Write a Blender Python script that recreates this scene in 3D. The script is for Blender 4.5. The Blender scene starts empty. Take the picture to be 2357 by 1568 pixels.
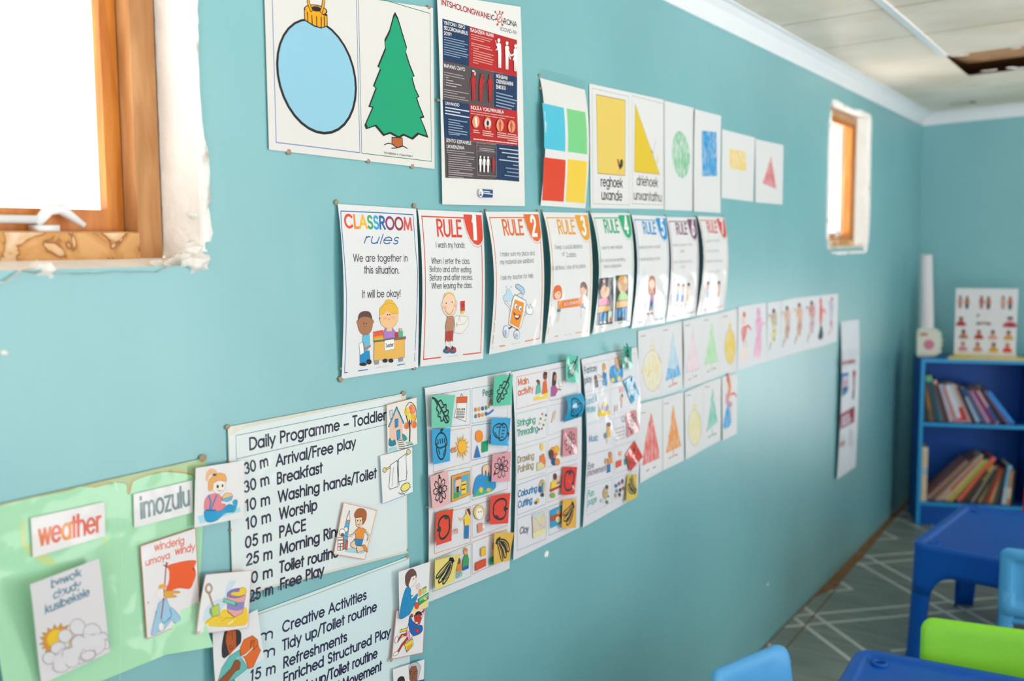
import bpy, bmesh, math, random
from mathutils import Vector, Matrix, noise
from mathutils.geometry import tessellate_polygon
random.seed(7)
scene = bpy.context.scene
COL = scene.collection
PI = math.pi
# ------------------------------------------------------------------ camera
IW, IH, FPX = 2357.0, 1568.0, 2292.0
YAW, PITCH, ROLL = 0.57486, 0.09701, -0.006
CAM = Vector((1.147, 0.0, 1.476))
FW = Vector((-math.sin(YAW)*math.cos(PITCH), math.cos(YAW)*math.cos(PITCH), -math.sin(PITCH)))
_r = FW.cross(Vector((0, 0, 1))).normalized(); _u = _r.cross(FW)
RT = _r*math.cos(ROLL) + _u*math.sin(ROLL); UP = -_r*math.sin(ROLL) + _u*math.cos(ROLL)
cd = bpy.data.cameras.new('camera'); cam = bpy.data.objects.new('camera', cd); COL.objects.link(cam)
cd.sensor_width = 36.0; cd.lens = FPX/IW*36.0; cd.clip_start = 0.05
M = Matrix.Identity(4)
for i in range(3):
    M[i][0], M[i][1], M[i][2], M[i][3] = RT[i], UP[i], -FW[i], CAM[i]
cam.matrix_world = M
cd.dof.use_dof = True; cd.dof.focus_distance = 1.78; cd.dof.aperture_fstop = 2.9
scene.camera = cam
def ray(x, y): return FW + RT*((x-IW/2)/FPX) - UP*((y-IH/2)/FPX)
def hit(x, y, ax, v):
    d = ray(x, y); return CAM + d*((v-CAM[ax])/d[ax])
# ------------------------------------------------------------------ light, exposure
vs = scene.view_settings; vs.view_transform = 'Standard'; vs.look = 'None'; vs.gamma = 1.0; vs.exposure = -1.5
wd = bpy.data.worlds.new('daylight'); scene.world = wd; wd.use_nodes = True
_wn, _wl = wd.node_tree.nodes, wd.node_tree.links          # hazy white sky over sunlit pale ground
_tc = _wn.new('ShaderNodeTexCoord'); _sp = _wn.new('ShaderNodeSeparateXYZ'); _wl.new(_tc.outputs['Generated'], _sp.inputs[0])
_mr = _wn.new('ShaderNodeMapRange'); _mr.inputs[1].default_value = -.12; _mr.inputs[2].default_value = .05; _mr.inputs[3].default_value = 18.0; _mr.inputs[4].default_value = 5.0
_wl.new(_sp.outputs[2], _mr.inputs[0]); _wl.new(_mr.outputs[0], _wn['Background'].inputs[1]); _wn['Background'].inputs[0].default_value = (1.0, 0.98, 0.95, 1)
def area(name, loc, rot, sx, sy, power, col=(1, 1, 1)):
    l = bpy.data.lights.new(name, 'AREA'); l.shape = 'RECTANGLE'; l.size = sx; l.size_y = sy; l.energy = power; l.color = col
    o = bpy.data.objects.new(name, l); COL.objects.link(o); o.location = loc; o.rotation_euler = rot; return o
# fill lamps added at assumed, unseen openings: behind, right and back
area('daylight_fill_behind', (1.7, -2.25, 1.25), (PI/2, 0, 0), 1.6, 1.9, 40, (1.0, 0.985, 0.96))
area('daylight_fill_side', (3.55, 0.5, 1.4), (PI/2, 0, PI/2), 1.8, 1.2, 26, (1.0, 0.99, 0.97))
area('sheen_fill_side', (3.55, 3.1, 1.08), (PI/2, 0, PI/2), 1.75, 2.0, 62, (0.96, 0.99, 1.0))  # added to lay a pale sheen on the near left wall
area('glint_fill_back', (1.375, 6.1, .68), (-PI/2, 0, 0), .72, .72, 4.5, (1.0, 1.0, 1.0))  # added for the glints on the laminated sheets
# ------------------------------------------------------------------ helpers
def lin(c):
    c = c/255.0
    return c/12.92 if c <= 0.04045 else ((c+0.055)/1.055)**2.4
def hx(s, a=1.0):
    s = s.lstrip('#')
    if len(s) == 3: s = ''.join(ch*2 for ch in s)
    return (lin(int(s[0:2], 16)), lin(int(s[2:4], 16)), lin(int(s[4:6], 16)), a)
def newmat(name):
    m = bpy.data.materials.new(name); m.use_nodes = True
    return m, m.node_tree.nodes, m.node_tree.links, m.node_tree.nodes['Principled BSDF']
def mat(name, col, rough=0.5, spec=0.5, bump=0.0, bscale=40.0, var=0.0, vscale=6.0, coat=0.0, metal=0.0, stretch=None):
    m, N, L, b = newmat(name)
    c = hx(col) if isinstance(col, str) else col
    b.inputs['Base Color'].default_value = c
    b.inputs['Roughness'].default_value = rough; b.inputs['Specular IOR Level'].default_value = spec
    b.inputs['Coat Weight'].default_value = coat; b.inputs['Metallic'].default_value = metal; b.inputs['Coat Roughness'].default_value = 0.12
    tc = N.new('ShaderNodeTexCoord'); src = tc.outputs['Object']
    if stretch:
        mp = N.new('ShaderNodeMapping'); mp.inputs['Scale'].default_value = stretch; L.new(src, mp.inputs['Vector']); src = mp.outputs[0]
    if var > 0:
        n = N.new('ShaderNodeTexNoise'); n.inputs['Scale'].default_value = vscale; n.inputs['Detail'].default_value = 5; L.new(src, n.inputs['Vector'])
        mr = N.new('ShaderNodeMapRange'); mr.inputs[1].default_value = 0.3; mr.inputs[2].default_value = 0.7; mr.inputs[3].default_value = 1-var; mr.inputs[4].default_value = 1+var*0.6
        L.new(n.outputs[0], mr.inputs[0])
        mx = N.new('ShaderNodeVectorMath'); mx.operation = 'SCALE'; mx.inputs[0].default_value = c[:3]; L.new(mr.outputs[0], mx.inputs['Scale'])
        L.new(mx.outputs[0], b.inputs['Base Color'])
    if bump > 0:
        n2 = N.new('ShaderNodeTexNoise'); n2.inputs['Scale'].default_value = bscale; n2.inputs['Detail'].default_value = 4; L.new(src, n2.inputs['Vector'])
        bp = N.new('ShaderNodeBump'); bp.inputs['Strength'].default_value = bump; bp.inputs['Distance'].default_value = 0.01
        L.new(n2.outputs[0], bp.inputs['Height']); L.new(bp.outputs[0], b.inputs['Normal'])
    return m
def link(name, me, parent=None, loc=None):
    o = bpy.data.objects.new(name, me); COL.objects.link(o)
    if parent: o.parent = parent
    if loc is not None: o.location = loc
    return o
def bobj(name, bm, m, parent=None, loc=None, smooth=False):
    bmesh.ops.recalc_face_normals(bm, faces=bm.faces[:])
    me = bpy.data.meshes.new(name); bm.to_mesh(me); bm.free()
    for mm in (m if isinstance(m, (list, tuple)) else [m]): me.materials.append(mm)
    if smooth:
        for p in me.polygons: p.use_smooth = True
    return link(name, me, parent, loc)
def tag(o, label=None, cat=None, group=None, kind=None):
    if label: o['label'] = label
    if cat: o['category'] = cat
    if group: o['group'] = group
    if kind: o['kind'] = kind
    return o
def thing(name, label, cat, loc=(0, 0, 0), rz=0.0, group=None):
    o = bpy.data.objects.new(name, None); COL.objects.link(o); o.location = loc; o.rotation_euler = (0, 0, rz); o.empty_display_size = 0.05
    return tag(o, label, cat, group)
def struct(name, bm, m, parent=None, label=None, cat=None, smooth=False):
    o = bobj(name, bm, m, parent, smooth=smooth)
    if parent is None: o['kind'] = 'structure'
    if label: o['label'] = label
    if cat: o['category'] = cat
    return o
def box(bm, x0, x1, y0, y1, z0, z1, mi=0, bev=0.0):
    vs_ = [bm.verts.new(p) for p in ((x0,y0,z0),(x1,y0,z0),(x1,y1,z0),(x0,y1,z0),(x0,y0,z1),(x1,y0,z1),(x1,y1,z1),(x0,y1,z1))]
    fs = [bm.faces.new([vs_[i] for i in q]) for q in ((3,2,1,0),(4,5,6,7),(0,1,5,4),(1,2,6,5),(2,3,7,6),(3,0,4,7))]
    for f in fs: f.material_index = mi
    if bev > 0:
        es = list({e for f in fs for e in f.edges})
        bmesh.ops.bevel(bm, geom=es, offset=bev, segments=2, affect='EDGES', profile=0.5)
    return vs_
def quad(bm, pts, mi=0):
    f = bm.faces.new([bm.verts.new(p) for p in pts]); f.material_index = mi; return f
def tube(bm, pts, r, n=8, cap=True):
    pts = [Vector(p) for p in pts]; rings = []
    rr = r if isinstance(r, (list, tuple)) else [r]*len(pts)
    for i, p in enumerate(pts):
        t = (pts[min(i+1, len(pts)-1)] - pts[max(i-1, 0)]).normalized()
        a = t.orthogonal() if i == 0 else (a - t*a.dot(t)); a.normalize(); b = t.cross(a)
        rings.append([bm.verts.new(p + (a*math.cos(2*PI*k/n) + b*math.sin(2*PI*k/n))*rr[i]) for k in range(n)])
    for i in range(len(rings)-1):
        for k in range(n): bm.faces.new((rings[i][k], rings[i][(k+1) % n], rings[i+1][(k+1) % n], rings[i+1][k]))
    if cap: bm.faces.new(rings[0][::-1]); bm.faces.new(rings[-1])
def blob(bm, c, r, sub=2, rough=0.0, seed=0.0):
    res = bmesh.ops.create_icosphere(bm, subdivisions=sub, radius=1.0)
    r = r if isinstance(r, (list, tuple)) else (r, r, r)
    for v in res['verts']:
        k = 1 + rough*noise.noise(v.co*2.3 + Vector((seed, seed*1.7, 0)))
        v.co = Vector((c[0]+v.co.x*r[0]*k, c[1]+v.co.y*r[1]*k, c[2]+v.co.z*r[2]*k))
# ------------------------------------------------------------------ the room
def wall_paint():
    m, N, L, b = newmat('teal_wall_paint')
    tc = N.new('ShaderNodeTexCoord')
    n = N.new('ShaderNodeTexNoise'); n.inputs['Scale'].default_value = 1.6; n.inputs['Detail'].default_value = 6; L.new(tc.outputs['Object'], n.inputs['Vector'])
    cr = N.new('ShaderNodeValToRGB'); cr.color_ramp.elements[0].color = hx('#68abb4'); cr.color_ramp.elements[1].color = hx('#72b5bd')
    cr.color_ramp.elements[0].position = 0.35; cr.color_ramp.elements[1].position = 0.68
    L.new(n.outputs[0], cr.inputs[0]); L.new(cr.outputs[0], b.inputs['Base Color'])
    n2 = N.new('ShaderNodeTexNoise'); n2.inputs['Scale'].default_value = 5; n2.inputs['Detail'].default_value = 3; L.new(tc.outputs['Object'], n2.inputs['Vector'])
    n3 = N.new('ShaderNodeTexNoise'); n3.inputs['Scale'].default_value = 90; n3.inputs['Detail'].default_value = 3; L.new(tc.outputs['Object'], n3.inputs['Vector'])
    ad = N.new('ShaderNodeMath'); ad.operation = 'MULTIPLY_ADD'; ad.inputs[1].default_value = 0.03; L.new(n3.outputs[0], ad.inputs[0]); L.new(n2.outputs[0], ad.inputs[2])
    bp = N.new('ShaderNodeBump'); bp.inputs['Strength'].default_value = 0.25; bp.inputs['Distance'].default_value = 0.02
    L.new(ad.outputs[0], bp.inputs['Height']); L.new(bp.outputs[0], b.inputs['Normal'])
    b.inputs['Roughness'].default_value = 0.45; b.inputs['Specular IOR Level'].default_value = 0.9; b.inputs['Coat Weight'].default_value = 0.9; b.inputs['Coat Roughness'].default_value = 0.42
    return m
PAINT = wall_paint()
PLASTER = mat('white_plaster', '#f2eeea', 0.8, 0.2, bump=0.5, bscale=60, var=0.08, vscale=9)
WHITE = mat('white_gloss_paint', '#eceef2', 0.35, 0.5, var=0.02)
YB, XR, YF, HB = 6.027, 3.6, -2.3, 2.1205      # back wall, right wall, front wall, height of the cornice's lower edge
ZC, CS = 2.182, 0.035                            # ceiling height at the left wall, its slope
WIN = [(0.335, 0.955, 1.448, 2.045), (4.16, 4.775, 1.448, 2.035)]
bm = bmesh.new()
ys = [YF, WIN[0][0], WIN[0][1], WIN[1][0], WIN[1][1], YB]
for i in range(5):
    y0, y1 = ys[i], ys[i+1]
    if i in (1, 3):
        w = WIN[(i-1)//2]
        quad(bm, [(0,y0,-.02),(0,y1,-.02),(0,y1,w[2]),(0,y0,w[2])]); quad(bm, [(0,y0,w[3]),(0,y1,w[3]),(0,y1,2.4),(0,y0,2.4)])
    else: quad(bm, [(0,y0,-.02),(0,y1,-.02),(0,y1,2.4),(0,y0,2.4)])
bmesh.ops.remove_doubles(bm, verts=bm.verts[:], dist=1e-5)
wl = struct('wall_left', bm, PAINT)
def wall_with_hole(name, axis, pos, a0, a1, holes):
    bm = bmesh.new(); cuts = sorted({a0, a1, *[h for q in holes for h in q[:2]]})
    P = lambda a, z: (a, pos, z) if axis == 1 else (pos, a, z)
    for c0, c1 in zip(cuts, cuts[1:]):
        q = [h for h in holes if h[0] <= c0 and h[1] >= c1]
        for z0, z1 in ([(-.02, q[0][2]), (q[0][3], 2.6)] if q else [(-.02, 2.6)]):
            if z1 - z0 > 0.03: quad(bm, [P(c0,z0),P(c1,z0),P(c1,z1),P(c0,z1)])
    return struct(name, bm, PAINT)
wall_with_hole('wall_back', 1, YB, 0, XR, [(1.0, 1.75, .3, 1.05)])  # low opening out of view, assumed for the laminate glints
wall_with_hole('wall_right', 0, XR, YF, YB, [(-.4, 1.4, .8, 2.0), (2.2, 4.0, 0.0, 2.1)])  # both openings assumed; the far one serves the wall sheen
wall_with_hole('wall_front', 1, YF, 0, XR, [(.9, 2.5, 0.0, 2.2)])
# floor: raw screed with a vinyl sheet laid on it, its edge ragged along the left wall
bm = bmesh.new(); quad(bm, [(0,YF,0),(XR,YF,0),(XR,YB,0),(0,YB,0)])
struct('floor', bm, mat('raw_screed', '#86684c', 0.9, 0.1, var=0.25, vscale=25))
def vinyl():
    m, N, L, b = newmat('grey_vinyl_with_line_pattern')
    tc = N.new('ShaderNodeTexCoord'); sp = N.new('ShaderNodeSeparateXYZ'); L.new(tc.outputs['Object'], sp.inputs[0])
    def mth(op, a, c, clamp=False):
        n = N.new('ShaderNodeMath'); n.operation = op; n.use_clamp = clamp
        for i, v in enumerate((a, c)):
            if v is None: continue
            if isinstance(v, (int, float)): n.inputs[i].default_value = v
            else: L.new(v, n.inputs[i])
        return n.outputs[0]
    X, Y = sp.outputs[0], sp.outputs[1]; P = 0.866
    u = mth('FLOORED_MODULO', mth('SUBTRACT', mth('SUBTRACT', Y, X), 3.655), P)
    v = mth('FLOORED_MODULO', mth('SUBTRACT', mth('ADD', X, Y), 3.785), P)
    def at(s, c): return mth('LESS_THAN', mth('ABSOLUTE', mth('SUBTRACT', s, c), None), 0.0115)
    A = mth('MAXIMUM', at(u, .012), at(u, .147)); B = mth('MAXIMUM', at(v, .012), at(v, .146))
    V1 = mth('MULTIPLY', at(u, .462), mth('MULTIPLY', mth('LESS_THAN', v, .578), mth('GREATER_THAN', v, .27)))
    V2 = mth('MULTIPLY', at(v, .570), mth('MULTIPLY', mth('GREATER_THAN', u, .455), mth('LESS_THAN', u, .74)))
    fac = mth('MAXIMUM', mth('MAXIMUM', A, B), mth('MAXIMUM', V1, V2))
    mp = N.new('ShaderNodeMapping'); mp.inputs['Rotation'].default_value = (0, 0, PI/4); mp.inputs['Scale'].default_value = (3, 26, 1); L.new(tc.outputs['Object'], mp.inputs[0])
    n = N.new('ShaderNodeTexNoise'); n.inputs['Scale'].default_value = 1.0; n.inputs['Detail'].default_value = 6; L.new(mp.outputs[0], n.inputs['Vector'])
    cr = N.new('ShaderNodeValToRGB'); cr.color_ramp.elements[0].color = hx('#64706b'); cr.color_ramp.elements[1].color = hx('#848e87'); L.new(n.outputs[0], cr.inputs[0])
    cr.color_ramp.elements[0].position = .3; cr.color_ramp.elements[1].position = .7
    mx = N.new('ShaderNodeMix'); mx.data_type = 'RGBA'; L.new(fac, mx.inputs[0]); L.new(cr.outputs[0], mx.inputs[6]); mx.inputs[7].default_value = hx('#c6c8c1')
    L.new(mx.outputs[2], b.inputs['Base Color']); b.inputs['Roughness'].default_value = 0.42
    return m
bm = bmesh.new()
edge = []
y = YF
prof = [(-3,.004),(3.3,.005),(3.83,.009),(4.08,.014),(4.17,.05),(4.25,.058),(4.45,.05),(4.72,.052),(5.15,.036),(5.6,.03),(7,.03)]
while y <= YB+1e-6:
    for (a, xa), (c, xc) in zip(prof, prof[1:]):
        if a <= y <= c: x = xa + (xc-xa)*(y-a)/(c-a)
    edge.append((max(.001, x + .004*noise.noise(Vector((y*14, 3, 0)))), y)); y += .05
vv = [bm.verts.new((x, yy, .003)) for x, yy in edge]; ww = [bm.verts.new((XR, yy, .003)) for x, yy in edge]
for i in range(len(vv)-1): bm.faces.new((vv[i], ww[i], ww[i+1], vv[i+1]))
o = struct('floor_vinyl', bm, vinyl())
bm = bmesh.new()                                   # brown open seam in the vinyl
quad(bm, [(.064,4.2,.0042),(.058,4.2,.0042),(.069,3.72,.0042),(.075,3.72,.0042)]); quad(bm, [(.075,3.72,.0042),(.069,3.72,.0042),(.077,3.3,.0042),(.082,3.3,.0042)])
struct('trim_4', bm, mat('seam_grime', '#7d6246', 0.9, 0.1), label='brown seam in the vinyl along the left wall')
# ceiling boards with a cover strip and an open hole
def cz(x): return ZC + CS*x
def hitc(x, y, dz=0.0):
    d = ray(x, y); a = d.z - CS*d.x; t = (ZC + dz + CS*CAM.x - CAM.z)/a; return CAM + d*t
CEIL = None
def ceil_mat():
    m, N, L, b = newmat('ceiling_board')
    tc = N.new('ShaderNodeTexCoord')
    n = N.new('ShaderNodeTexNoise'); n.inputs['Scale'].default_value = 3.0; n.inputs['Detail'].default_value = 8; L.new(tc.outputs['Object'], n.inputs['Vector'])
    cr = N.new('ShaderNodeValToRGB'); cr.color_ramp.elements[0].color = hx('#e2d0b8'); cr.color_ramp.elements[1].color = hx('#f6e8d6'); L.new(n.outputs[0], cr.inputs[0])
    cr.color_ramp.elements[0].position = .3; cr.color_ramp.elements[1].position = .62
    L.new(cr.outputs[0], b.inputs['Base Color'])
    n2 = N.new('ShaderNodeTexNoise'); n2.inputs['Scale'].default_value = 45; n2.inputs['Detail'].default_value = 5; L.new(tc.outputs['Object'], n2.inputs['Vector'])
    bp = N.new('ShaderNodeBump'); bp.inputs['Strength'].default_value = 0.6; bp.inputs['Distance'].default_value = 0.006; L.new(n2.outputs[0], bp.inputs['Height']); L.new(bp.outputs[0], b.inputs['Normal'])
    b.inputs['Roughness'].default_value = 0.38
    return m
CEIL = ceil_mat()
p1, p2 = hitc(2001, 26.5), hitc(2075, 86); h1, h2, h3 = hitc(2132, 135), hitc(2185, 178), hitc(2357, 126)
XS = 0.41
ya, yb_, yh0, yh1 = p1.y, p2.y, h1.y, h2.y
bm = bmesh.new()
def cquad(x0, x1, y0, y1, sag=0.0):
    n = 6
    for i in range(n):
        for j in range(n):
            xa, xb = x0+(x1-x0)*i/n, x0+(x1-x0)*(i+1)/n; yc, yd = y0+(y1-y0)*j/n, y0+(y1-y0)*(j+1)/n
            zz = lambda x, y: cz(x) - sag*math.sin(PI*(x-x0)/(x1-x0))*math.sin(PI*(y-y0)/(y1-y0))
            quad(bm, [(xa,yc,zz(xa,yc)),(xb,yc,zz(xb,yc)),(xb,yd,zz(xb,yd)),(xa,yd,zz(xa,yd))])
cuts = [YF] + [ya - (ya-p2.y + (p2.y-ya)*0)*0 + k*(yb_-ya) for k in range(-12, 1) if ya + k*(yb_-ya) > YF+.1] + [yb_]
g = .003
for a, c in zip(cuts, cuts[1:]):
    cquad(0, XS, a+g, c-g, .004); cquad(XS, 1.3, a+g, c-g, .006); cquad(1.3, XR, a+g, c-g, .006)
cquad(0, XS, yb_+g, yh1, .004); cquad(0, XS, yh1, YB, .003)
cquad(XS, 1.3, yb_+g, yh0, .02); cquad(XS, 1.3, yh1+.02, YB, .003); cquad(1.3, XR, yb_+g, YB, .005)
bmesh.ops.remove_doubles(bm, verts=bm.verts[:], dist=1e-5)
struct('ceiling', bm, CEIL, smooth=True)
bm = bmesh.new()                                   # roof boarding above
quad(bm, [(-.1,YF,cz(0)+.10),(XR,YF,cz(XR)+.10),(XR,YB,cz(XR)+.10),(-.1,YB,cz(0)+.10)])
struct('ceiling_backing', bm, mat('brown_hardboard', '#b98a62', 0.8, 0.2, var=.2, vscale=4))
bm = bmesh.new()                                   # brown hardboard sagging in the hole
n = 8
for i in range(n):
    xa, xb = XS+.9*i/n, XS+.9*(i+1)/n
    f0, f1 = 1-i/n, 1-(i+1)/n
    quad(bm, [(xa,yh0-.02,cz(xa)+.004),(xb,yh0-.02,cz(xb)+.004),(xb,yh0+(yh1-yh0)*1.0,cz(xb)+.05),(xa,yh0+(yh1-yh0)*1.0,cz(xa)+.05)])
struct('trim_5', bm, mat('torn_hardboard', '#b48763', 0.8, 0.2, var=.25, vscale=12), label='torn brown board behind the ceiling hole')
bm = bmesh.new()                                   # torn paper flecks along the hole's edges
random.seed(3)
for k in range(9):
    x = XS+.03+random.random()*.32; yy = random.choice((yh0+.02, yh1-.02, yh1-.06)); blob(bm, (x, yy, cz(x)-.001), (.018+.02*random.random(), .012, .003), 1, .5, k)
struct('trim_6', bm, PLASTER, label='torn white ceiling paper around the hole')
bm = bmesh.new(); box(bm, XS-.012, XS+.012, YF, yh0-.03, 0, .006)
for v in bm.verts: v.co.z = cz(XS) - .006 + v.co.z*1.0
struct('trim_2', bm, WHITE, label='white cover strip on the ceiling joint')
v1, v2 = hitc(2183, 240), hitc(2247, 246)
bm = bmesh.new()
for (x0, x1, y0, y1) in ((v1.x, v2.x+.02, v1.y-.01, v1.y+.006), (v2.x, v2.x+.03, v1.y-.03, v1.y+.03)):
    quad(bm, [(x0,y0,cz(x0)-.002),(x1,y0,cz(x1)-.004),(x1,y1,cz(x1)-.004),(x0,y1,cz(x0)-.002)])
struct('trim_3', bm, mat('slit_shade', '#4b453c', .9, .1), label='dark slit in the ceiling board near the corner, its shade painted flat')  # flat dark sheet stands in for the shade inside the slit hole
# cornice: cove moulding
def cornice(name, path, nrm):
    prof = [(0, 0), (.006, 0), (.012, .012), (.03, .04), (.048, .056), (.06, .06), (.062, .07), (0, .07)]
    bm = bmesh.new(); rings = []
    for (px, py, pz), (nx, ny) in zip(path, nrm):
        rings.append([bm.verts.new((px+nx*a, py+ny*a, pz+b)) for a, b in prof])
    for r0, r1 in zip(rings, rings[1:]):
        for k in range(len(prof)-1): bm.faces.new((r0[k], r0[k+1], r1[k+1], r1[k]))
    return struct(name, bm, WHITE, smooth=False)
cornice('trim_1', [(0, YF, HB), (0, YB, HB), (XR, YB, HB+CS*XR)], [(1, 0), (1, -1), (0, -1)])
# ------------------------------------------------------------------ the two wooden windows in the left wall
def wood(name, c0, c1, sc):
    m, N, L, b = newmat(name)
    tc = N.new('ShaderNodeTexCoord'); mp = N.new('ShaderNodeMapping'); mp.inputs['Scale'].default_value = sc; L.new(tc.outputs['Object'], mp.inputs[0])
    n = N.new('ShaderNodeTexNoise'); n.inputs['Scale'].default_value = 6; n.inputs['Detail'].default_value = 7; n.inputs['Distortion'].default_value = .6; L.new(mp.outputs[0], n.inputs['Vector'])
    cr = N.new('ShaderNodeValToRGB'); cr.color_ramp.elements[0].color = hx(c0); cr.color_ramp.elements[1].color = hx(c1); L.new(n.outputs[0], cr.inputs[0])
    cr.color_ramp.elements[0].position = .3; cr.color_ramp.elements[1].position = .68
    L.new(cr.outputs[0], b.inputs['Base Color']); b.inputs['Roughness'].default_value = .45
    return m
W_FACE = wood('pale_brown_wood', '#a8703c', '#cf9a66', (6, 6, 1)); W_SASH = wood('orange_varnished_wood', '#b4641c', '#d98a34', (8, 8, 1.2))
def stained():
    m, N, L, b = newmat('water_stained_sill_wood')
    tc = N.new('ShaderNodeTexCoord')
    n = N.new('ShaderNodeTexNoise'); n.inputs['Scale'].default_value = 14; n.inputs['Detail'].default_value = 3; n.inputs['Distortion'].default_value = 1.2; L.new(tc.outputs['Object'], n.inputs['Vector'])
    cr = N.new('ShaderNodeValToRGB'); e = cr.color_ramp.elements
    e[0].color = hx('#d9a468'); e[0].position = .36; e[1].color = hx('#e8cfb2'); e[1].position = .66
    for p, c in ((.46, '#c98f4c'), (.495, '#8c4f1c'), (.52, '#d8ad7a')):
        q = e.new(p); q.color = hx(c)
    L.new(n.outputs[0], cr.inputs[0]); L.new(cr.outputs[0], b.inputs['Base Color']); b.inputs['Roughness'].default_value = .6
    return m
W_SILL = stained()
def glass():
    m, N, L, b = newmat('window_glass'); N.remove(b)
    t = N.new('ShaderNodeBsdfTransparent'); gl = N.new('ShaderNodeBsdfGlossy'); gl.inputs['Roughness'].default_value = .02
    fr = N.new('ShaderNodeFresnel'); fr.inputs[0].default_value = 1.45; mx = N.new('ShaderNodeMixShader')
    geo = N.new('ShaderNodeNewGeometry'); sb = N.new('ShaderNodeMath'); sb.operation = 'SUBTRACT'; sb.inputs[0].default_value = 1; L.new(geo.outputs['Backfacing'], sb.inputs[1])
    mu = N.new('ShaderNodeMath'); mu.operation = 'MULTIPLY'; L.new(fr.outputs[0], mu.inputs[0]); L.new(sb.outputs[0], mu.inputs[1])
    L.new(mu.outputs[0], mx.inputs[0]); L.new(t.outputs[0], mx.inputs[1]); L.new(gl.outputs[0], mx.inputs[2])
    L.new(mx.outputs[0], N['Material Output'].inputs[0]); return m
GLASS = glass()
def rough_plaster():
    m, N, L, b = newmat('rough_window_plaster')
    tc = N.new('ShaderNodeTexCoord')
    n = N.new('ShaderNodeTexNoise'); n.inputs['Scale'].default_value = 22; n.inputs['Detail'].default_value = 8; L.new(tc.outputs['Object'], n.inputs['Vector'])
    cr = N.new('ShaderNodeValToRGB'); e = cr.color_ramp.elements
    e[0].color = hx('#a9846a'); e[0].position = .26; e[1].color = hx('#f6f5f3'); e[1].position = .42
    q = e.new(.66); q.color = hx('#f6f5f3'); q = e.new(.72); q.color = hx('#bcdcdc')
    L.new(n.outputs[0], cr.inputs[0]); L.new(cr.outputs[0], b.inputs['Base Color']); b.inputs['Roughness'].default_value = .8
    bp = N.new('ShaderNodeBump'); bp.inputs['Strength'].default_value = .6; bp.inputs['Distance'].default_value = .006; L.new(n.outputs[0], bp.inputs['Height']); L.new(bp.outputs[0], b.inputs['Normal'])
    return m
RPL = rough_plaster()
def frame_ring(bm, y0, y1, z0, z1, w, xa, xb, wb=None):
    wb = wb or w
    box(bm, xb, xa, y0, y0+w, z0, z1); box(bm, xb, xa, y1-w, y1, z0, z1)
    box(bm, xb, xa, y0+w, y1-w, z0, z0+wb); box(bm, xb, xa, y0+w, y1-w, z1-w, z1)
def ragged_patch(bm, rect, outer, sgn, seed):
    """plaster smeared round the opening: inner edge at the reveal, outer edge ragged"""
    inner = []
    y0, y1, z0, z1 = rect
    for (a, b) in outer:
        inner.append((min(max(a, y0), y1), min(max(b, z0), z1)))
    n = 6; rows = []
    for k in range(n+1):
        f = (0, .02, .2, .4, .6, .8, 1)[k]
        row = []
        for (a, b), (c, d) in zip(inner, outer):
            yy, zz = a+(c-a)*f, b+(d-b)*f
            h = (.007 + .005*noise.noise(Vector((yy*30, zz*30, seed))))*(1-f**3) + .0004
            row.append(bm.verts.new((h if k else -.006, yy, zz)))
        rows.append(row)
    for r0, r1 in zip(rows, rows[1:]):
        for i in range(len(r0)-1):
            if len({r0[i].co.to_tuple(6), r0[i+1].co.to_tuple(6), r1[i+1].co.to_tuple(6), r1[i].co.to_tuple(6)}) == 4: bm.faces.new((r0[i], r0[i+1], r1[i+1], r1[i]))
def densify(pts, step, amp, seed):
    out = []
    for (a, b), (c, d) in zip(pts, pts[1:]):
        n = max(1, int(math.hypot(c-a, d-b)/step))
        for i in range(n):
            f = i/n; p = (a+(c-a)*f, b+(d-b)*f)
            out.append((p[0]+amp*noise.noise(Vector((p[0]*60, p[1]*60, seed))), p[1]+amp*noise.noise(Vector((p[0]*60+9, p[1]*60, seed)))))
    out.append(pts[-1]); return out
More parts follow.
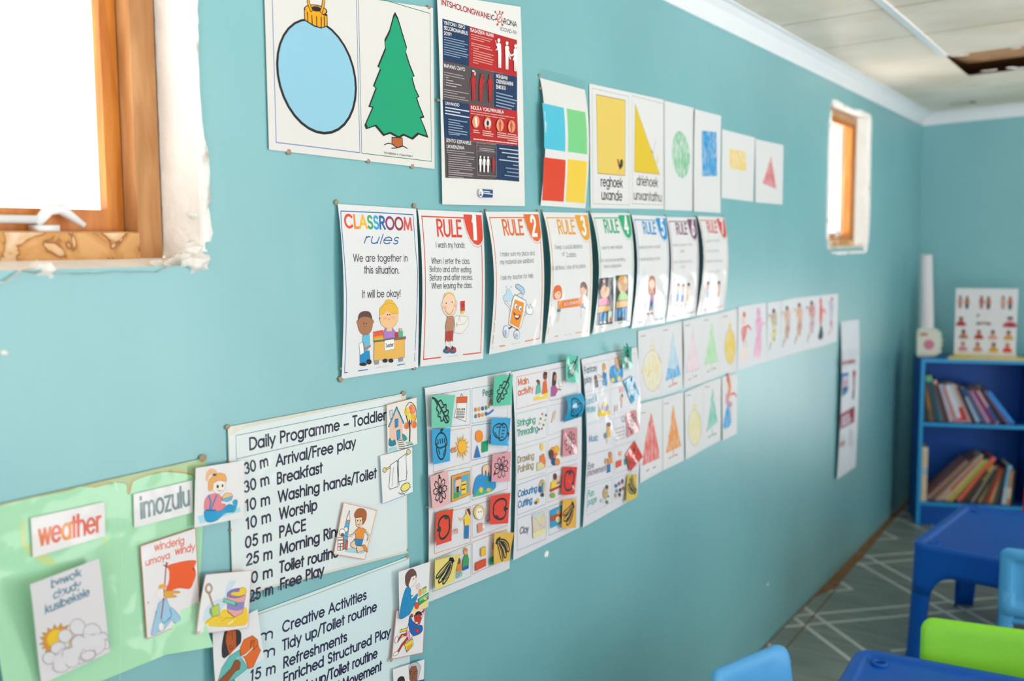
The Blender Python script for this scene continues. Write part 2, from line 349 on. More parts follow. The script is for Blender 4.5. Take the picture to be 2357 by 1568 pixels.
def window(name, rect, xf, outer, seed, splay=0.0, fw=.04, sw=.026, rec=.028, sd=.016):
    y0, y1, z0, z1 = rect
    root = bpy.data.objects.new(name, None); COL.objects.link(root); root['kind'] = 'structure'
    bm = bmesh.new()                               # reveal
    X = xf-rec-sd-.021
    quad(bm, [(0,y0,z0),(X,y0,z0),(X,y0,z1),(0,y0,z1)]); quad(bm, [(0,y1,z0),(0,y1,z1),(xf,y1-splay,z1),(xf,y1-splay,z0)]); quad(bm, [(xf,y1-splay,z0),(xf,y1-splay,z1),(X,y1-splay,z1),(X,y1-splay,z0)])
    quad(bm, [(0,y0,z0-.014),(0,y1,z0-.014),(xf-.0004,y1,z0+.0105),(xf-.0004,y0,z0+.0105)]); quad(bm, [(0,y0,z1),(X,y0,z1),(X,y1,z1),(0,y1,z1)])
    bobj('window_reveal', bm, PLASTER, root)
    e = .004; yo = y1; y1 = y1-splay
    bm = bmesh.new(); frame_ring(bm, y0+e, y1-e, z0+.008, z1-e, fw, xf, xf-rec-sd-.02, fw); bobj('window_frame', bm, W_FACE, root)
    bm = bmesh.new(); box(bm, xf+.0005, xf+.0025, y0+fw+.004, y1-fw-.004, z0+.009, z0+fw+.006); bobj('window_sill', bm, W_SILL, root)
    a0, a1, b0, b1 = y0+fw+.0045, y1-fw-.0045, z0+fw+.0085, z1-fw-.0045
    bm = bmesh.new(); frame_ring(bm, a0+.002, a1-.002, b0, b1, sw, xf-rec, xf-rec-sd, sw+.004); s = bobj('window_sash', bm, W_SASH, root)
    bm = bmesh.new(); box(bm, xf-rec-sd*.5-.002, xf-rec-sd*.5+.002, a0+sw, a1-sw, b0+sw, b1-sw); bobj('window_pane', bm, GLASS, s)
    bm = bmesh.new(); ragged_patch(bm, (y0, yo, z0-.014, z1), densify(outer, .012, .004, seed), 1, seed)
    bobj('window_plaster', bm, RPL, root)
    return root
F1 = lambda x, y: tuple(hit(x/2.306, y/2.306, 0, 0.0)[1:])
o1 = [F1(*p) for p in ((1050,0),(1045,110),(1050,250),(1060,520),(1075,680),(1105,800),(1110,870),(1113,1100),(1130,1240),(1115,1283),(1085,1290),(1080,1330),(1000,1365),(880,1395),(890,1415),(820,1450),(700,1440),(600,1440),(520,1458),(430,1455),(300,1455),(250,1440),(180,1450),(110,1430),(60,1465),(20,1495),(-60,1520))]
o1 = [(.99, 2.08), (.985, 1.95)] + o1 + [(.5, 1.425), (.36, 1.432), (.31, 1.42), (.30, 1.7), (.3, 2.08), (.6, 2.085), (.99, 2.08)]
w1 = window('window_1', WIN[0], -.078, o1, 1.0)
F2 = lambda x, y: tuple(hit(1880+x/3.919, 210+y/3.919, 0, 0.0)[1:])
o2 = [F2(*p) for p in ((480,210),(493,230),(492,400),(488,800),(480,1150),(468,1350),(450,1440),(430,1462),(300,1468),(200,1478),(130,1465),(112,1440))]
o2 = o2 + [(4.14, 1.5), (4.14, 1.95)] + [F2(*p) for p in ((138,70),(190,80),(230,110),(330,165),(400,165),(450,195),(480,210))]
w2 = window('window_2', WIN[1], -.034, o2, 5.0, .05, .03, .018, .008, .03)
for nm, w, rect, lumps, xf in (('window_1', w1, WIN[0], ((.945,1.452,.022),(.93,1.44,.018),(.955,1.47,.015),(.915,1.446,.012),(.72,1.446,.015),(.66,1.446,.013),(.955,1.52,.008)), -.078), ('window_2', w2, WIN[1], ((4.76,1.452,.02),(4.5,1.446,.016),(4.36,1.446,.012),(4.775,1.5,.01)), -.034)):
    bm = bmesh.new()
    for i, (yy, zz, r) in enumerate(lumps): blob(bm, (-.012-.03*(i % 2), yy, zz), (r*1.1, r*1.2, r*.8), 3, .5, i*3.1)
    bobj('plaster_lump', bm, PLASTER, w, smooth=True)
    # casement stay: white bar with a bent end on the bottom rail
    bm = bmesh.new(); yc = (rect[0]+rect[1])/2 + (.10 if nm == 'window_1' else -.05); z = rect[2]+.062
    x = xf-.012
    tube(bm, [(x, yc-.22, z), (x, yc+.02, z+.001)], .0055, 8); tube(bm, [(x, yc+.02, z-.004), (x+.004, yc+.035, z+.014), (x, yc+.055, z+.016), (x+.006, yc+.085, z-.006)], [.006, .008, .008, .004], 8)
    box(bm, x-.012, x+.012, yc+.015, yc+.045, z-.014, z-.006)
    bobj('casement_stay', bm, WHITE, w, smooth=True)
# marks on the wall
bm = bmesh.new()
for (px, py, r) in ((1258,1276,.009),(1767,1345,.006),(10,812,.004)):
    p = hit(px, py, 0, 0.0); blob(bm, (.0005, p.y, p.z), (.0015, r, r*.8), 2, .6, px)
struct('trim_7', bm, PLASTER, label='chips of bare plaster in the painted wall')
# ------------------------------------------------------------------ printed sheets: flat prints drawn in the plane of the wall
def print_mat(name, rough, coat, wrinkle):
    m, N, L, b = newmat(name)
    at = N.new('ShaderNodeAttribute'); at.attribute_name = 'Col'
    tc = N.new('ShaderNodeTexCoord')
    n = N.new('ShaderNodeTexNoise'); n.inputs['Scale'].default_value = 55; n.inputs['Detail'].default_value = 4; n.inputs['Distortion'].default_value = 1.0
    mp = N.new('ShaderNodeMapping'); mp.inputs['Rotation'].default_value = (.6, 0, 0); mp.inputs['Scale'].default_value = (1, 1.6, .55); L.new(tc.outputs['Object'], mp.inputs[0]); L.new(mp.outputs[0], n.inputs['Vector'])
    # crayon: where the alpha is below one the paper's white shows through in grainy strokes
    sub = N.new('ShaderNodeMath'); sub.operation = 'SUBTRACT'; L.new(n.outputs[0], sub.inputs[0]); sub.inputs[1].default_value = .5
    m3 = N.new('ShaderNodeMath'); m3.operation = 'MULTIPLY_ADD'; L.new(sub.outputs[0], m3.inputs[0]); m3.inputs[1].default_value = 2.2; L.new(at.outputs['Alpha'], m3.inputs[2]); m3.use_clamp = True
    gt = N.new('ShaderNodeMath'); gt.operation = 'GREATER_THAN'; L.new(at.outputs['Alpha'], gt.inputs[0]); gt.inputs[1].default_value = .97
    fx = N.new('ShaderNodeMath'); fx.operation = 'MAXIMUM'; L.new(gt.outputs[0], fx.inputs[0]); L.new(m3.outputs[0], fx.inputs[1])
    mx = N.new('ShaderNodeMix'); mx.data_type = 'RGBA'; L.new(fx.outputs[0], mx.inputs[0]); mx.inputs[6].default_value = hx('#e6e6e8'); L.new(at.outputs['Color'], mx.inputs[7])
    L.new(mx.outputs[2], b.inputs['Base Color'])
    b.inputs['Roughness'].default_value = rough; b.inputs['Coat Weight'].default_value = coat; b.inputs['Coat Roughness'].default_value = .08
    b.inputs['Specular IOR Level'].default_value = .3
    if wrinkle:
        n2 = N.new('ShaderNodeTexNoise'); n2.inputs['Scale'].default_value = 11; n2.inputs['Detail'].default_value = 2; L.new(tc.outputs['Object'], n2.inputs['Vector'])
        bp = N.new('ShaderNodeBump'); bp.inputs['Strength'].default_value = wrinkle; bp.inputs['Distance'].default_value = .01; L.new(n2.outputs[0], bp.inputs['Height'])
        L.new(bp.outputs[0], b.inputs['Coat Normal'])
    return m
PAPER = print_mat('printed_paper', .6, 0.0, 0); LAMI = print_mat('laminated_print', .5, .3, .7); GLOSSY = print_mat('glossy_laminated_card', .45, .6, .9)
PUTTY = mat('tan_adhesive_putty', '#a8927a', .8, .2)
INK = '#26243f'; BLK = '#1d1b22'
# single-line lettering: strokes of points, "@cx,cy,rx,ry,a0,a1" is an arc
GL = {
'a':(56,"@27,25,23,25,0,360;50,50 50,0"),'b':(58,"6,72 6,0;@30,25,23,25,0,360"),'c':(50,"@28,25,24,25,45,315"),'d':(58,"@27,25,23,25,0,360;50,72 50,0"),
'e':(56,"4,26 52,26 @28,25,24,25,0,318"),'f':(28,"12,0 12,60 @22,60,10,12,180,80;2,48 24,48"),'g':(56,"@27,25,23,25,0,360;50,50 50,-4 @27,-4,23,17,0,-150"),
'h':(52,"6,72 6,0;6,28 @26,28,20,22,180,0 46,0"),'i':(12,"6,50 6,0;6,64 6,71"),'j':(14,"8,50 8,-10 @-2,-10,10,10,0,-90;8,64 8,71"),'k':(46,"6,72 6,0;42,50 8,20;18,29 44,0"),
'l':(12,"6,72 6,0"),'m':(80,"6,50 6,0;6,30 @23,30,17,20,180,0 40,0;40,30 @57,30,17,20,180,0 74,0"),'n':(52,"6,50 6,0;6,28 @26,28,20,22,180,0 46,0"),'o':(56,"@28,25,24,25,0,360"),
'p':(58,"6,50 6,-20;@30,25,23,25,0,360"),'q':(58,"50,50 50,-20;@27,25,23,25,0,360"),'r':(30,"6,50 6,0;6,30 @22,30,16,20,180,70"),'s':(36,"@18,37,13,13,30,270 @18,12.5,14,12.5,90,-150"),
't':(26,"12,68 12,0;2,50 24,50"),'u':(52,"6,50 6,22 @26,22,20,22,180,360 46,50 46,0"),'v':(44,"2,50 22,0 42,50"),'w':(68,"2,50 18,0 34,50 50,0 66,50"),'x':(44,"3,50 41,0;41,50 3,0"),
'y':(46,"2,50 23,2;44,50 14,-20"),'z':(44,"4,50 40,50 4,0 40,0"),
'A':(62,"2,0 31,72 60,0;13,24 49,24"),'B':(48,"6,0 6,72 22,72 @24,55,16,17,90,-90 6,38;24,38 @24,19,19,19,90,-90 6,0"),'C':(70,"@37,36,33,36,45,315"),'D':(62,"6,0 6,72 24,72 @24,36,34,36,90,-90 6,0"),
'E':(44,"40,72 6,72 6,0 40,0;6,38 38,38"),'F':(42,"40,72 6,72 6,0;6,38 36,38"),'G':(74,"@37,36,33,36,45,355 42,34"),'H':(58,"6,72 6,0;52,72 52,0;6,38 52,38"),'I':(13,"6,72 6,0"),
'J':(40,"34,72 34,18 @19,18,15,18,0,-170"),'K':(52,"6,72 6,0;46,72 8,34;18,44 48,0"),'L':(40,"6,72 6,0 37,0"),'M':(78,"6,0 12,72 39,6 66,72 72,0"),'N':(62,"6,0 6,72 56,0 56,72"),'O':(76,"@38,36,34,36,0,360"),
'P':(48,"6,0 6,72 24,72 @24,54,19,18,90,-90 6,36"),'Q':(76,"@38,36,34,36,0,360;46,18 68,-4"),'R':(50,"6,0 6,72 24,72 @24,54,19,18,90,-90 6,36;22,36 46,0"),'S':(46,"@23,54,16,18,30,270 @23,18,19,18,90,-150"),
'T':(44,"22,72 22,0;2,72 42,72"),'U':(58,"6,72 6,22 @29,22,23,22,180,360 52,72"),'V':(58,"2,72 29,0 56,72"),'W':(88,"2,72 22,0 44,70 66,0 86,72"),'X':(54,"4,72 50,0;50,72 4,0"),'Y':(52,"2,72 26,36 50,72;26,36 26,0"),
'Z':(50,"4,72 46,72 4,0 46,0"),'0':(54,"@27,36,22,36,0,360"),'1':(34,"8,60 22,72 22,0"),'2':(54,"@27,50,20,22,170,-20 6,0 50,0"),'3':(52,"@25,54,17,18,150,-80;@25,19,21,19,80,-150"),'4':(54,"38,0 38,72 4,20 50,20"),
'5':(52,"44,72 16,72 11,40 @25,23,21,23,130,-150"),'6':(54,"40,72 9,32;@27,22,21,22,0,360"),'7':(50,"4,72 46,72 16,0"),'8':(52,"@26,54,17,18,0,360;@26,18,21,18,0,360"),'9':(54,"14,0 45,40;@27,50,21,22,0,360"),
'/':(34,"2,-8 32,76"),'-':(28,"4,26 24,26"),'_':(50,"4,26 46,26"),'.':(14,"7,0 7,5"),',':(14,"8,4 4,-9"),'!':(14,"7,72 7,18;7,0 7,5"),'?':(40,"@20,55,15,17,160,-60 20,20;20,0 20,5"),':':(14,"7,0 7,5;7,40 7,45"),
'(':(22,"@26,31,20,46,130,230"),')':(22,"@-4,31,20,46,-50,50"),'&':(56,"52,0 16,48 @24,57,12,14,215,-35 14,30 @24,16,17,16,120,300 50,30"),"'":(10,"5,72 5,56"),' ':(28,"")}
GC = {}
def glyph(ch):
    if ch in GC: return GC[ch]
    w, s = GL[ch]; out = []
    for st in s.split(';'):
        pts = []
        for tk in st.split():
            if tk[0] == '@':
                cx, cy, rx, ry, a0, a1 = [float(q) for q in tk[1:].split(',')]
                n = max(3, int(abs(a1-a0)/22))
                for i in range(n+1):
                    a = math.radians(a0+(a1-a0)*i/n); pts.append((cx+rx*math.cos(a), cy+ry*math.sin(a)))
            else: pts.append(tuple(float(q) for q in tk.split(',')))
        q = [pts[0]] if pts else []
        for p in pts[1:]:
            if math.hypot(p[0]-q[-1][0], p[1]-q[-1][1]) > .5: q.append(p)
        if len(q) > 1: out.append([(a/100, b/100) for a, b in q])
    GC[ch] = (w/100, out); return GC[ch]
def smooth_closed(pts, n=5):
    out = []; m = len(pts)
    for i in range(m):
        p0, p1, p2, p3 = pts[i-1], pts[i], pts[(i+1) % m], pts[(i+2) % m]
        for k in range(n):
            t = k/n
            out.append(tuple(.5*(2*p1[j]+(p2[j]-p0[j])*t+(2*p0[j]-5*p1[j]+4*p2[j]-p3[j])*t*t+(3*p1[j]-p0[j]-3*p2[j]+p3[j])*t**3) for j in (0, 1)))
    return out
def smooth_open(pts, n=5):
    q = [pts[0]]+list(pts)+[pts[-1]]; out = []
    for i in range(1, len(q)-2):
        p0, p1, p2, p3 = q[i-1], q[i], q[i+1], q[i+2]
        for k in range(n):
            t = k/n
            out.append(tuple(.5*(2*p1[j]+(p2[j]-p0[j])*t+(2*p0[j]-5*p1[j]+4*p2[j]-p3[j])*t*t+(3*p1[j]-p0[j]-3*p2[j]+p3[j])*t**3) for j in (0, 1)))
    out.append(tuple(pts[-1])); return out
def ribbon(pts, w, closed=False):
    n = len(pts); L_, R_ = [], []
    if n > 2:                                  # cut at sharp corners so that no piece folds over itself
        for i in range(0 if closed else 1, n if closed else n-1):
            a, b, c = pts[i-1], pts[i], pts[(i+1) % n]
            u, v = (b[0]-a[0], b[1]-a[1]), (c[0]-b[0], c[1]-b[1]); lu, lv = math.hypot(*u), math.hypot(*v)
            if lu > 1e-9 and lv > 1e-9 and (u[0]*v[0]+u[1]*v[1])/(lu*lv) < -.35:
                if closed: return ribbon(list(pts[i:])+list(pts[:i+1]), w)
                return ribbon(list(pts[:i+1]), w)+ribbon(list(pts[i:]), w)
    if n < 2: return []
    for i in range(n):
        a = pts[(i-1) % n] if (closed or i > 0) else pts[i]; c = pts[(i+1) % n] if (closed or i < n-1) else pts[i]; b = pts[i]
        d1 = (b[0]-a[0], b[1]-a[1]); d2 = (c[0]-b[0], c[1]-b[1])
        l1, l2 = math.hypot(*d1), math.hypot(*d2)
        if l1 < 1e-12: d1, l1 = d2, l2
        if l2 < 1e-12: d2, l2 = d1, l1
        if l1 < 1e-12: continue
        n1 = (-d1[1]/l1, d1[0]/l1); n2 = (-d2[1]/l2, d2[0]/l2)
        mx, my = n1[0]+n2[0], n1[1]+n2[1]; q = mx*mx+my*my
        if q < .35: mx, my, k = n2[0], n2[1], .5*w
        else: k = w/q
        ex = ey = 0
        if not closed and i in (0, n-1):
            s = -1 if i == 0 else 1; ex, ey = s*d2[0]/l2*w*.4, s*d2[1]/l2*w*.4
        L_.append((b[0]+mx*k+ex, b[1]+my*k+ey)); R_.append((b[0]-mx*k+ex, b[1]-my*k+ey))
    m = len(L_); fs = []
    for i in range(m if closed else m-1):
        j = (i+1) % m; fs.append([R_[i], R_[j], L_[j], L_[i]])
    return fs
class Sheet:
    """one sheet of paper on the wall (x = 0) or lying on another one; corners TL, TR, BR, BL are read in photo crops and carried onto the wall's plane"""
    def __init__(s, name, label, cat, F, corners, base='#e4e4e6', x0=.0015, bend=None, m=None, group=None, curl=0.0):
        s.name, s.label, s.cat, s.group = name, label, cat, group
        s.ox, s.oy, s.k = F; s.x0 = x0; s.bend = bend; s.curl = curl; s.m = m or PAPER; s.polys = []; s.lay = 0
        s.co = []
        s.pxc = [(s.ox+x/s.k, s.oy+y/s.k) for x, y in corners]
        for (x, y), (u, v) in zip(s.pxc, ((0, 0), (1, 0), (1, 1), (0, 1))):
            p = hit(x, y, 0, x0+s.d(u, v)); s.co.append((p.y, p.z))
        s.o = (sum(c[0] for c in s.co)/4, sum(c[1] for c in s.co)/4)
        s.fill(s.co, base)
    def d(s, u, v):
        b = s.bend
        if not b: return 0.0
        u = min(max(u, 0), 1); v = min(max(v, 0), 1)
        tl, tr, br, bl, A, sk = b
        return s.curl*max(0, (u-.8)/.2)**1.5*max(0, (v-.72)/.28)**1.5 + (tl*(1-u)+tr*u)*(1-v)**1.5 + (bl*(1-u)+br*u)*v**1.5 + A*math.sin(PI*v**.85)*(1-sk*u)
    def uv(s, Y, Z):
        c = s.co; u = v = .5
        for _ in range(4):
            y = (c[0][0]*(1-u)+c[1][0]*u)*(1-v)+(c[3][0]*(1-u)+c[2][0]*u)*v; z = (c[0][1]*(1-u)+c[1][1]*u)*(1-v)+(c[3][1]*(1-u)+c[2][1]*u)*v
            yu = (c[1][0]-c[0][0])*(1-v)+(c[2][0]-c[3][0])*v; zu = (c[1][1]-c[0][1])*(1-v)+(c[2][1]-c[3][1])*v
            yv = (c[3][0]-c[0][0])*(1-u)+(c[2][0]-c[1][0])*u; zv = (c[3][1]-c[0][1])*(1-u)+(c[2][1]-c[1][1])*u
            D = yu*zv-yv*zu; ey, ez = Y-y, Z-z
            u += (ey*zv-ez*yv)/D; v += (yu*ez-zu*ey)/D
        return u, v
    def to(s, p):
        x, y = s.ox+p[0]/s.k, s.oy+p[1]/s.k; X = s.x0
        for _ in range(5 if s.bend else 1):
            q = hit(x, y, 0, X)
            if s.bend: X = s.x0+s.d(*s.uv(q.y, q.z))
        return (q.y, q.z)
    def at(s, u, v):
        c = s.co
        return ((c[0][0]*(1-u)+c[1][0]*u)*(1-v)+(c[3][0]*(1-u)+c[2][0]*u)*v, (c[0][1]*(1-u)+c[1][1]*u)*(1-v)+(c[3][1]*(1-u)+c[2][1]*u)*v)
    def fill(s, P, c, a=1.0):          # P in wall coordinates
        s.polys.append((P, s.lay, hx(c, a))); s.lay += 1
    def wpx(s, p, w):                  # a width read in crop pixels, in metres
        a, b = s.to(p), s.to((p[0], p[1]+10)); return w*math.hypot(a[0]-b[0], a[1]-b[1])/10
    def poly(s, pts, c, sm=False, a=1.0, ol=None, lw=2.0):
        if sm: pts = smooth_closed(pts, 4)
        P = [s.to(p) for p in pts]; s.fill(P, c, a)
        if ol: s.strip(P, s.wpx(pts[0], lw), ol, True)
    def ell(s, cx, cy, rx, ry, c, rot=0, a=1.0, ol=None, lw=2.0, n=32, a0=0, a1=360):
        r = math.radians(rot); pts = []
        for i in range(n if a1-a0 >= 360 else n+1):
            t = math.radians(a0+(a1-a0)*i/n); x, y = rx*math.cos(t), ry*math.sin(t)
            pts.append((cx+x*math.cos(r)-y*math.sin(r), cy+x*math.sin(r)+y*math.cos(r)))
        s.poly(pts, c, a=a, ol=ol, lw=lw)
    def strip(s, P, w, c, closed=False):
        for f in ribbon(P, w, closed): s.polys.append((f, s.lay, hx(c)))
        s.lay += 1
    def line(s, pts, w, c, sm=False, closed=False):
        if sm: pts = smooth_closed(pts, 4) if closed else smooth_open(pts, 4)
        s.strip([s.to(p) for p in pts], s.wpx(pts[0], w), c, closed)
    def frame(s, pts, w, c): s.line(pts, w, c, closed=True)
    def text(s, t, a, b, cap, c, wt=.09, colors=None, slant=0.0):
        A, B = s.to(a), s.to(b); T = s.to((a[0], a[1]-cap)); h = math.hypot(A[0]-T[0], A[1]-T[1])/.72
        s.textw(t, A, B, h, c, wt, colors, slant)
    def textw(s, t, A, B, h, c, wt=.09, colors=None, slant=0.0):
        tot = sum(glyph(ch)[0]+.06 for ch in t)-.06; L = math.hypot(B[0]-A[0], B[1]-A[1]); k = L/tot
        e = ((B[0]-A[0])/L, (B[1]-A[1])/L); n = (-e[1], e[0]); x = 0.0; w = wt*min(h, k*1.5)
        for i, ch in enumerate(t):
            gw, st = glyph(ch)
            for pl in st:
                P = [(A[0]+e[0]*(x+p[0]+slant*p[1])*k+n[0]*p[1]*h, A[1]+e[1]*(x+p[0]+slant*p[1])*k+n[1]*p[1]*h) for p in pl]
                cl = len(P) > 5 and math.hypot(P[0][0]-P[-1][0], P[0][1]-P[-1][1]) < 1e-5
                for f in ribbon(P[:-1] if cl else P, w, cl): s.polys.append((f, s.lay, hx(colors[i % len(colors)] if colors else c)))
            x += gw+.06
        s.lay += 1
    def greek(s, a, b, n, lh, c, rag=(1, .9, 1, .8, .95, .6), w=3, wob=0):
        """n lines of print too small to read: broken strokes of word lengths"""
        rnd = random.Random(int(a[0]*7+a[1]))
        for i in range(n):
            L = rag[i % len(rag)]; x = 0.0
            ln = math.hypot(b[0]-a[0], b[1]-a[1]); dx, dy = (b[0]-a[0])/ln, (b[1]-a[1])/ln
            while x < ln*L:
                wl = min(rnd.uniform(.05, .16)*ln, ln*L-x)
                if wl > ln*.015:
                    p = (a[0]+dx*x, a[1]+dy*x+i*lh); q = (p[0]+dx*wl, p[1]+dy*wl)
                    s.strip([s.to(p), s.to(q)], s.wpx(p, w), c); s.lay -= 1
                x += wl+.02*ln
        s.lay += 1
    def build(s, putty=None, sleeve=None):
        bm = bmesh.new(); ca = bm.loops.layers.float_color.new('Col'); oy, oz = s.o
        step = 3.0e-5
        for pi, (P, lay, c) in enumerate(s.polys):
            vs_ = [bm.verts.new((lay*step+(pi % 6)*4.0e-6, p[0]-oy, p[1]-oz)) for p in P]
            if len(P) <= 3 or (len(P) == 4 and s.lay > 0): tris = [list(range(len(P)))]
            else: tris = tessellate_polygon([[Vector((p[0], p[1], 0)) for p in P]])
            for t in tris:
                try: f = bm.faces.new([vs_[i] for i in t])
                except ValueError: continue
                for l in f.loops: l[ca] = c
        for f in bm.faces:
            f.normal_update()
            if f.normal.x < 0: f.normal_flip()
        if s.bend:
            zs = [c[1]-oz for c in s.co]; z0, z1 = min(zs), max(zs); ys_ = [c[0]-oy for c in s.co]; y0, y1 = min(ys_), max(ys_)
            for k in range(1, 12): bmesh.ops.bisect_plane(bm, geom=bm.verts[:]+bm.edges[:]+bm.faces[:], dist=1e-7, plane_co=(0, 0, z0+(z1-z0)*k/12), plane_no=(0, 0, 1))
            for k in range(1, 4): bmesh.ops.bisect_plane(bm, geom=bm.verts[:]+bm.edges[:]+bm.faces[:], dist=1e-7, plane_co=(0, y0+(y1-y0)*k/4, 0), plane_no=(0, 1, 0))
            for v in bm.verts: v.co.x += s.d(*s.uv(v.co.y+oy, v.co.z+oz))
        me = bpy.data.meshes.new(s.name); bm.to_mesh(me); bm.free(); me.materials.append(s.m)
        for p in me.polygons: p.use_smooth = True
        o = link(s.name, me, None, (s.x0, oy, oz)); tag(o, s.label, s.cat, s.group)
        for (u, v, r) in putty or []:
            bm = bmesh.new(); y, z = s.at(u, v); X = s.d(u, v)
            blob(bm, (X*.5-.0005, y-oy, z-oz), (max(.002, X*.5+.001), r*.55, r*.5), 2, .5, u*7+v*3)
            bobj('adhesive_putty', bm, PUTTY, o, smooth=True)
        return o
# ================================================================== wall posters, upper row
# bauble and fir tree
K7 = (600, 0, 3.92)
s = Sheet('shape_poster', 'large white poster of a blue bauble beside a green fir tree', 'poster', K7, [(30,-150),(1555,72),(1570,1525),(75,1350)], '#dddad8', .003)
s.frame([(100,-150),(862,-70),(895,1378),(140,1285)], 9, '#5b7fc0'); s.frame([(880,-70),(1527,122),(1540,1457),(912,1383)], 7, '#3f7f68')
s.ell(503, 690, 350, 535, BLK, rot=-15); s.ell(504, 688, 330, 512, '#8fc4dc', rot=-15)
s.poly([(388,75),(602,130),(604,235),(545,258),(480,240),(393,185)], BLK); s.ell(495, 92, 107, 50, BLK, rot=9)
s.poly([(396,90),(596,146),(596,232),(545,248),(484,228),(400,178)], '#e6a312')
s.ell(495, 90, 96, 40, '#eaa614', rot=9); s.ell(500, 80, 45, 24, BLK, rot=9)
for (x0, y0, x1, y1) in ((420,110,424,198),(460,140,464,222),(503,152,505,242),(545,155,545,252),(572,152,574,248)): s.line([(x0,y0),(x1,y1)], 11, BLK)
s.line([(455,90),(430,20),(432,-90),(500,-130),(560,-60),(565,30),(545,105)], 38, BLK, sm=True); s.line([(455,90),(430,20),(432,-90),(500,-130),(560,-60),(565,30),(545,105)], 22, '#e6a312', sm=True)
T = [(1211,108),(1238,160),(1280,300),(1318,425),(1310,470),(1345,580),(1388,688),(1368,700),(1395,800),(1432,875),(1410,885),(1435,960),(1476,1060),(1445,1070),(1480,1150),(1512,1245),(1425,1215),(1370,1262),(1290,1225),(1245,1250),(1165,1208),(1105,1228),(1030,1140),(948,1168),(935,1130),(1005,970),(970,965),(1035,795),(1012,775),(1075,620),(1052,600),(1122,430),(1115,360),(1160,270),(1195,140)]
s.poly(T, '#17201f'); 
cx, cy = 1225, 800
s.poly([(cx+(x-cx)*.94, cy+(y-cy)*.955) for x, y in T], '#0f9d72')
s.poly([(1183,1240),(1276,1245),(1280,1320),(1232,1335),(1182,1300)], '#b5622c', ol=BLK, lw=7)
s.line([(1115,1308),(1150,1293),(1190,1305),(1225,1330)], 8, BLK, sm=True); s.line([(1180,1338),(1225,1335),(1280,1320),(1320,1340)], 8, BLK, sm=True)
s.text('PLP CHRISTMAS 4 - 9 Shape Poster 2', (1112,1387), (1370,1417), 16, '#33433c', .1)
s.build([(.1, 1.0, .009), (.55, 1.0, .008), (.84, 1.0, .009), (.97, .0, .008)])
# health notice in isiXhosa
A, Bq, Cq = (1000, 0, 6.533), (1090, 0, 6.533), (1000, 220, 6.029)
def A2(p): return p
s = Sheet('health_notice', 'tall health notice in red, navy and grey blocks with white figures', 'poster', A, [(35,-95),(1294,104),(1360,3100),(118,3075)], '#e0dfde', .003, bend=(.004,.003,.003,.003,.003,.3))
def use(F): s.ox, s.oy, s.k = F
NV, RD, GY, WH = '#17365c', '#b32325', '#544b4e', '#ece9ea'
# column and row edges (crop A pixels)
use(A)
s.poly([(118,278),(524,393),(522,996),(126,912)], NV); s.poly([(524,393),(1241,603),(1241,1157),(522,996)], RD)
s.poly([(126,912),(522,996),(522,1565),(126,1512)], GY)
use(Bq); s.poly([(-70,992),(305,1082),(308,1640),(-68,1572)], GY); s.poly([(305,1082),(654,1157),(654,1680),(308,1620)], NV)
use(Cq); s.poly([(112,55),(482,118),(497,628),(135,588)], NV); s.poly([(482,118),(1148,215),(1162,700),(497,628)], RD)
s.poly([(135,588),(845,668),(858,1172),(150,1140)], GY); s.poly([(840,668),(1162,700),(1176,1196),(855,1168)], NV)
use(A)
s.text('INTSHOLONGWANE', (105,68), (830,290), 78, '#a3242a', .15)
use(Bq); s.text('IC', (258,292), (318,305), 70, '#3a4147', .14); s.text('RONA', (455,355), (650,405), 75, '#3a4147', .14); s.text('(COVID-19)', (400,455), (650,522), 50, '#3f4449', .1)
s.ell(388, 272, 42, 68, '#b5484a'); s.ell(388, 272, 33, 56, '#e0d5d3'); s.ell(395, 262, 10, 16, '#b5484a'); s.ell(375, 290, 8, 13, '#b5484a')
for x0, y0, x1, y1 in ((355,225,325,180),(390,205,390,178),(412,225,432,190),(420,300,448,328),(410,330,430,375),(370,335,356,370),(350,285,332,290)): s.line([(x0,y0),(x1,y1)], 10, '#b5484a'); s.ell(x1, y1, 13, 17, '#b5484a')
use(A)
s.text('YINTONI I ISIFO', (135,362), (455,437), 48, WH, .14); s.text('SECORONAVIRUS', (135,440), (495,528), 50, WH, .14); s.text('2019?', (135,522), (252,545), 48, WH, .14)
s.greek((138,558), (495,640), 5, 37, '#8fa3bd', (.85,1,.85,.98,.93), 13); s.greek((138,745), (500,830), 3, 34, '#8fa3bd', (1,.98,.66), 13)
s.text('ISASAZEKA NJANI', (535,470), (880,562), 48, WH, .14)
s.greek((548,515), (860,600), 3, 33, '#dba09a', (1,.9,.6), 12); s.greek((550,645), (860,725), 2, 33, '#dba09a', (.9,1), 12)
s.greek((575,685), (880,765), 8, 36, '#dba09a', (.9,.3,1,.9,1,.95,.95,.25), 12)
for y in (678,740,805): s.ell(550, y, 5, 5, '#dba09a')
s.text('IIMPAWU ZAYO', (136,1010), (452,1070), 48, WH, .14)
s.greek((135,1085), (440,1150), 2, 38, '#a99fa2', (.93,1), 12); s.greek((165,1165), (400,1210), 4, 38, '#c0b8ba', (.15,.45,1,.68), 12)
s.greek((135,1345), (505,1412), 2, 33, '#a99fa2', (1,.53), 12); s.greek((135,1420), (500,1485), 2, 33, '#a99fa2', (.87,1), 12)
for y in (1160,1197,1235,1272): s.ell(138, y, 5, 5, '#c0b8ba')
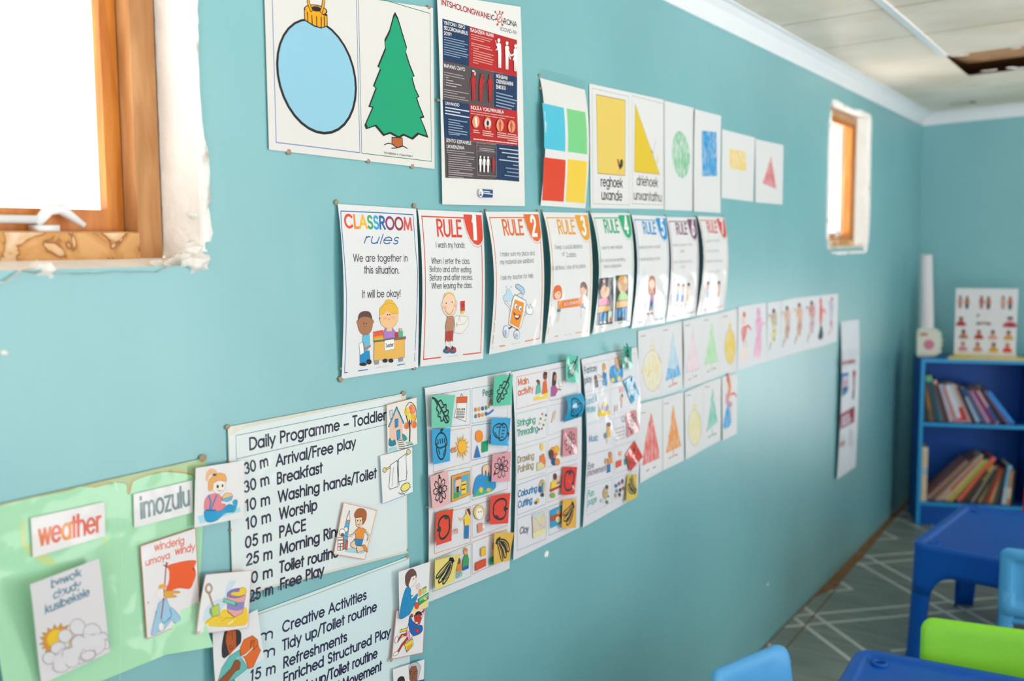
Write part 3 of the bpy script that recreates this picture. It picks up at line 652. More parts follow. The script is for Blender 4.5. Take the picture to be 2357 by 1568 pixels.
def man(x, y, h, c, arms='down', lean=0):
    w = h*.095
    s.ell(x+lean, y-h*.43, w*.5, h*.07, c); s.poly([(x-w*.75+lean,y-h*.30),(x-w*.35+lean,y-h*.345),(x+w*.35+lean,y-h*.345),(x+w*.75+lean,y-h*.29),(x+w*.55,y+h*.02),(x+w*.45,y+h*.5),(x+w*.08,y+h*.5),(x,y+h*.12),(x-w*.1,y+h*.5),(x-w*.5,y+h*.48),(x-w*.6,y)], c)
    if arms == 'down':
        s.line([(x-w*.75+lean,y-h*.28),(x-w*1.0,y-h*.12),(x-w*.95,y+h*.04)], w*.32, c); s.line([(x+w*.75+lean,y-h*.27),(x+w*1.05,y-h*.1),(x+w*1.0,y+h*.05)], w*.32, c)
    elif arms == 'up': s.line([(x+w*.5+lean,y-h*.26),(x+w*1.4,y-h*.22),(x+w*1.35,y-h*.36)], w*.4, c); s.line([(x+w*.4,y-h*.2),(x+w*1.0,y-h*.1),(x+w*1.5,y-h*.04)], w*.36, c)
    elif arms == 'upl': s.line([(x-w*.5+lean,y-h*.28),(x-w*1.2,y-h*.27),(x-w*1.45,y-h*.42)], w*.4, c); s.line([(x-w*.4,y-h*.2),(x-w*1.4,y-h*.1)], w*.36, c)
use(Bq)
man(385, 800, 445, WH, 'upl', -15); man(493, 835, 425, WH, 'none'); man(622, 870, 410, WH, 'none')
s.line([(505,740),(545,830),(590,820),(615,770)], 26, WH, sm=True); s.line([(515,820),(545,885)], 26, WH); s.line([(610,840),(585,900)], 26, WH)
use(A); man(575, 1305, 430, '#b3262a'); man(685, 1320, 420, '#b3262a', 'up', 15); s.ell(597, 1110, 9, 30, '#e7dfdf'); s.poly([(555,1055),(590,1062),(590,1085),(555,1080)], '#e7dfdf')
use(Bq); man(238, 1330, 420, '#b3262a')
s.text('NGUBANI', (325,1165), (495,1200), 48, WH, .14); s.text('OSENGXAKINI', (325,1245), (578,1290), 50, WH, .14); s.text('ENKULU', (325,1330), (470,1350), 50, WH, .14)
s.greek((325,1395), (632,1470), 5, 48, '#8fa3bd', (.8,1,.93,.86,.75), 17)
use(Cq)
s.text('UNYANGO', (135,125), (330,155), 40, WH, .14); s.greek((137,165), (465,222), 3, 42, '#c9d0dc', (1,.62,1), 17); s.greek((180,330), (440,372), 2, 36, '#8fa3bd', (1,.6), 13); s.greek((180,398), (440,440), 4, 36, '#8fa3bd', (.78,.77,1,.98,), 13); s.greek((190,535), (330,550), 1, 36, '#8fa3bd', (1,), 13)
s.text('INDLELA YOKUYIKHUSELA', (490,185), (945,250), 42, WH, .14); s.greek((490,215), (1095,310), 2, 33, '#dba09a', (1,.78), 12)
for (x, y) in ((560,365),(724,390),(895,415),(1056,430)): s.ell(x, y, 50, 86, '#e2946c')
s.ell(724, 385, 44, 52, '#d8cfd0'); s.ell(724, 385, 18, 38, '#33202a'); s.poly([(540,310),(570,300),(580,420),(560,440)], '#efe6e2'); s.poly([(712,430),(735,430),(738,475),(708,475)], RD)
man(895, 420, 150, '#b3302c'); man(1052, 435, 150, '#b8483a'); 
for x, y, n in ((520,480,2),(650,490,3),(855,515,3),(1000,535,4)): s.greek((x,y), (x+150 if n > 2 else x+90, y+22 if n > 2 else y+12), n, 28, '#e6b9b2', (.8,1,.95,.85), 12)
s.greek((525,603), (1125,672), 1, 30, '#f0d6d2', (1,), 13)
s.text('IZINTO EZIFANELE', (146,640), (490,682), 40, WH, .14); s.text('UKWENZIWA', (150,725), (395,750), 42, WH, .14)
s.greek((152,758), (525,798), 2, 30, '#a99fa2', (1,.7), 11); s.greek((175,825), (535,860), 9, 30, '#a99fa2', (1,.97,.76,.92,.88,1,.92,.42,.95), 11); s.greek((178,1060), (515,1090), 3, 32, '#a99fa2', (1,.97,.6), 11)
s.frame([(565,655),(836,685),(845,1122),(580,1105)], 7, '#9b9395'); s.line([(568,695),(836,722)], 4, '#9b9395'); s.line([(570,770),(838,798)], 4, '#9b9395'); s.greek((605,730), (820,755), 2, 24, '#b8b0b2', (.95,1), 9)
for x, y in ((618,950),(670,955),(723,957)): man(x, y, 225, '#efedee')
man(797, 960, 215, '#b3262a'); s.line([(760,860),(760,1060)], 4, '#b3262a')
for i, (x, t) in enumerate(((880,1),(915,1),(990,1),(875,1),(1070,1),(970,1),(985,1),(950,1))): s.greek((x,735+i*52+(x-880)*.12), (1152,768+i*52), 1, 30, '#c9d0de' if i < 4 else '#8fa3bd', (1,), 13)
s.poly([(640,1302),(786,1310),(784,1418),(600,1415)], '#17457c'); s.ell(620, 1355, 32, 55, '#f2f2f4'); s.line([(605,1335),(610,1375)], 12, '#1d4a80'); s.line([(622,1335),(622,1375)], 12, '#1d4a80'); s.ell(616, 1382, 22, 10, '#1d4a80'); s.greek((655,1328), (775,1345), 2, 26, '#dfe6f0', (.75,1), 12)
s.build([(-.01, .5, .006)])
# four colour blocks in a plastic sleeve
K6 = (1220, 140, 3.928)
s = Sheet('colour_block_sheet', 'white sheet with four coloured squares, blue, green, red and yellow', 'poster', K6, [(90,155),(495,262),(500,1335),(95,1310)], '#dfdedd', .002, bend=(.001,.002,.004,.003,.014,.15), m=LAMI)
s.poly([(110,380),(306,425),(318,822),(127,792)], '#4cbcd8'); s.poly([(330,430),(500,465),(516,847),(343,822)], '#77cb85')
s.poly([(125,872),(322,897),(303,1275),(108,1262)], '#d93a0c'); s.poly([(342,888),(516,910),(495,1290),(322,1275)], '#ecc73a')
oc = s.build([(.0, -.02, .008), (.0, .08, .006)])
sl_m, N, L, b = newmat('clear_plastic_sleeve'); N.remove(b)
t = N.new('ShaderNodeBsdfTransparent'); t.inputs[0].default_value = (.93, .97, .97, 1); g = N.new('ShaderNodeBsdfGlossy'); g.inputs[1].default_value = .2; mx = N.new('ShaderNodeMixShader'); mx.inputs[0].default_value = .07
L.new(t.outputs[0], mx.inputs[1]); L.new(g.outputs[0], mx.inputs[2]); L.new(mx.outputs[0], N['Material Output'].inputs[0])
bm = bmesh.new(); pl = [hit(K6[0]+x/K6[2], K6[1]+y/K6[2], 0, .002) for x, y in ((85,65),(495,180),(495,258),(92,150))]
q = [bm.verts.new((.0008, p.y-s.o[0], p.z-s.o[1])) for p in pl]; bm.faces.new(q)
so = bobj('plastic_sleeve', bm, sl_m, oc); so['label'] = 'clear plastic sleeve showing above the sheet'
# rectangle and triangle cards
s = Sheet('shape_word_poster', 'white poster with a yellow rectangle and yellow triangle above two-line words', 'poster', K6, [(535,205),(1210,352),(1212,1342),(548,1332)], '#dcdcdd', .002)
s.frame([(562,248),(893,322),(900,1303),(570,1292)], 5, '#a9a6a2'); s.frame([(922,315),(1207,388),(1200,1303),(925,1292)], 5, '#a9a6a2')
s.poly([(598,305),(862,358),(858,1040),(612,1018)], '#e0c463', ol='#6d5f2a', lw=5); s.poly([(950,390),(1172,1028),(942,1003)], '#dcbd31', ol='#8a7a26', lw=4)
s.poly([(785,885),(800,890),(812,935),(840,900),(838,950),(815,985),(800,955)], '#2c2a26'); s.poly([(785,885),(800,890),(806,945),(795,945)], '#b35a2a'); s.ell(826, 915, 13, 25, '#1f4a2c'); s.line([(806,975),(800,1000)], 5, '#8a6a2a')
s.line([(1110,880),(1125,770),(1140,705)], 8, '#b9bab4', sm=True); s.line([(1150,860),(1155,900),(1140,925)], 14, '#d7c14a', sm=True); s.line([(1098,810),(1110,835)], 9, '#7d6a4a')
s.text('reghoek', (638,1132), (835,1145), 88, '#3c2c28', .1); s.text('uxande', (643,1252), (832,1264), 88, '#3c2c28', .1)
s.text('driehoek', (963,1122), (1155,1140), 85, '#5a4f4a', .09); s.text('unxantathu', (935,1252), (1188,1272), 82, '#5a4f4a', .09)
s.build([(-.01, .62, .006)])
# four crayon shapes on plain paper
def plain(label, c, x0, bend=None): return Sheet('crayon_drawing', label, 'drawing', K6, c, '#dadcdf', x0, bend=bend, group='crayon shapes on plain paper')
s = plain('plain white sheet with a green crayon circle', [(1215,360),(1485,428),(1485,1358),(1218,1348)], .0018); s.ell(1363, 848, 82, 214, '#5cb582', rot=-4, a=.62); s.build()
s = plain('plain white sheet with a blue crayon upright rectangle', [(1490,436),(1728,498),(1722,1376),(1482,1362)], .0028, (.004,.002,.004,.004,0,0)); s.poly([(1552,630),(1686,645),(1692,1042),(1556,1045)], '#1791cf', a=.85); s.build()
s = plain('plain white sheet with a small yellow crayon rectangle', [(1735,618),(2035,695),(2018,1275),(1730,1240)], .0018); s.poly([(1800,795),(1950,822),(1955,998),(1806,972)], '#e5c55a', a=.75); s.build()
s = plain('plain white sheet with a small red crayon triangle', [(2038,708),(2292,762),(2282,1300),(2036,1280)], .0028); s.poly([(2180,860),(2228,1162),(2102,1108)], '#cf5d66', a=.75); s.build()
# ================================================================== the row of laminated classroom rules
K8, K9, K10 = (770, 450, 3.563), (1110, 460, 4.238), (1350, 470, 4.9)
TXT = '#57525c'
def rule(F, n, label, corners, bend):
    s = Sheet('rule_poster', label, 'poster', F, corners, '#e2e2e5', .002, bend=bend, m=LAMI, group='laminated classroom rule sheets')
    return s
def rel(s, pts): return [s.at(u, v) for u, v in pts]
def ufill(s, pts, c, a=1.0): s.fill(rel(s, pts), c, a)
def ustrip(s, pts, w, c, closed=False): s.strip(rel(s, pts), w, c, closed)
def body(s, n, col, lines, tc=TXT, tw=.075, title=True):
    """frame, title, corner badge with the number and the lines of handwriting; u, v run over the sheet"""
    ustrip(s, [(.70,.042),(.045,.042),(.045,.955),(.30,.955)], .0024, col); ustrip(s, [(.66,.955),(.955,.955),(.955,.225)], .0024, col)
    s.greek_uv = None
    ufill(s, [(.685,.018),(.985,.018),(.985,.165),(.975,.19),(.94,.212),(.89,.222),(.83,.212),(.77,.18),(.72,.125),(.695,.07)], col)
    ustrip(s, [(.675,.045),(.685,.085),(.71,.135),(.76,.19),(.82,.226),(.89,.236),(.945,.226),(.985,.2)], .0009, col)
    A, B = s.at(.25, .163), s.at(.635, .163); s.textw('RULE', A, B, .0295/.72, col, .125)
    w = {1: .03, 4: .11}.get(n, .1); A, B = s.at(.85-w/2, .172), s.at(.85+w/2, .172); s.textw(str(n), A, B, .040/.72, '#efeeee', .14 if n != 1 else .45)
    for v, u0, u1, t in lines:
        s.textw(t, s.at(u0, v), s.at(u1, v), .0125/.72, tc, tw)
    s.textw('classroom', s.at(.40, .958), s.at(.58, .958), .004/.72, '#a8a6aa', .1) if False else ustrip(s, [(.40,.956),(.57,.956)], .0012, '#c4c2c4')
SK = '#e9bd96'
# sheet with the heading
s = Sheet('rule_poster', 'first laminated sheet of the rules row, headed in rainbow letters, teacher at a desk below', 'poster', K8, [(25,70),(668,110),(685,1410),(58,1505)], '#e1e1e5', .002, bend=(.002,.002,.002,.003,.010,.5), m=LAMI, group='laminated classroom rule sheets')
s.line([(320,1422),(82,1455),(98,800),(88,620),(72,420),(55,230),(52,128),(345,140),(643,158),(662,420),(682,620),(676,900),(656,1370),(447,1403)], 8, '#2c6cb0')
s.text('CLASSROOM', (86,260), (636,283), 100, BLK, .16, colors=['#e04a33','#ee8a2c','#f0b52f','#3fa56c','#2aa7d8','#2765a8','#8a3d6b','#93364f','#d9534a'])
s.text('rules', (235,392), (520,398), 80, '#2b5f9c', .09, slant=.3)
for y0, x0, x1, y1, t in ((542,155,600,540,'We are together in'),(638,243,530,640,'this situation.'),(838,225,540,830,'It will be okay!')): s.text(t, (x0,y0), (x1,y1), 60, '#4c3f4f', .1)
# boy
s.ell(250, 1055, 62, 92, '#a8724f', ol='#5a3b2a', lw=3); s.ell(187, 1040, 8, 18, '#a8724f'); s.ell(313, 1035, 8, 18, '#a8724f'); s.poly([(192,1030),(195,985),(215,958),(250,948),(285,955),(303,985),(307,1020),(290,1003),(250,995),(212,1003)], '#5b4038', True)
for x in (240, 260): s.ell(x, 1050, 4, 6, BLK)
s.line([(238,1070),(250,1078),(262,1068)], 3, '#6b4432')
s.poly([(228,1148),(285,1140),(290,1240),(250,1290),(222,1280)], '#62b9dc', ol='#3b6f8a', lw=2)
s.poly([(205,1280),(285,1270),(292,1345),(262,1375),(205,1372)], '#1488c8'); s.poly([(200,1215),(232,1205),(240,1290),(208,1310)], '#eef0f4', ol='#556', lw=2); s.line([(235,1210),(245,1262),(290,1235)], 16, '#a8724f')
s.ell(232, 1385, 30, 14, BLK); s.ell(280, 1365, 22, 22, BLK)
# teacher
s.poly([(370,975),(368,930),(400,890),(445,855),(490,880),(520,925),(524,970),(480,960),(440,930)], '#eab53b'); s.ell(443, 1000, 76, 92, '#eec08f', ol='#8a6a44', lw=2); s.ell(447, 872, 34, 20, '#eab53b')
s.poly([(366,982),(372,930),(410,895),(447,882),(490,890),(518,935),(523,968),(470,972),(430,935),(400,970)], '#eab53b', ol='#a87e2a', lw=2)
for x in (433, 450): s.ell(x, 978, 4, 6, BLK)
s.line([(432,1012),(445,1018),(458,1008)], 3, '#a2523f'); s.ell(410, 1005, 14, 10, '#f0a98c'); s.ell(478, 1000, 14, 10, '#f0a98c'); s.ell(368, 1008, 4, 8, '#7a3f8a')
s.poly([(415,1090),(470,1086),(495,1115),(497,1165),(398,1175),(400,1125)], '#a77bc4', ol='#6b4a86', lw=2); s.poly([(425,1085),(465,1085),(468,1112),(425,1115)], '#eec08f')
for y, c in ((1118,'#df5133'),(1142,'#e2572f'),(1160,'#f0912f'),(1180,'#a8cf45')): s.poly([(315,y),(395,y-14),(397,y+8),(318,y+20)], c)
s.poly([(315,1190),(582,1155),(580,1180),(318,1205)], '#7a6258'); s.poly([(322,1205),(570,1180),(572,1330),(318,1355)], '#e6b257', ol='#94702f', lw=2)
s.ell(505, 1143, 17, 24, '#c0282c'); s.poly([(518,1118),(556,1112),(556,1160),(520,1163)], '#4fae86'); 
for i, c in enumerate(('#d9443a','#e8a23a','#4f9bd0')): s.line([(528+i*10,1116),(526+i*10,1092)], 7, c)
s.poly([(405,1190),(483,1178),(485,1258),(408,1275)], '#f0f0f2', ol='#777', lw=2); s.text('Teacher', (415,1248), (478,1236), 30, '#4a3550', .12)
for x in (342, 540): s.poly([(x-18,1355-(x-342)*.13),(x+18,1350-(x-342)*.13),(x+16,1385-(x-342)*.13),(x-16,1388-(x-342)*.13)], '#8d9298')
for x in (410, 458): s.ell(x, 1355, 19, 17, BLK)
s.text('by the class', (335,1418), (430,1402), 20, '#bdbbc0', .08) if False else s.line([(335,1415),(430,1400)], 4, '#cfcdd1')
s.build([(-.005,-.01,.009),(.985,-.02,.009),(-.0,1.0,.010),(.96,1.0,.009),(.0,.94,.004)])
RB = 'rule sheet with %s badge numbered %d, %s'
# 1
s = rule(K8, 1, RB % ('red', 1, 'boy washing hands below the text'), [(683,115),(1210,140),(1218,1340),(702,1405)], (.002,.002,.001,.004,.009,.3))
body(s, 1, '#d9452f', [])
for y0, x0, x1, y1, t in ((428,832,1070,430,'I wash my hands:'),(560,795,1110,560,'When I enter the class.'),(628,780,1125,630,'Before and after eating.'),(697,780,1133,692,'Before and after recess.'),(765,795,1128,757,'When leaving the class.')): s.text(t, (x0,y0), (x1,y1), 48, '#4f4e55', .075)
s.ell(940, 900, 60, 95, '#efcdb2', ol='#7d5f50', lw=3); s.ell(880, 898, 8, 16, '#efcdb2', ol='#7d5f50', lw=2); s.ell(997, 885, 8, 16, '#efcdb2', ol='#7d5f50', lw=2)
s.poly([(885,840),(900,805),(935,790),(970,800),(985,830),(965,815),(935,808),(905,815)], '#e5bd63'); s.ell(914, 883, 4, 6, BLK); s.ell(962, 875, 4, 6, BLK); s.line([(905,940),(925,970),(950,972),(972,935)], 4, '#7d4a3a', True); s.ell(905, 920, 16, 14, '#efb09c'); s.ell(985, 905, 12, 14, '#efb09c')
s.poly([(922,993),(968,990),(980,1050),(970,1110),(912,1118),(905,1080)], '#b58163', ol='#6b4736', lw=3); s.line([(940,1015),(960,1050),(1000,1045)], 24, '#b58163'); s.line([(1000,1045),(1012,1035)], 18, '#efcdb2')
s.poly([(978,1000),(1000,985),(1095,995),(1098,1065),(1040,1135),(975,1125),(985,1070)], '#e8e4e0', ol='#9a9088', lw=3); s.line([(1000,1060),(1060,1055),(1095,1000)], 3, '#9a9088'); s.line([(1010,1030),(1020,990),(1030,1030)], 6, '#b9b4b0'); s.line([(998,1045),(1000,1075)], 8, '#4f9bd0')
s.poly([(1030,868),(1066,863),(1066,950),(1032,955)], '#d2352f'); s.poly([(1032,950),(1062,945),(1058,970),(1036,972)], '#e9c43a'); s.ell(1048, 900, 10, 22, '#a8262a')
s.poly([(908,1118),(970,1110),(966,1195),(940,1200),(938,1150),(930,1200),(905,1200)], '#b43127', ol='#6b1f1a', lw=2)
for x in (915, 952): s.line([(x,1198),(x,1245)], 14, '#f0ece8')
for x in (918, 965): s.ell(x, 1275, 29, 22, '#1f5f8c'); s.ell(x+10, 1262, 18, 20, '#b9322c'); s.ell(x-4, 1250, 8, 16, '#1d2a3a')
s.build([(1.0,.0,.007),(.0,.0,.005)])
# 2
s = rule(K9, 2, RB % ('orange', 2, 'soap bottle with a face below the text'), [(30,115),(550,118),(578,1405),(66,1512)], (.002,.002,.004,.004,.018,.35))
body(s, 2, '#dd6a28', [])
for y0, x0, x1, y1, t in ((552,175,512,540,'I make sure my place and'),(630,178,505,612,'my material are sanitized.'),(783,180,502,758,'I ask my teacher for help.')): s.text(t, (x0,y0), (x1,y1), 46, '#8b8c90', .075)
SB = '#a9c6de'
s.line([(285,1100),(262,1040),(225,1000)], 26, '#39424a', True); s.line([(285,1100),(262,1040),(225,1000)], 18, '#dfe6ec', True); s.line([(400,1130),(430,1100),(455,1090)], 26, '#39424a'); s.line([(400,1130),(430,1100),(455,1090)], 18, '#c9d8e6')
s.poly([(430,1100),(425,1060),(440,1020),(455,1060),(468,1015),(478,1060),(490,1045),(488,1110),(450,1118)], '#eef0f3', True, ol='#39424a', lw=5)
s.poly([(210,980),(205,940),(230,920),(235,880),(262,870),(280,910),(295,950),(275,990),(240,985)], '#b9d6ea', True, ol='#7d9fb8', lw=3); s.ell(232, 850, 10, 12, '#b9d6ea'); s.ell(280, 850, 9, 11, '#b9d6ea')
s.poly([(325,830),(350,825),(400,860),(412,900),(390,930),(370,890),(330,860)], SB, True, ol='#39424a', lw=5); s.ell(368, 935, 26, 22, '#d8dce0', ol='#39424a', lw=4)
s.poly([(315,925),(425,985),(420,1080),(375,1240),(350,1270),(255,1215),(262,1140),(290,980)], '#e9ebee', ol='#39424a', lw=6); s.poly([(315,970),(405,1005),(395,1100),(355,1255),(265,1205),(285,1090)], '#ec9125')
s.ell(325, 1040, 15, 28, '#f2f2f2', ol='#333', lw=3); s.ell(368, 1060, 14, 28, '#f2f2f2', ol='#333', lw=3); s.ell(330, 1045, 7, 14, '#4a7aa8'); s.ell(372, 1066, 7, 14, '#4a7aa8')
s.poly([(295,1085),(330,1125),(375,1125),(352,1165),(330,1175),(312,1145)], '#7a2f1c'); s.poly([(312,1128),(355,1132),(345,1150),(320,1146)], '#f4f4f4')
s.line([(285,1240),(245,1265)], 16, '#39424a'); s.line([(335,1265),(335,1300)], 16, '#39424a'); s.ell(228, 1285, 28, 58, '#dfe3ee', ol='#39424a', lw=4); s.ell(333, 1315, 28, 42, '#dfe3ee', ol='#39424a', lw=4); s.ell(222, 1300, 14, 34, '#9fb3d8'); s.ell(330, 1325, 14, 22, '#9fb3d8')
s.build([(.02,-.01,.006),(.99,-.01,.006)])
# 3
s = rule(K9, 3, RB % ('yellow', 3, 'two children carrying a banner below'), [(590,120),(1026,128),(1043,1330),(608,1405)], (.002,.002,.006,.004,.02,.35))
body(s, 3, '#e3a02c', [])
for y0, x0, x1, y1, t in ((483,705,978,470,'I keep a social distance'),(548,778,805,546,'of'),(556,822,915,550,'2 meters'),(688,678,1010,660,'At all times, I stay at my place.')): s.text(t, (x0,y0), (x1,y1), 42, '#9a9a9e', .08)
s.line([(820,558),(915,553)], 4, '#9a9a9e')
s.poly([(695,965),(692,900),(705,850),(735,832),(765,845),(778,900),(770,960),(720,975)], '#e0672a', True); s.ell(735, 925, 32, 46, '#f0c3a8'); s.poly([(705,915),(712,865),(745,855),(772,900),(740,890)], '#e0672a'); s.ell(744, 915, 4, 6, BLK)
s.line([(745,1070),(725,1185)], 10, '#ecc4b0'); s.line([(755,1070),(745,1180)], 10, '#ecc4b0'); s.line([(965,1040),(960,1150)], 10, '#ecc4b0'); s.poly([(730,1065),(765,1062),(760,1095),(728,1095)], '#2c7f98')
s.poly([(955,860),(965,815),(985,800),(1010,815),(1025,870),(1020,945),(1005,920)], '#8a6658', True); s.ell(985, 885, 30, 46, '#eec0a8'); s.poly([(960,870),(975,820),(1005,830),(1012,880),(985,850)], '#8a6658'); s.poly([(968,935),(985,935),(990,1010),(970,1010)], '#e9bcc4'); s.poly([(960,1010),(985,1010),(985,1055),(960,1055)], '#2c6f98'); s.line([(985,1040),(1000,1060)], 12, '#5aa0c8')
s.poly([(735,990),(970,952),(970,1035),(738,1068)], '#e58a2d'); s.poly([(785,1000),(935,975),(935,1020),(787,1042)], '#d9573a'); s.text('SOCIAL DISTANCING', (792,1035), (930,1012), 28, '#f2d4c6', .13)
s.build([(.0,-.01,.006),(1,-.01,.005)])
# 4
s = rule(K10, 4, RB % ('green', 4, 'two children at desks on dark panels'), [(45,98),(483,100),(492,1368),(66,1472)], (.002,.002,.005,.004,.022,.4))
body(s, 4, '#1fa873', [])
for y0, x0, x1, y1, t in ((510,170,408,498,'I use my own material.'),(655,150,438,640,'I do not borrow anything'),(722,195,395,708,'from a classmate.')): s.text(t, (x0,y0), (x1,y1), 40, '#a2a5a8', .08)
s.poly([(132,838),(302,822),(292,1348),(115,1370)], '#17343c'); s.poly([(328,808),(468,795),(458,1312),(315,1325)], '#17343c')
s.ell(203, 975, 52, 88, '#d8a887'); s.poly([(152,975),(158,915),(185,880),(215,870),(245,890),(265,945),(235,935),(205,920),(175,935)], '#57443f', True); s.ell(208, 865, 26, 30, '#57443f'); s.ell(192, 870, 14, 16, '#e28aa0')
s.poly([(135,1075),(180,1060),(240,1060),(258,1110),(255,1140),(132,1150)], '#dc7fa6'); s.poly([(132,1140),(262,1130),(262,1200),(125,1225)], '#dfae68'); s.poly([(132,1140),(262,1130),(262,1145),(130,1158)], '#8d7a68')
s.poly([(150,1225),(182,1222),(180,1330),(148,1335)], '#1687c4'); s.poly([(190,1220),(222,1218),(215,1325),(188,1330)], '#1687c4'); s.poly([(240,1210),(285,1205),(290,1320),(240,1340)], '#a9c3b4'); s.ell(268, 1300, 16, 30, '#c9685a')
s.poly([(118,1240),(130,1230),(128,1360),(116,1368)], '#8c8f94'); s.ell(160, 1338, 14, 12, '#e5dfe4'); s.ell(203, 1332, 14, 12, '#e5dfe4')
s.ell(405, 910, 55, 95, '#dcb08a'); s.poly([(355,880),(360,830),(400,805),(445,820),(455,870),(405,850)], '#d9a24a', True); s.poly([(355,1040),(375,1000),(430,990),(462,1030),(462,1075),(348,1085)], '#8fbf66')
s.poly([(335,1085),(465,1070),(465,1150),(328,1175)], '#dfae68'); s.poly([(335,1085),(465,1070),(465,1092),(333,1105)], '#8d7a68'); s.poly([(352,1178),(385,1172),(382,1285),(350,1290)], '#1687c4'); s.poly([(395,1170),(428,1165),(422,1280),(392,1284)], '#1687c4')
s.poly([(320,1185),(345,1182),(342,1320),(316,1325)], '#8797c4'); s.poly([(432,1165),(458,1162),(452,1312),(430,1312)], '#5a86c8'); s.ell(368, 1290, 14, 14, '#23303a'); s.ell(405, 1284, 14, 14, '#23303a')
s.build([(.0,-.01,.006),(1,-.005,.005)])
# 5
s = rule(K10, 5, RB % ('blue', 5, 'long-haired girl standing below'), [(508,120),(890,138),(885,1338),(505,1405)], (.002,.002,.004,.004,.018,.3))
body(s, 5, '#1c8fd0', [])
for y0, x0, x1, y1, t in ((505,585,838,492,'I keep my hands to myself.'),(640,598,835,625,'I avoid touching my face.')): s.text(t, (x0,y0), (x1,y1), 38, '#a9adb2', .08)
s.poly([(700,1010),(698,900),(708,830),(735,808),(765,825),(778,900),(775,1010),(735,1030)], '#b5694c', True); s.ell(738, 905, 30, 55, '#ecbfa4'); s.poly([(710,880),(725,825),(760,830),(768,870),(740,850)], '#c07a4a'); s.ell(727, 900, 3, 6, BLK); s.ell(748, 897, 3, 6, BLK); s.line([(728,940),(738,947),(750,937)], 4, '#8a4a44')
s.line([(715,1010),(738,965),(760,1005)], 12, '#ecbfa4'); s.poly([(722,1010),(755,1005),(752,1095),(715,1100)], '#a3599c'); s.poly([(718,1098),(750,1095),(742,1195),(732,1195),(732,1130),(715,1200),(705,1200)], '#2b5a84'); s.ell(692, 1240, 16, 12, '#b03a48'); s.ell(737, 1232, 16, 12, '#b03a48'); s.ell(657, 775, 14, 22, '#c8dfe8')
s.build([(1,-.01,.005)])
# 6
s = rule(K10, 6, RB % ('plum', 6, 'three small children standing below'), [(900,145),(1228,150),(1230,1262),(895,1330)], (.002,.002,.003,.003,.016,.3))
body(s, 6, '#7d3f68', [])
for y0, x0, x1, y1, t in ((480,980,1192,466,'When I sneeze I cover'),(545,1060,1105,540,'my nose'),(668,985,1190,656,'and I wash my hands'),(726,1058,1112,720,'after')): s.text(t, (x0,y0), (x1,y1), 34, '#b4b7bc', .08)
for x, y, hc, tc, bc in ((1035,930,'#3a3340','#a8c4d2','#2d8cc0'),(1090,935,'#5a4038','#b8c4d4','#3c6fae'),(1148,925,'#2f2c38','#d5b8a8','#e09a4a')):
    s.ell(x, y, 17, 34, '#e3b8a4'); s.ell(x+2, y-20, 15, 18, hc); s.poly([(x-14,y+32),(x+12,y+30),(x+8,y+90),(x-18,y+92)], tc); s.poly([(x-18,y+90),(x+8,y+88),(x-2,y+165),(x-24,y+168)], bc); s.line([(x-14,y+165),(x-22,y+205)], 10, '#e6c8bc'); s.ell(x-22, y+212, 14, 9, '#e3b4b8')
for x, y in ((992,850),(1180,835)): s.ell(x, y, 9, 12, '#ecc88a')
s.ell(1040, 832, 14, 10, '#c9dde4'); s.ell(1110, 835, 14, 10, '#d4e2e8')
s.build([(1,-.01,.004)])
# 7
s = rule(K10, 7, RB % ('coral red', 7, 'two small children far apart below'), [(1250,133),(1550,148),(1548,1195),(1240,1258)], (.002,.002,.004,.004,.022,.3))
body(s, 7, '#cf4a44', [])
for y0, x0, x1, y1, t in ((432,1345,1502,420,'I respect my friends'),(545,1362,1492,536,'and my teacher'),(660,1330,1530,648,'we stay in our own group'),(778,1368,1498,768,'to be safe')): s.text(t, (x0,y0), (x1,y1), 30, '#b4b7bc', .08)
for x, y, hc, tc, bc in ((1370,915,'#33303c','#c4a8b8','#3a8fc4'),(1492,910,'#4a3a38','#dba090','#c47a64')):
    s.ell(x, y, 18, 40, '#d8a894'); s.ell(x, y-25, 15, 20, hc); s.poly([(x-14,y+38),(x+14,y+36),(x+10,y+80),(x-14,y+82)], tc); s.poly([(x-14,y+80),(x+10,y+78),(x-2,y+140),(x-18,y+142)], bc); s.ell(x-12, y+165, 14, 9, '#dcd0e0')
s.build([(1,-.01,.004)])
# ================================================================== daily programme boards
K2, K3, K1, K14 = (440, 890, 3.824), (440, 1260, 4.135), (0, 1040, 2.969), (300, 1200, 4.259)
DK = '#2a2440'
def backing(name, F, corners, x0, col): pass
s = Sheet('programme_board', 'upper daily programme board with times and activities in dark letters', 'notice board', K2, [(322,355),(1890,58),(1905,1462),(365,1860)], '#d9d5cb', .003, m=LAMI)
s.poly([(335,440),(480,362),(1780,92),(1830,88),(1880,130),(1895,1445),(368,1835),(345,900)], '#dbe5e9')
s.line([(1720,165),(392,432),(398,638),(1720,335)], 4, '#3d4357')
s.text('Daily Programme _ Toddler', (512,556), (1716,288), 100, DK, .14)
L2 = [((470,772),(680,693),'30 m'),((748,700),(1448,530),'Arrival/Free play'),((466,935),(688,853),'30 m'),((755,858),(1155,755),'Breakfast'),((475,1098),(694,1030),'10 m'),((765,1018),(1630,800),'Washing hands/Toilet'),((480,1258),(702,1182),'10 m'),((775,1168),(1108,1082),'Worship'),((474,1423),(708,1352),'05 m'),((775,1330),(1008,1260),'PACE'),((482,1575),(713,1510),'25 m'),((778,1484),(1330,1300),'Morning Ring')]
for a, b, t in L2: s.text(t, a, b, 94, DK, .14)
s.ox, s.oy, s.k = K3
for a, b, t in (((838,242),(1400,85),'Toilet routine'),((520,360),(775,272),'10 m'),((846,405),(1262,258),'Free Play'),((548,520),(778,440),'25 m')): s.text(t, a, b, 100, DK, .14)
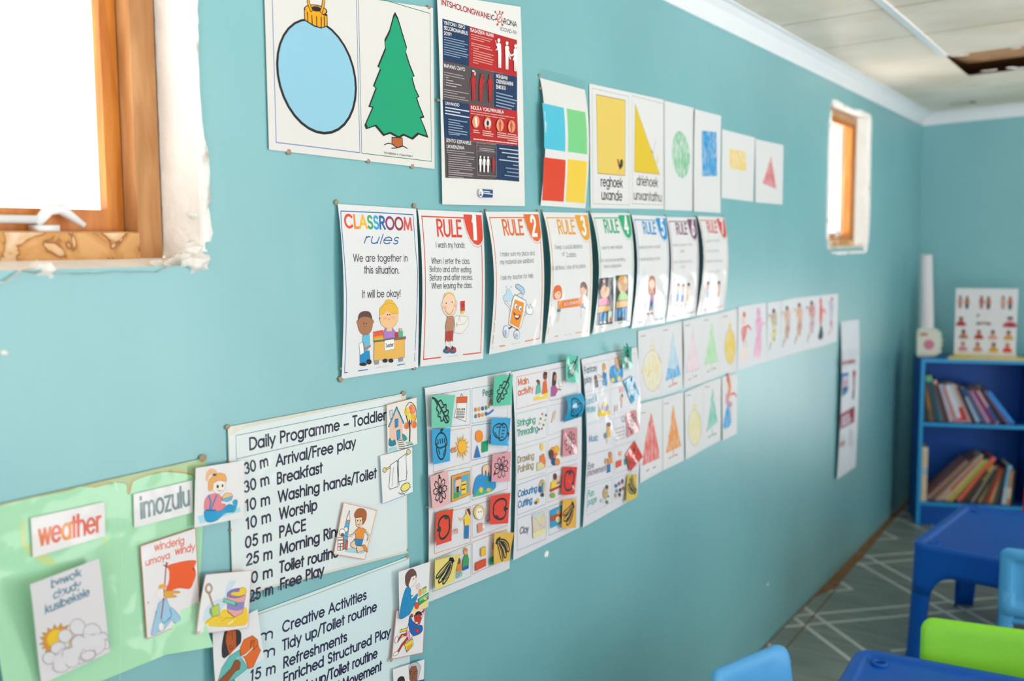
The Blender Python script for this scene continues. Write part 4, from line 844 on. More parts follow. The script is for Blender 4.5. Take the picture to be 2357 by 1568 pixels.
s.build([(.0,.0,.008),(.985,.0,.01),(.0,.2,.004),(-.0,.6,.004),(1.0,.98,.006)])
s = Sheet('programme_board', 'lower daily programme board starting with creative activities', 'notice board', K3, [(400,705),(2075,85),(2085,1800),(440,2400)], '#cfe3ea', .002, m=LAMI)
s.line([(560,665),(1100,480),(1660,262),(2068,110)], 10, '#b9b59f')
L3 = [((640,900),(780,860),'m'),((868,812),(1668,490),'Creative Activities'),((660,1065),(800,1022),'m'),((868,985),(1766,600),'Tidy up/Toilet routine'),((556,1275),(802,1190),'15 m'),((876,1150),(1482,890),'Refreshments'),((878,1300),(1895,840),'Enriched Structured Play'),((1000,1408),(1770,1045),'Tidy up/Toilet routine'),((1010,1560),(1812,1165),'Music and Movement')]
for i, (a, b, t) in enumerate(L3): s.text(t, a, b, 96, '#26244a', .14)
s.build([(.99,.0,.007)])
# ------------------------------------------------------------------ green weather board
def green_mat():
    m = GLOSSY.copy(); m.name = 'green_laminated_board'
    b = m.node_tree.nodes['Principled BSDF']; b.inputs['Coat Weight'].default_value = .35
    return m
s = Sheet('weather_board', 'large green laminated weather board with brown glue stains along its top', 'notice board', K1, [(-160,395),(1412,40),(1458,1335),(60,1830)], '#a4dab4', .003, m=green_mat(), bend=(.0005,.0005,.001,.001,.0,0), curl=.035)
s.poly([(-160,395),(1412,40),(1412,75),(1360,90),(1300,160),(1250,150),(1130,138),(1000,165),(910,200),(890,285),(872,285),(865,215),(780,210),(640,245),(540,240),(480,265),(300,300),(100,345),(-160,420)], '#aea968')
s.poly([(1412,45),(1410,160),(1360,200),(1330,190),(1300,140),(1230,120),(1130,120),(1000,150),(900,180),(880,215),(860,205),(700,225),(900,160)], '#9db889')
s.line([(1335,190),(1290,150),(1130,136),(1000,165),(900,210),(885,285),(870,280),(862,220),(780,212),(640,245)], 4, '#8a7a3c', True)
s.poly([(140,480),(165,480),(180,600),(200,640),(320,700),(380,760),(300,770),(190,690),(150,640)], '#bfd591', True)
s.poly([(700,560),(740,590),(715,640)], '#b6d69a', True)
s.line([(820,420),(835,720),(820,1560)], 3, '#bfe4c8'); s.line([(785,210),(800,260)], 8, '#c6e8cf')
s.build([(.98,.0,.012)])
def card(name, label, F, c, x0, base='#e6e3e8', bend=None, m=None, group='picture cards on the boards'):
    return Sheet(name, label, 'card', F, c, base, x0, bend=bend, m=m or LAMI, group=group)
s = card('word_strip', 'white strip with the word weather in red on the green board', K1, [(210,455),(715,342),(720,575),(225,725)], .0065, group='word strips on the weather board')
s.text('weather', (268,640), (690,540), 150, '#dc6a56', .12, colors=['#e07a50','#de6a55','#e8944f','#e06a50','#d9604f','#db6a58','#dd705c']); s.build()
s = card('word_strip', 'white strip with the word imozulu in grey on the green board', K1, [(912,290),(1315,195),(1318,415),(918,520)], .0065, group='word strips on the weather board')
s.text('imozulu', (962,455), (1298,362), 145, '#7c9298', .11); s.build()
s = card('weather_card', 'weather card with a child carrying a big red flag, red edged', K14, [(95,242),(640,62),(690,935),(160,1158)], .0075, '#c9705c')
s.poly([(103,248),(634,72),(682,932),(167,1150)], '#e6e2e8')
s.text('winderig', (236,292), (528,220), 72, '#de6a52', .12); s.text('umoya', (148,440), (388,360), 66, '#de6a52', .12); s.text('windy', (438,330), (632,285), 72, '#de6a52', .12)
s.line([(300,950),(330,700),(352,405)], 14, '#a8484a'); s.line([(325,430),(370,455)], 10, '#7a2f2a'); s.line([(365,410),(350,460)], 10, '#7a2f2a')
s.poly([(365,440),(450,410),(560,388),(642,390),(625,450),(640,520),(620,590),(580,660),(470,655),(350,690),(380,590),(382,490)], '#ea5a1f', True, ol='#b8441f', lw=4); s.line([(612,462),(636,490)], 10, '#5a1f16')
s.poly([(275,645),(290,622),(330,618),(355,640),(330,665),(280,662)], '#e8a637', True); s.poly([(330,690),(400,680),(485,690),(470,705),(400,712),(455,735),(420,748),(340,745)], '#e2a33a', True, ol='#8a4a2a', lw=3)
s.poly([(270,665),(320,660),(325,750),(290,770),(265,745),(250,720)], '#ebe4ea', ol='#cfc6d0', lw=3)
s.poly([(280,800),(330,770),(350,755),(380,830),(430,870),(488,945),(470,990),(430,1000),(400,970),(330,1060),(270,1090),(205,1115),(225,1000),(260,870)], '#9cc6e2', True, ol='#4f86b4', lw=4)
s.line([(385,860),(400,930),(330,1000)], 8, '#3f7bb0', True); s.line([(250,880),(245,940)], 6, '#3f7bb0'); s.line([(300,960),(330,1000),(385,940)], 5, '#4f86b4', True)
s.line([(300,950),(325,760)], 14, '#a04a68'); s.ell(300, 1035, 26, 40, '#efeaee', ol='#b9b0b8', lw=3); s.ell(172, 798, 7, 9, '#a89a98')
s.build()
s = card('weather_card', 'weather card with a sun behind white clouds, top edge lifting off the green board', K1, [(205,908),(675,730),(750,1370),(285,1590)], .0085, '#dfdbe2', bend=(.026,.010,.002,.003,.004,.3))
for a, b, t in (((350,932),(555,850),'bewolk'),((365,1008),(552,928),'cloudy'),((308,1108),(612,980),'kusibekele')): s.text(t, a, b, 56, '#4a7c98', .12)
rays = []
for i in range(15):
    a = math.radians(95+i*17); rays += [(375+105*math.cos(a), 1275-105*math.sin(a)*1.0), (375+72*math.cos(a+.14), 1275-72*math.sin(a+.14))]
s.poly([(340,1365),(310,1370),(318,1345),(285,1345),(308,1320),(268,1318),(302,1296),(272,1268),(306,1270),(288,1238),(326,1240),(325,1205),(356,1222),(372,1180),(392,1210),(415,1172),(428,1200),(470,1185),(445,1225),(420,1290),(370,1350)], '#d9993a', ol='#7a5a3a', lw=3)
s.ell(378, 1275, 52, 62, '#efc42f', rot=35)
CL = '#a89ca6'
for x, y, rx, ry in ((530,1200,52,58),(630,1240,62,66),(445,1260,48,45),(700,1270,36,34),(720,1315,26,35),(535,1305,52,55),(640,1320,80,70),(395,1340,52,38),(335,1410,45,42),(450,1390,55,50),(540,1400,60,50),(600,1395,55,35),(420,1460,62,45),(490,1430,50,42)): s.ell(x, y, rx, ry, '#dedae2', rot=-20, ol=CL, lw=5)
for x, y, rx, ry in ((560,1310,110,60),(460,1400,110,48),(660,1290,60,50),(400,1420,50,40)): s.ell(x, y, rx*.86, ry*.86, '#dedae2', rot=-22)
s.line([(490,1330),(485,1290),(530,1250),(575,1270)], 5, CL, True); s.line([(570,1345),(545,1390),(580,1425),(640,1400),(640,1350)], 5, CL, True); s.line([(420,1400),(430,1355),(470,1340),(490,1335)], 5, CL, True)
s.line([(480,1335),(475,1280)], 6, '#e0b84a'); s.build()
# ------------------------------------------------------------------ activity cards on the programme boards
s = card('picture_card', 'picture card of a pigtailed girl eating from a bowl, between the green and upper boards', K1, [(1338,112),(1668,60),(1665,450),(1330,520)], .0105, bend=(.003,0,0,.003,0,0))
s.poly([(1350,440),(1640,380),(1645,410),(1570,430),(1365,492)], '#a6d8ea')
s.poly([(1405,190),(1412,140),(1440,115),(1475,125),(1485,150),(1455,150),(1430,170),(1415,205)], '#ebb98c', True); s.poly([(1425,265),(1425,200),(1460,160),(1500,145),(1540,160),(1545,205),(1500,195),(1460,215),(1450,260)], '#e9a85e', True, ol='#a8703c', lw=2)
s.poly([(1458,215),(1500,195),(1540,205),(1540,250),(1510,285),(1480,290),(1452,262)], '#f0e6e2', ol='#888', lw=2); s.ell(1487, 238, 8, 12, '#2a2530'); s.ell(1520, 232, 6, 10, '#2a2530'); s.line([(1488,262),(1500,270),(1512,265)], 4, '#6a4a5a'); s.ell(1465, 158, 14, 8, '#24465a')
s.poly([(1400,330),(1430,295),(1490,288),(1520,330),(1540,370),(1500,405),(1420,400),(1395,390)], '#e28490', True, ol='#a84f60', lw=2)
s.poly([(1402,400),(1500,405),(1560,360),(1600,375),(1600,410),(1540,420),(1480,470),(1420,482),(1398,450)], '#1c97cf', True, ol='#135a84', lw=2); s.poly([(1590,340),(1612,328),(1622,345),(1605,405),(1580,412),(1598,380)], '#2aa5c8', True, ol='#135a84', lw=2)
s.line([(1428,400),(1440,345),(1425,300)], 12, '#1f7fc0'); s.line([(1440,395),(1478,300)], 12, '#1f7fc0'); s.line([(1408,400),(1470,400)], 12, '#1c6ea8')
s.poly([(1515,320),(1590,300),(1580,330),(1545,345),(1520,340)], '#5fb4d8', ol='#2a5a74', lw=2); s.poly([(1515,310),(1545,280),(1580,285),(1588,302),(1518,322)], '#ecc08a', ol='#9a6a3c', lw=2); s.line([(1515,345),(1545,350)], 12, '#f0e2dc'); s.build()
s = card('picture_card', 'picture card of a bucket and spade on sand, below the girl card', K14, [(738,522),(1192,480),(1155,1048),(645,1115)], .014, '#e2a9b2', bend=(.004,.001,.001,.010,0,0))
s.poly([(744,527),(1186,487),(1149,1043),(653,1108)], '#e6e6ea')
s.poly([(720,900),(760,830),(840,770),(920,740),(960,600),(1040,590),(1000,650),(960,760),(900,860),(780,960),(715,985)], '#c9dcec', True)
s.poly([(730,1020),(760,960),(830,930),(880,930),(890,880),(930,862),(990,890),(1020,940),(1060,900),(1110,840),(1145,870),(1140,1010),(1000,1030),(860,1035)], '#f0c935', True); s.line([(750,985),(830,930),(900,950),(880,980)], 4, '#8a6a2a', True); s.line([(895,985),(940,950),(1015,945),(950,890)], 4, '#8a6a2a', True)
s.poly([(790,1025),(1000,1040),(1140,1005),(1000,1032)], '#e2b489')
s.ell(768, 660, 36, 50, '#c9a593', ol='#6a4a40', lw=4); s.ell(768, 660, 20, 30, '#e6e6ea', ol='#6a4a40', lw=3); s.line([(770,705),(818,855)], 20, '#6a4a40'); s.line([(770,705),(818,855)], 12, '#c9a593')
s.poly([(780,855),(865,808),(880,920),(800,935),(775,890)], '#b9cc5a', ol='#5a6a2a', lw=4); s.poly([(780,860),(795,852),(805,930),(790,925)], '#5fa88a')
s.poly([(948,730),(1128,720),(1098,900),(1020,940),(950,880)], '#e8a5a5', ol='#4a3a6a', lw=4); s.poly([(946,800),(1118,790),(1108,860),(1040,880),(948,860)], '#8f86c4'); s.ell(1040, 705, 93, 45, '#8a78b4', rot=-10, ol='#4a3a6a', lw=4); s.poly([(985,720),(1000,695),(1060,690),(1080,650),(1120,655),(1135,690),(1120,715),(1060,735)], '#f0c935', True, ol='#a8802a', lw=3)
s.line([(920,775),(1030,810)], 40, '#2f6a6a'); s.line([(920,775),(1030,810)], 32, '#7fc4b4'); s.ell(1035, 810, 12, 17, '#3f8a84'); s.line([(1035,800),(1105,735)], 6, '#c9b48a'); s.build()
s = card('picture_card', 'picture card of a person in turquoise using scissors on orange paper', K3, [(205,810),(632,590),(695,1060),(235,1345)], .010, '#e4e4e9', bend=(.003,.001,.001,.006,0,0))
s.poly([(292,1030),(290,950),(310,830),(330,795),(460,790),(476,890),(445,940),(330,1050),(300,1048)], '#2e2a2e', True)
s.poly([(335,830),(350,795),(425,795),(428,950),(365,1030),(330,900)], '#b8571f'); s.line([(388,800),(395,880)], 5, BLK); s.line([(362,820),(372,850)], 4, BLK); s.line([(385,945),(370,935),(365,960),(390,968),(412,930)], 5, BLK, True)
s.poly([(250,1290),(290,1150),(360,1040),(460,975),(470,1040),(540,1150),(400,1260),(350,1290)], '#62b7b4', ol='#2a4a4a', lw=4)
s.poly([(465,960),(500,880),(580,840),(632,880),(640,940),(660,985),(590,1140),(545,1155),(505,1050),(470,1040)], '#dd6a20', ol='#4a2414', lw=4)
s.line([(560,920),(580,880),(560,960),(600,880),(590,975),(630,930)], 5, '#3a1a10', True); s.line([(440,1060),(520,1020),(580,960)], 14, '#cfe2e8'); s.line([(440,1065),(580,962)], 3, '#456')
s.line([(420,1045),(470,1050),(480,1100),(440,1110)], 9, '#7fb8cc', True)
s.poly([(250,1280),(380,1150),(410,1080),(440,1070),(470,1100),(460,1160),(420,1180),(330,1300)], '#8f4f26', ol='#3a1f10', lw=4); s.build()
s = card('picture_card', 'picture card of a blue-roofed house and autumn tree, top right of the upper board', K2, [(1722,160),(1985,95),(1990,505),(1730,590)], .009, '#e6e2dd')
s.line([(1712,165),(1985,95)], 4, '#d8624a')
s.poly([(1740,540),(1810,525),(1815,560),(1735,585)], '#9fd0d4'); s.poly([(1745,350),(1810,200),(1862,320),(1860,470),(1780,480),(1745,500)], '#e8bfae'); s.line([(1740,350),(1808,185),(1868,320)], 18, BLK); s.line([(1742,345),(1808,190),(1864,318)], 11, '#1f9dcf')
s.poly([(1745,215),(1770,205),(1775,265),(1752,290)], '#cfd4d8', ol=BLK, lw=4); s.poly([(1792,290),(1822,282),(1822,350),(1794,362)], '#1f93c4', ol=BLK, lw=4); s.line([(1808,285),(1808,358)], 3, BLK); s.poly([(1808,390),(1838,378),(1838,460),(1812,470)], '#1f93c4', ol=BLK, lw=4)
s.poly([(1738,510),(1745,455),(1765,480),(1790,470),(1800,510),(1760,525)], '#1c7fa0', True, ol=BLK, lw=3); s.poly([(1855,420),(1880,425),(1900,460),(1870,480)], '#2b8f96', True)
s.line([(1922,490),(1925,380),(1920,300)], 14, BLK); s.line([(1922,350),(1900,290),(1890,250)], 8, BLK, True); s.line([(1924,340),(1945,290),(1965,260)], 8, BLK, True)
for x, y, r, c in ((1945,200,32,'#e5742a'),(1900,220,24,'#ecc62f'),(1955,270,24,'#e9b52c'),(1895,345,22,'#dd6a2a'),(1960,335,24,'#e5742a'),(1915,270,18,'#efd34a')): s.ell(x, y, r, r*1.35, c, a=.95)
s.line([(1890,230),(1890,180),(1920,140),(1950,150),(1975,190),(1980,260),(1970,300)], 5, BLK, True)
for i in range(5): s.line([(1812+i*4,480+i*16),(1860+i*6,470+i*18)], 5, BLK)
s.line([(1890,520),(1950,505)], 6, '#2a3a40'); s.ell(1915, 495, 30, 10, '#8fc0b4'); s.build()
s = card('picture_card', 'picture card of white towels on a rail and yellow soap, below the house card', K2, [(1662,612),(1945,535),(1950,930),(1685,1032)], .0075, '#e8e9ec')
s.line([(1662,612),(1685,1032),(1950,930)], 4, '#4f9ad0'); s.line([(1690,740),(1750,710),(1920,580)], 22, BLK); s.line([(1690,740),(1750,710),(1920,580)], 14, '#d8bf8a')
s.ell(1702, 735, 16, 22, '#dcc48c', ol=BLK, lw=4); s.ell(1912, 575, 18, 22, '#dcc48c', ol=BLK, lw=4)
s.poly([(1755,690),(1812,650),(1818,880),(1750,905),(1740,885)], '#e9eaee', ol=BLK, lw=5); s.poly([(1825,640),(1890,590),(1895,820),(1825,840)], '#e9eaee', ol=BLK, lw=5); s.line([(1780,710),(1765,880)], 4, BLK); s.line([(1810,650),(1830,870)], 5, BLK); s.line([(1905,740),(1890,800)], 4, BLK)
s.ell(1885, 885, 46, 30, '#ecdd72', rot=-38, ol=BLK, lw=5); s.line([(1820,930),(1850,950),(1890,930),(1930,880)], 5, '#5a8a98', True); s.line([(1835,945),(1860,935),(1880,955)], 4, BLK, True); s.build()
s = card('picture_card', 'tilted picture card of a boy playing with a rocket and astronaut', K2, [(1340,1018),(1635,1088),(1530,1525),(1252,1475)], .0075, '#d9a58e', m=LAMI)
s.poly([(1345,1026),(1628,1093),(1526,1518),(1258,1470)], '#e9e4e2')
s.poly([(1355,1455),(1400,1420),(1520,1440),(1500,1470)], '#a9d0d8', True)
s.poly([(1394,1090),(1398,1170),(1380,1300),(1372,1430),(1335,1430),(1345,1260),(1368,1160)], '#58a8d0', ol=BLK, lw=4); s.poly([(1394,1095),(1397,1175),(1365,1175)], '#eceaea', ol=BLK, lw=3); s.line([(1365,1178),(1396,1182)], 12, '#dd7038'); s.ell(1362, 1258, 18, 24, '#eceaea', rot=15, ol='#245a84', lw=5)
s.poly([(1328,1355),(1345,1345),(1345,1435),(1322,1435)], '#d9562c', ol=BLK, lw=3); s.poly([(1362,1350),(1380,1360),(1372,1438),(1355,1435)], '#d9562c', ol=BLK, lw=3)
s.ell(1328, 1285, 26, 32, '#f0eeee', ol=BLK, lw=4); s.ell(1330, 1305, 16, 16, '#8a4a3a'); s.poly([(1290,1330),(1335,1325),(1335,1380),(1290,1385)], '#ebe9ea', ol=BLK, lw=4); s.poly([(1292,1385),(1308,1384),(1305,1440),(1288,1440)], '#ebe9ea', ol=BLK, lw=4); s.poly([(1315,1384),(1332,1382),(1330,1440),(1312,1442)], '#ebe9ea', ol=BLK, lw=4); s.line([(1290,1352),(1335,1350)], 10, '#c9502f'); s.line([(1288,1410),(1330,1408)], 8, '#c9502f')
s.poly([(1440,1150),(1440,1110),(1470,1075),(1515,1078),(1540,1110),(1535,1170),(1505,1215),(1498,1150)], '#a85a2a', True, ol='#4a2414', lw=3); s.poly([(1445,1155),(1500,1148),(1505,1210),(1475,1240),(1450,1225)], '#ecc9a8', ol='#6a4434', lw=3); s.ell(1462, 1180, 4, 8, BLK); s.ell(1485, 1180, 4, 8, BLK); s.line([(1460,1212),(1475,1220),(1485,1205)], 4, BLK)
s.poly([(1440,1270),(1475,1240),(1510,1245),(1535,1262),(1520,1290),(1510,1350),(1450,1365),(1445,1300)], '#e58f35', ol='#7a4414', lw=3); s.line([(1445,1280),(1410,1310),(1372,1312)], 15, '#6a4434'); s.line([(1445,1280),(1410,1310),(1372,1312)], 10, '#ecc9a8'); s.line([(1530,1270),(1560,1310),(1550,1350)], 15, '#6a4434'); s.line([(1530,1270),(1560,1310),(1550,1350)], 10, '#ecc9a8')
s.poly([(1432,1340),(1510,1345),(1495,1400),(1435,1395)], '#2a7fb8', ol='#143a5a', lw=3); s.poly([(1400,1380),(1435,1350),(1440,1390),(1465,1405),(1440,1425),(1405,1410)], '#ecc9a8', ol='#6a4434', lw=3); s.poly([(1450,1400),(1500,1405),(1520,1415),(1515,1440),(1460,1462)], '#ecc9a8', ol='#6a4434', lw=3); s.poly([(1505,1395),(1530,1400),(1550,1455),(1520,1440)], '#e58f35', True, ol='#7a4414', lw=3); s.build()
s = card('picture_card', 'picture card of a boy in blue eating at a table with a lunch box', K3, [(1975,235),(2278,135),(2258,565),(1985,680)], .012, '#e6e6eb', bend=(.003,.006,.004,.001,0,0))
s.poly([(2055,605),(2255,490),(2255,565),(2060,640)], '#e6d68e')
s.poly([(1988,680),(1995,560),(2030,420),(2060,375),(2090,400),(2095,460),(2150,440),(2148,490),(2090,620),(2060,650)], '#1f86bd', True, ol='#143a5a', lw=3)
s.poly([(2035,320),(2040,260),(2075,215),(2110,205),(2140,235),(2142,290),(2100,280),(2075,370),(2045,365)], '#6a4640', True); s.poly([(2095,285),(2135,265),(2140,330),(2115,365),(2080,390),(2068,360)], '#efe3e0', ol='#8a7a78', lw=3); s.ell(2118, 300, 4, 7, BLK)
s.line([(2100,480),(2140,440),(2150,400)], 16, '#efe3e0'); s.poly([(2135,365),(2170,340),(2175,375),(2150,400)], '#e9c9c8', ol='#a88', lw=3)
s.poly([(2155,495),(2255,430),(2258,490),(2165,555)], '#2f9b62', ol='#145a34', lw=4); s.poly([(2170,490),(2250,445),(2250,470),(2175,515)], '#7fc48a'); s.ell(2225, 488, 16, 14, '#e9c93a'); s.ell(2145, 555, 20, 32, '#d94a34', ol='#7a2014', lw=3); s.poly([(2165,405),(2190,395),(2190,450),(2165,465)], '#e9a53a', ol='#7a5a2a', lw=3); s.poly([(2205,395),(2235,380),(2235,425),(2205,445)], '#d9cf4a', ol='#3f7a3a', lw=3); s.line([(2205,392),(2235,378)], 14, '#3f9a5a'); s.build()
s = card('picture_card', 'picture card of a child on a swing in blue and pink, red edged', K3, [(1952,602),(2228,585),(2208,1005),(1905,1070)], .0085, '#d98a8a')
s.poly([(1958,608),(2222,592),(2202,1000),(1912,1062)], '#e6e6ea')
s.line([(2090,650),(2050,800),(2000,780)], 7, '#444'); s.line([(2215,610),(2150,800),(2090,870)], 7, '#444')
s.poly([(2120,650),(2150,630),(2185,640),(2190,690),(2165,735),(2130,730)], '#c03c26', ol=BLK, lw=4); s.poly([(2130,640),(2150,612),(2185,615),(2195,650),(2170,635),(2140,650)], '#2a1c1c', True); s.ell(2145, 720, 12, 8, '#f2f0f0'); s.ell(2140, 675, 4, 7, BLK); s.ell(2170, 672, 4, 7, BLK); s.line([(2195,620),(2215,600)], 18, '#c03c26'); s.ell(2100, 650, 14, 18, '#c03c26')
s.poly([(2085,650),(2105,700),(2150,740),(2195,745),(2200,790),(2170,825),(2110,840),(2075,780),(2070,700)], '#2760b0', True, ol=BLK, lw=4); s.ell(2150, 795, 18, 20, '#c03c26', ol=BLK, lw=3)
s.poly([(2040,810),(2075,800),(2085,880),(2050,890)], '#e9a3c4', ol=BLK, lw=3); s.poly([(1985,790),(2055,765),(2055,790),(1985,812)], '#e9d03f', ol=BLK, lw=4)
s.line([(2045,830),(2000,840),(1965,890)], 26, BLK); s.line([(2045,830),(2000,840),(1965,890)], 19, '#c8341f'); s.line([(2055,870),(2005,930),(1965,1000)], 28, BLK); s.line([(2055,870),(2005,930),(1965,1000)], 21, '#c8341f')
s.ell(1952, 880, 14, 34, '#f0f0f2', rot=15, ol=BLK, lw=4); s.ell(1945, 1012, 30, 14, '#f0f0f2', rot=-35, ol=BLK, lw=4); s.ell(2010, 850, 10, 12, '#e9d03f')
s.poly([(2025,920),(2060,900),(2105,870),(2110,930),(2050,1000)], '#e9d03f', ol=BLK, lw=4); s.poly([(2055,950),(2098,918),(2095,955),(2048,990)], '#e8a23a', ol=BLK, lw=3); s.build([(.0,1.0,.007)])
s = card('picture_card', 'picture card of grey-haired grandparents, lowest card at the picture bottom edge', K3, [(1922,1160),(2220,1065),(2205,1500),(1930,1600)], .0085, '#e6e6ea')
s.line([(1922,1160),(2220,1065)], 5, '#4f9ad0')
s.poly([(2072,1165),(2075,1125),(2110,1098),(2150,1095),(2180,1130),(2178,1180),(2150,1270),(2090,1270)], '#b9bfca', True, ol=BLK, lw=4); s.poly([(2075,1170),(2095,1135),(2140,1130),(2155,1180),(2148,1270),(2105,1290),(2078,1260)], '#8f5a3c', ol=BLK, lw=3)
for x in (2088, 2128): s.line([(x-8,1190),(x+12,1180)], 5, BLK); s.ell(x, 1205, 4, 6, BLK)
s.line([(2110,1200),(2105,1245),(2120,1245)], 4, BLK); s.poly([(2150,1270),(2218,1255),(2212,1330),(2090,1340),(2090,1290)], '#2a5fa8')
s.poly([(1968,1290),(1965,1255),(1990,1230),(2020,1232),(2032,1262),(2030,1300)], '#2a2630', True); s.poly([(1975,1275),(2025,1268),(2025,1330),(1980,1340)], '#8f4f34'); s.poly([(1940,1340),(2040,1320),(2090,1380),(1940,1420)], '#c9503f'); s.build()
# ================================================================== three programme sheets with picture symbols and stuck-on colour cards
K4, K5 = (970, 840, 2.852), (1160, 790, 3.076)
def sym(label, F, c, bend): return Sheet('activity_sheet', label, 'poster', F, c, '#dedee6', .0025, bend=bend, m=LAMI, group='laminated activity sheets')
s = sym('first activity sheet from the left with boxed picture symbols, calendar at the top', K4, [(22,152),(588,40),(578,1340),(45,1560)], (.002,.002,.002,.004,.006,.3))
def boxf(p, c, w=2.2): s.frame(p, w*1.5, c)
BX = [([(68,200),(320,157),(320,395),(72,415)],'#3f86b8'),([(332,155),(565,115),(566,345),(332,385)],'#5fae9a'),([(75,450),(320,410),(320,640),(78,705)],'#e08a52'),([(328,400),(566,365),(566,570),(328,628)],'#2f78b0'),
([(82,715),(320,670),(320,900),(84,975)],'#62b3a0'),([(330,665),(566,600),(564,815),(332,890)],'#8f8aa0'),([(84,985),(322,930),(324,1165),(86,1240)],'#d9714f'),([(332,925),(562,860),(558,1055),(333,1138)],'#b98a9a'),
([(84,1275),(325,1175),(324,1390),(72,1490)],'#4fa88f'),([(333,1165),(558,1080),(558,1275),(333,1375)],'#d07a5a')]
for p, c in BX: boxf(p, c)
s.poly([(240,230),(300,215),(290,372),(215,345)], '#ebe9e6', ol='#3a3a40', lw=3); s.poly([(232,212),(300,208),(298,248),(228,250)], '#d9602c', ol='#5a2a16', lw=2); s.line([(255,210),(262,190),(272,208)], 3, BLK)
for i in range(4):
    for j in range(5): s.poly([(233+j*11-i*2,285+i*17),(241+j*11-i*2,284+i*17),(240+j*11-i*2,297+i*17),(231+j*11-i*2,298+i*17)], ['#d94f3a','#4f9a5a','#e0b03a','#3f6fb0','#5a5a66'][(i*3+j) % 5] if i == 0 else '#8a8a92')
s.text('Pegb', (402,205), (472,192), 40, '#3f8f8a', .1); s.text('So', (450,268), (478,262), 36, '#3f8f8a', .1)
for i, (a, b) in enumerate((('#dd7a2a','#3a8f6a'),('#e0b02f','#dd6a2a'),('#3060a8','#e0a52f'),('#3f9a5a','#3060a8'))): s.ell(354+i*23, 294-i*4, 8, 14, a); s.ell(354+i*23, 337-i*5, 8, 14, b)
s.line([(440,280),(450,230)], 13, '#e07a3a'); s.line([(438,322),(468,298)], 13, '#2f78c0')
s.text('er', (190,578), (228,570), 42, '#e0763a', .12)
for i in range(14):
    a = i*2*PI/14; s.poly([(262+30*math.cos(a-.18),540+45*math.sin(a-.18)),(262+50*math.cos(a),540+(95 if i % 2 else 78)*math.sin(a)),(262+30*math.cos(a+.18),540+45*math.sin(a+.18))], '#e5b04a')
s.ell(262, 538, 28, 42, '#f0b32f', ol='#b9802a', lw=2)
s.ell(375, 468, 25, 40, '#ec8a24'); s.poly([(362,523),(384,605),(342,612)], '#2b6fb8'); s.poly([(393,505),(433,495),(432,565),(393,577)], '#139a68')
s.text('S', (443,510), (457,506), 45, '#2b5f98', .13)
s.poly([(195,730),(312,695),(318,850),(192,902)], '#e5a43a', ol='#9a6424', lw=3); s.poly([(205,745),(305,712),(308,838),(203,880)], '#58a8cc'); s.poly([(215,790),(220,745),(250,735),(258,765),(245,840),(225,855)], '#ebc4a0', ol='#5a3a2a', lw=2); s.poly([(215,760),(225,735),(255,730),(258,745)], '#b9641f'); s.poly([(208,840),(245,825),(240,870),(205,880)], '#4f9a5a'); s.poly([(222,800),(242,795),(238,835),(224,835)], '#3a2020'); s.poly([(255,770),(290,755),(292,845),(255,850)], '#f0c935', ol='#6a5a1a', lw=2); s.greek((260,790), (285,782), 2, 30, '#3a3a2a', (1,.8), 8)
s.poly([(345,770),(370,725),(410,715),(455,700),(480,760),(470,820),(345,860)], '#2b8fd0', True); s.poly([(340,860),(370,810),(395,800),(410,825),(440,805),(460,828),(345,865)], '#4fae7a', True); s.ell(385, 820, 12, 18, '#ecc43a'); s.ell(435, 820, 14, 12, '#e8b53a'); s.poly([(405,770),(425,740),(440,755),(430,785)], '#3f9a8a'); s.poly([(400,665),(430,655),(450,680),(445,735),(432,700),(425,735),(415,690),(405,730),(395,700)], '#e8c8ae', True, ol='#8a6a50', lw=2)
s.poly([(280,985),(305,975),(312,1020),(310,1050),(278,1055),(275,1010)], '#ecc83a'); s.ell(300, 965, 12, 24, '#e8c09a'); s.poly([(290,950),(308,938),(316,975),(312,995)], '#4a3024'); s.line([(280,1000),(255,1020),(245,1005)], 10, '#e8c09a'); s.poly([(280,1055),(306,1050),(304,1140),(294,1140),(292,1090),(286,1142),(276,1140)], '#1f78c0'); s.text('m', (205,1110), (232,1102), 38, '#dd7a5a', .13)
s.ell(372, 968, 34, 48, '#e8c870', ol='#8a7a3a', lw=2); s.ell(375, 975, 25, 40, '#ece8e2', ol='#8a8078', lw=2); s.ell(368, 965, 3, 5, BLK); s.ell(384, 962, 3, 5, BLK); s.poly([(362,1045),(392,1035),(395,1090),(365,1105)], '#e08a72'); s.ell(402, 1060, 10, 18, '#ece8e2', ol='#8a8078', lw=2); s.text('Co', (415,1030), (452,1018), 42, '#d0788a', .11)
s.poly([(265,1280),(292,1225),(305,1275),(302,1330),(265,1345)], '#3f9a5a'); s.ell(283, 1222, 12, 24, '#e0a27a'); s.poly([(270,1222),(280,1198),(296,1210),(296,1222)], '#dd7a3a'); s.poly([(260,1330),(300,1310),(303,1335),(262,1352)], '#2a5fa8'); s.ell(238, 1290, 12, 25, '#7a4a30'); s.poly([(225,1310),(252,1300),(255,1350),(222,1358)], '#d9863a'); s.text('on', (218,1400), (258,1385), 42, '#5aa89a', .12)
s.poly([(348,1300),(415,1270),(415,1318),(348,1352)], '#d9502a', ol='#7a2a14', lw=2); s.poly([(382,1205),(412,1190),(412,1245),(382,1258)], '#ecb92f', ol='#8a6a1a', lw=2); s.poly([(438,1270),(470,1252),(470,1308),(440,1316)], '#2f9a7a'); s.text('B', (456,1210), (468,1206), 36, '#d9642a', .13)
s.build([(-.0,.0,.004),(.99,1.0,.006),(.0,.55,.003)])
s = sym('second activity sheet with words such as main activity, stringing, drawing and clay', K5, [(52,205),(535,108),(535,1305),(65,1540)], (.002,.002,.004,.003,.010,.3))
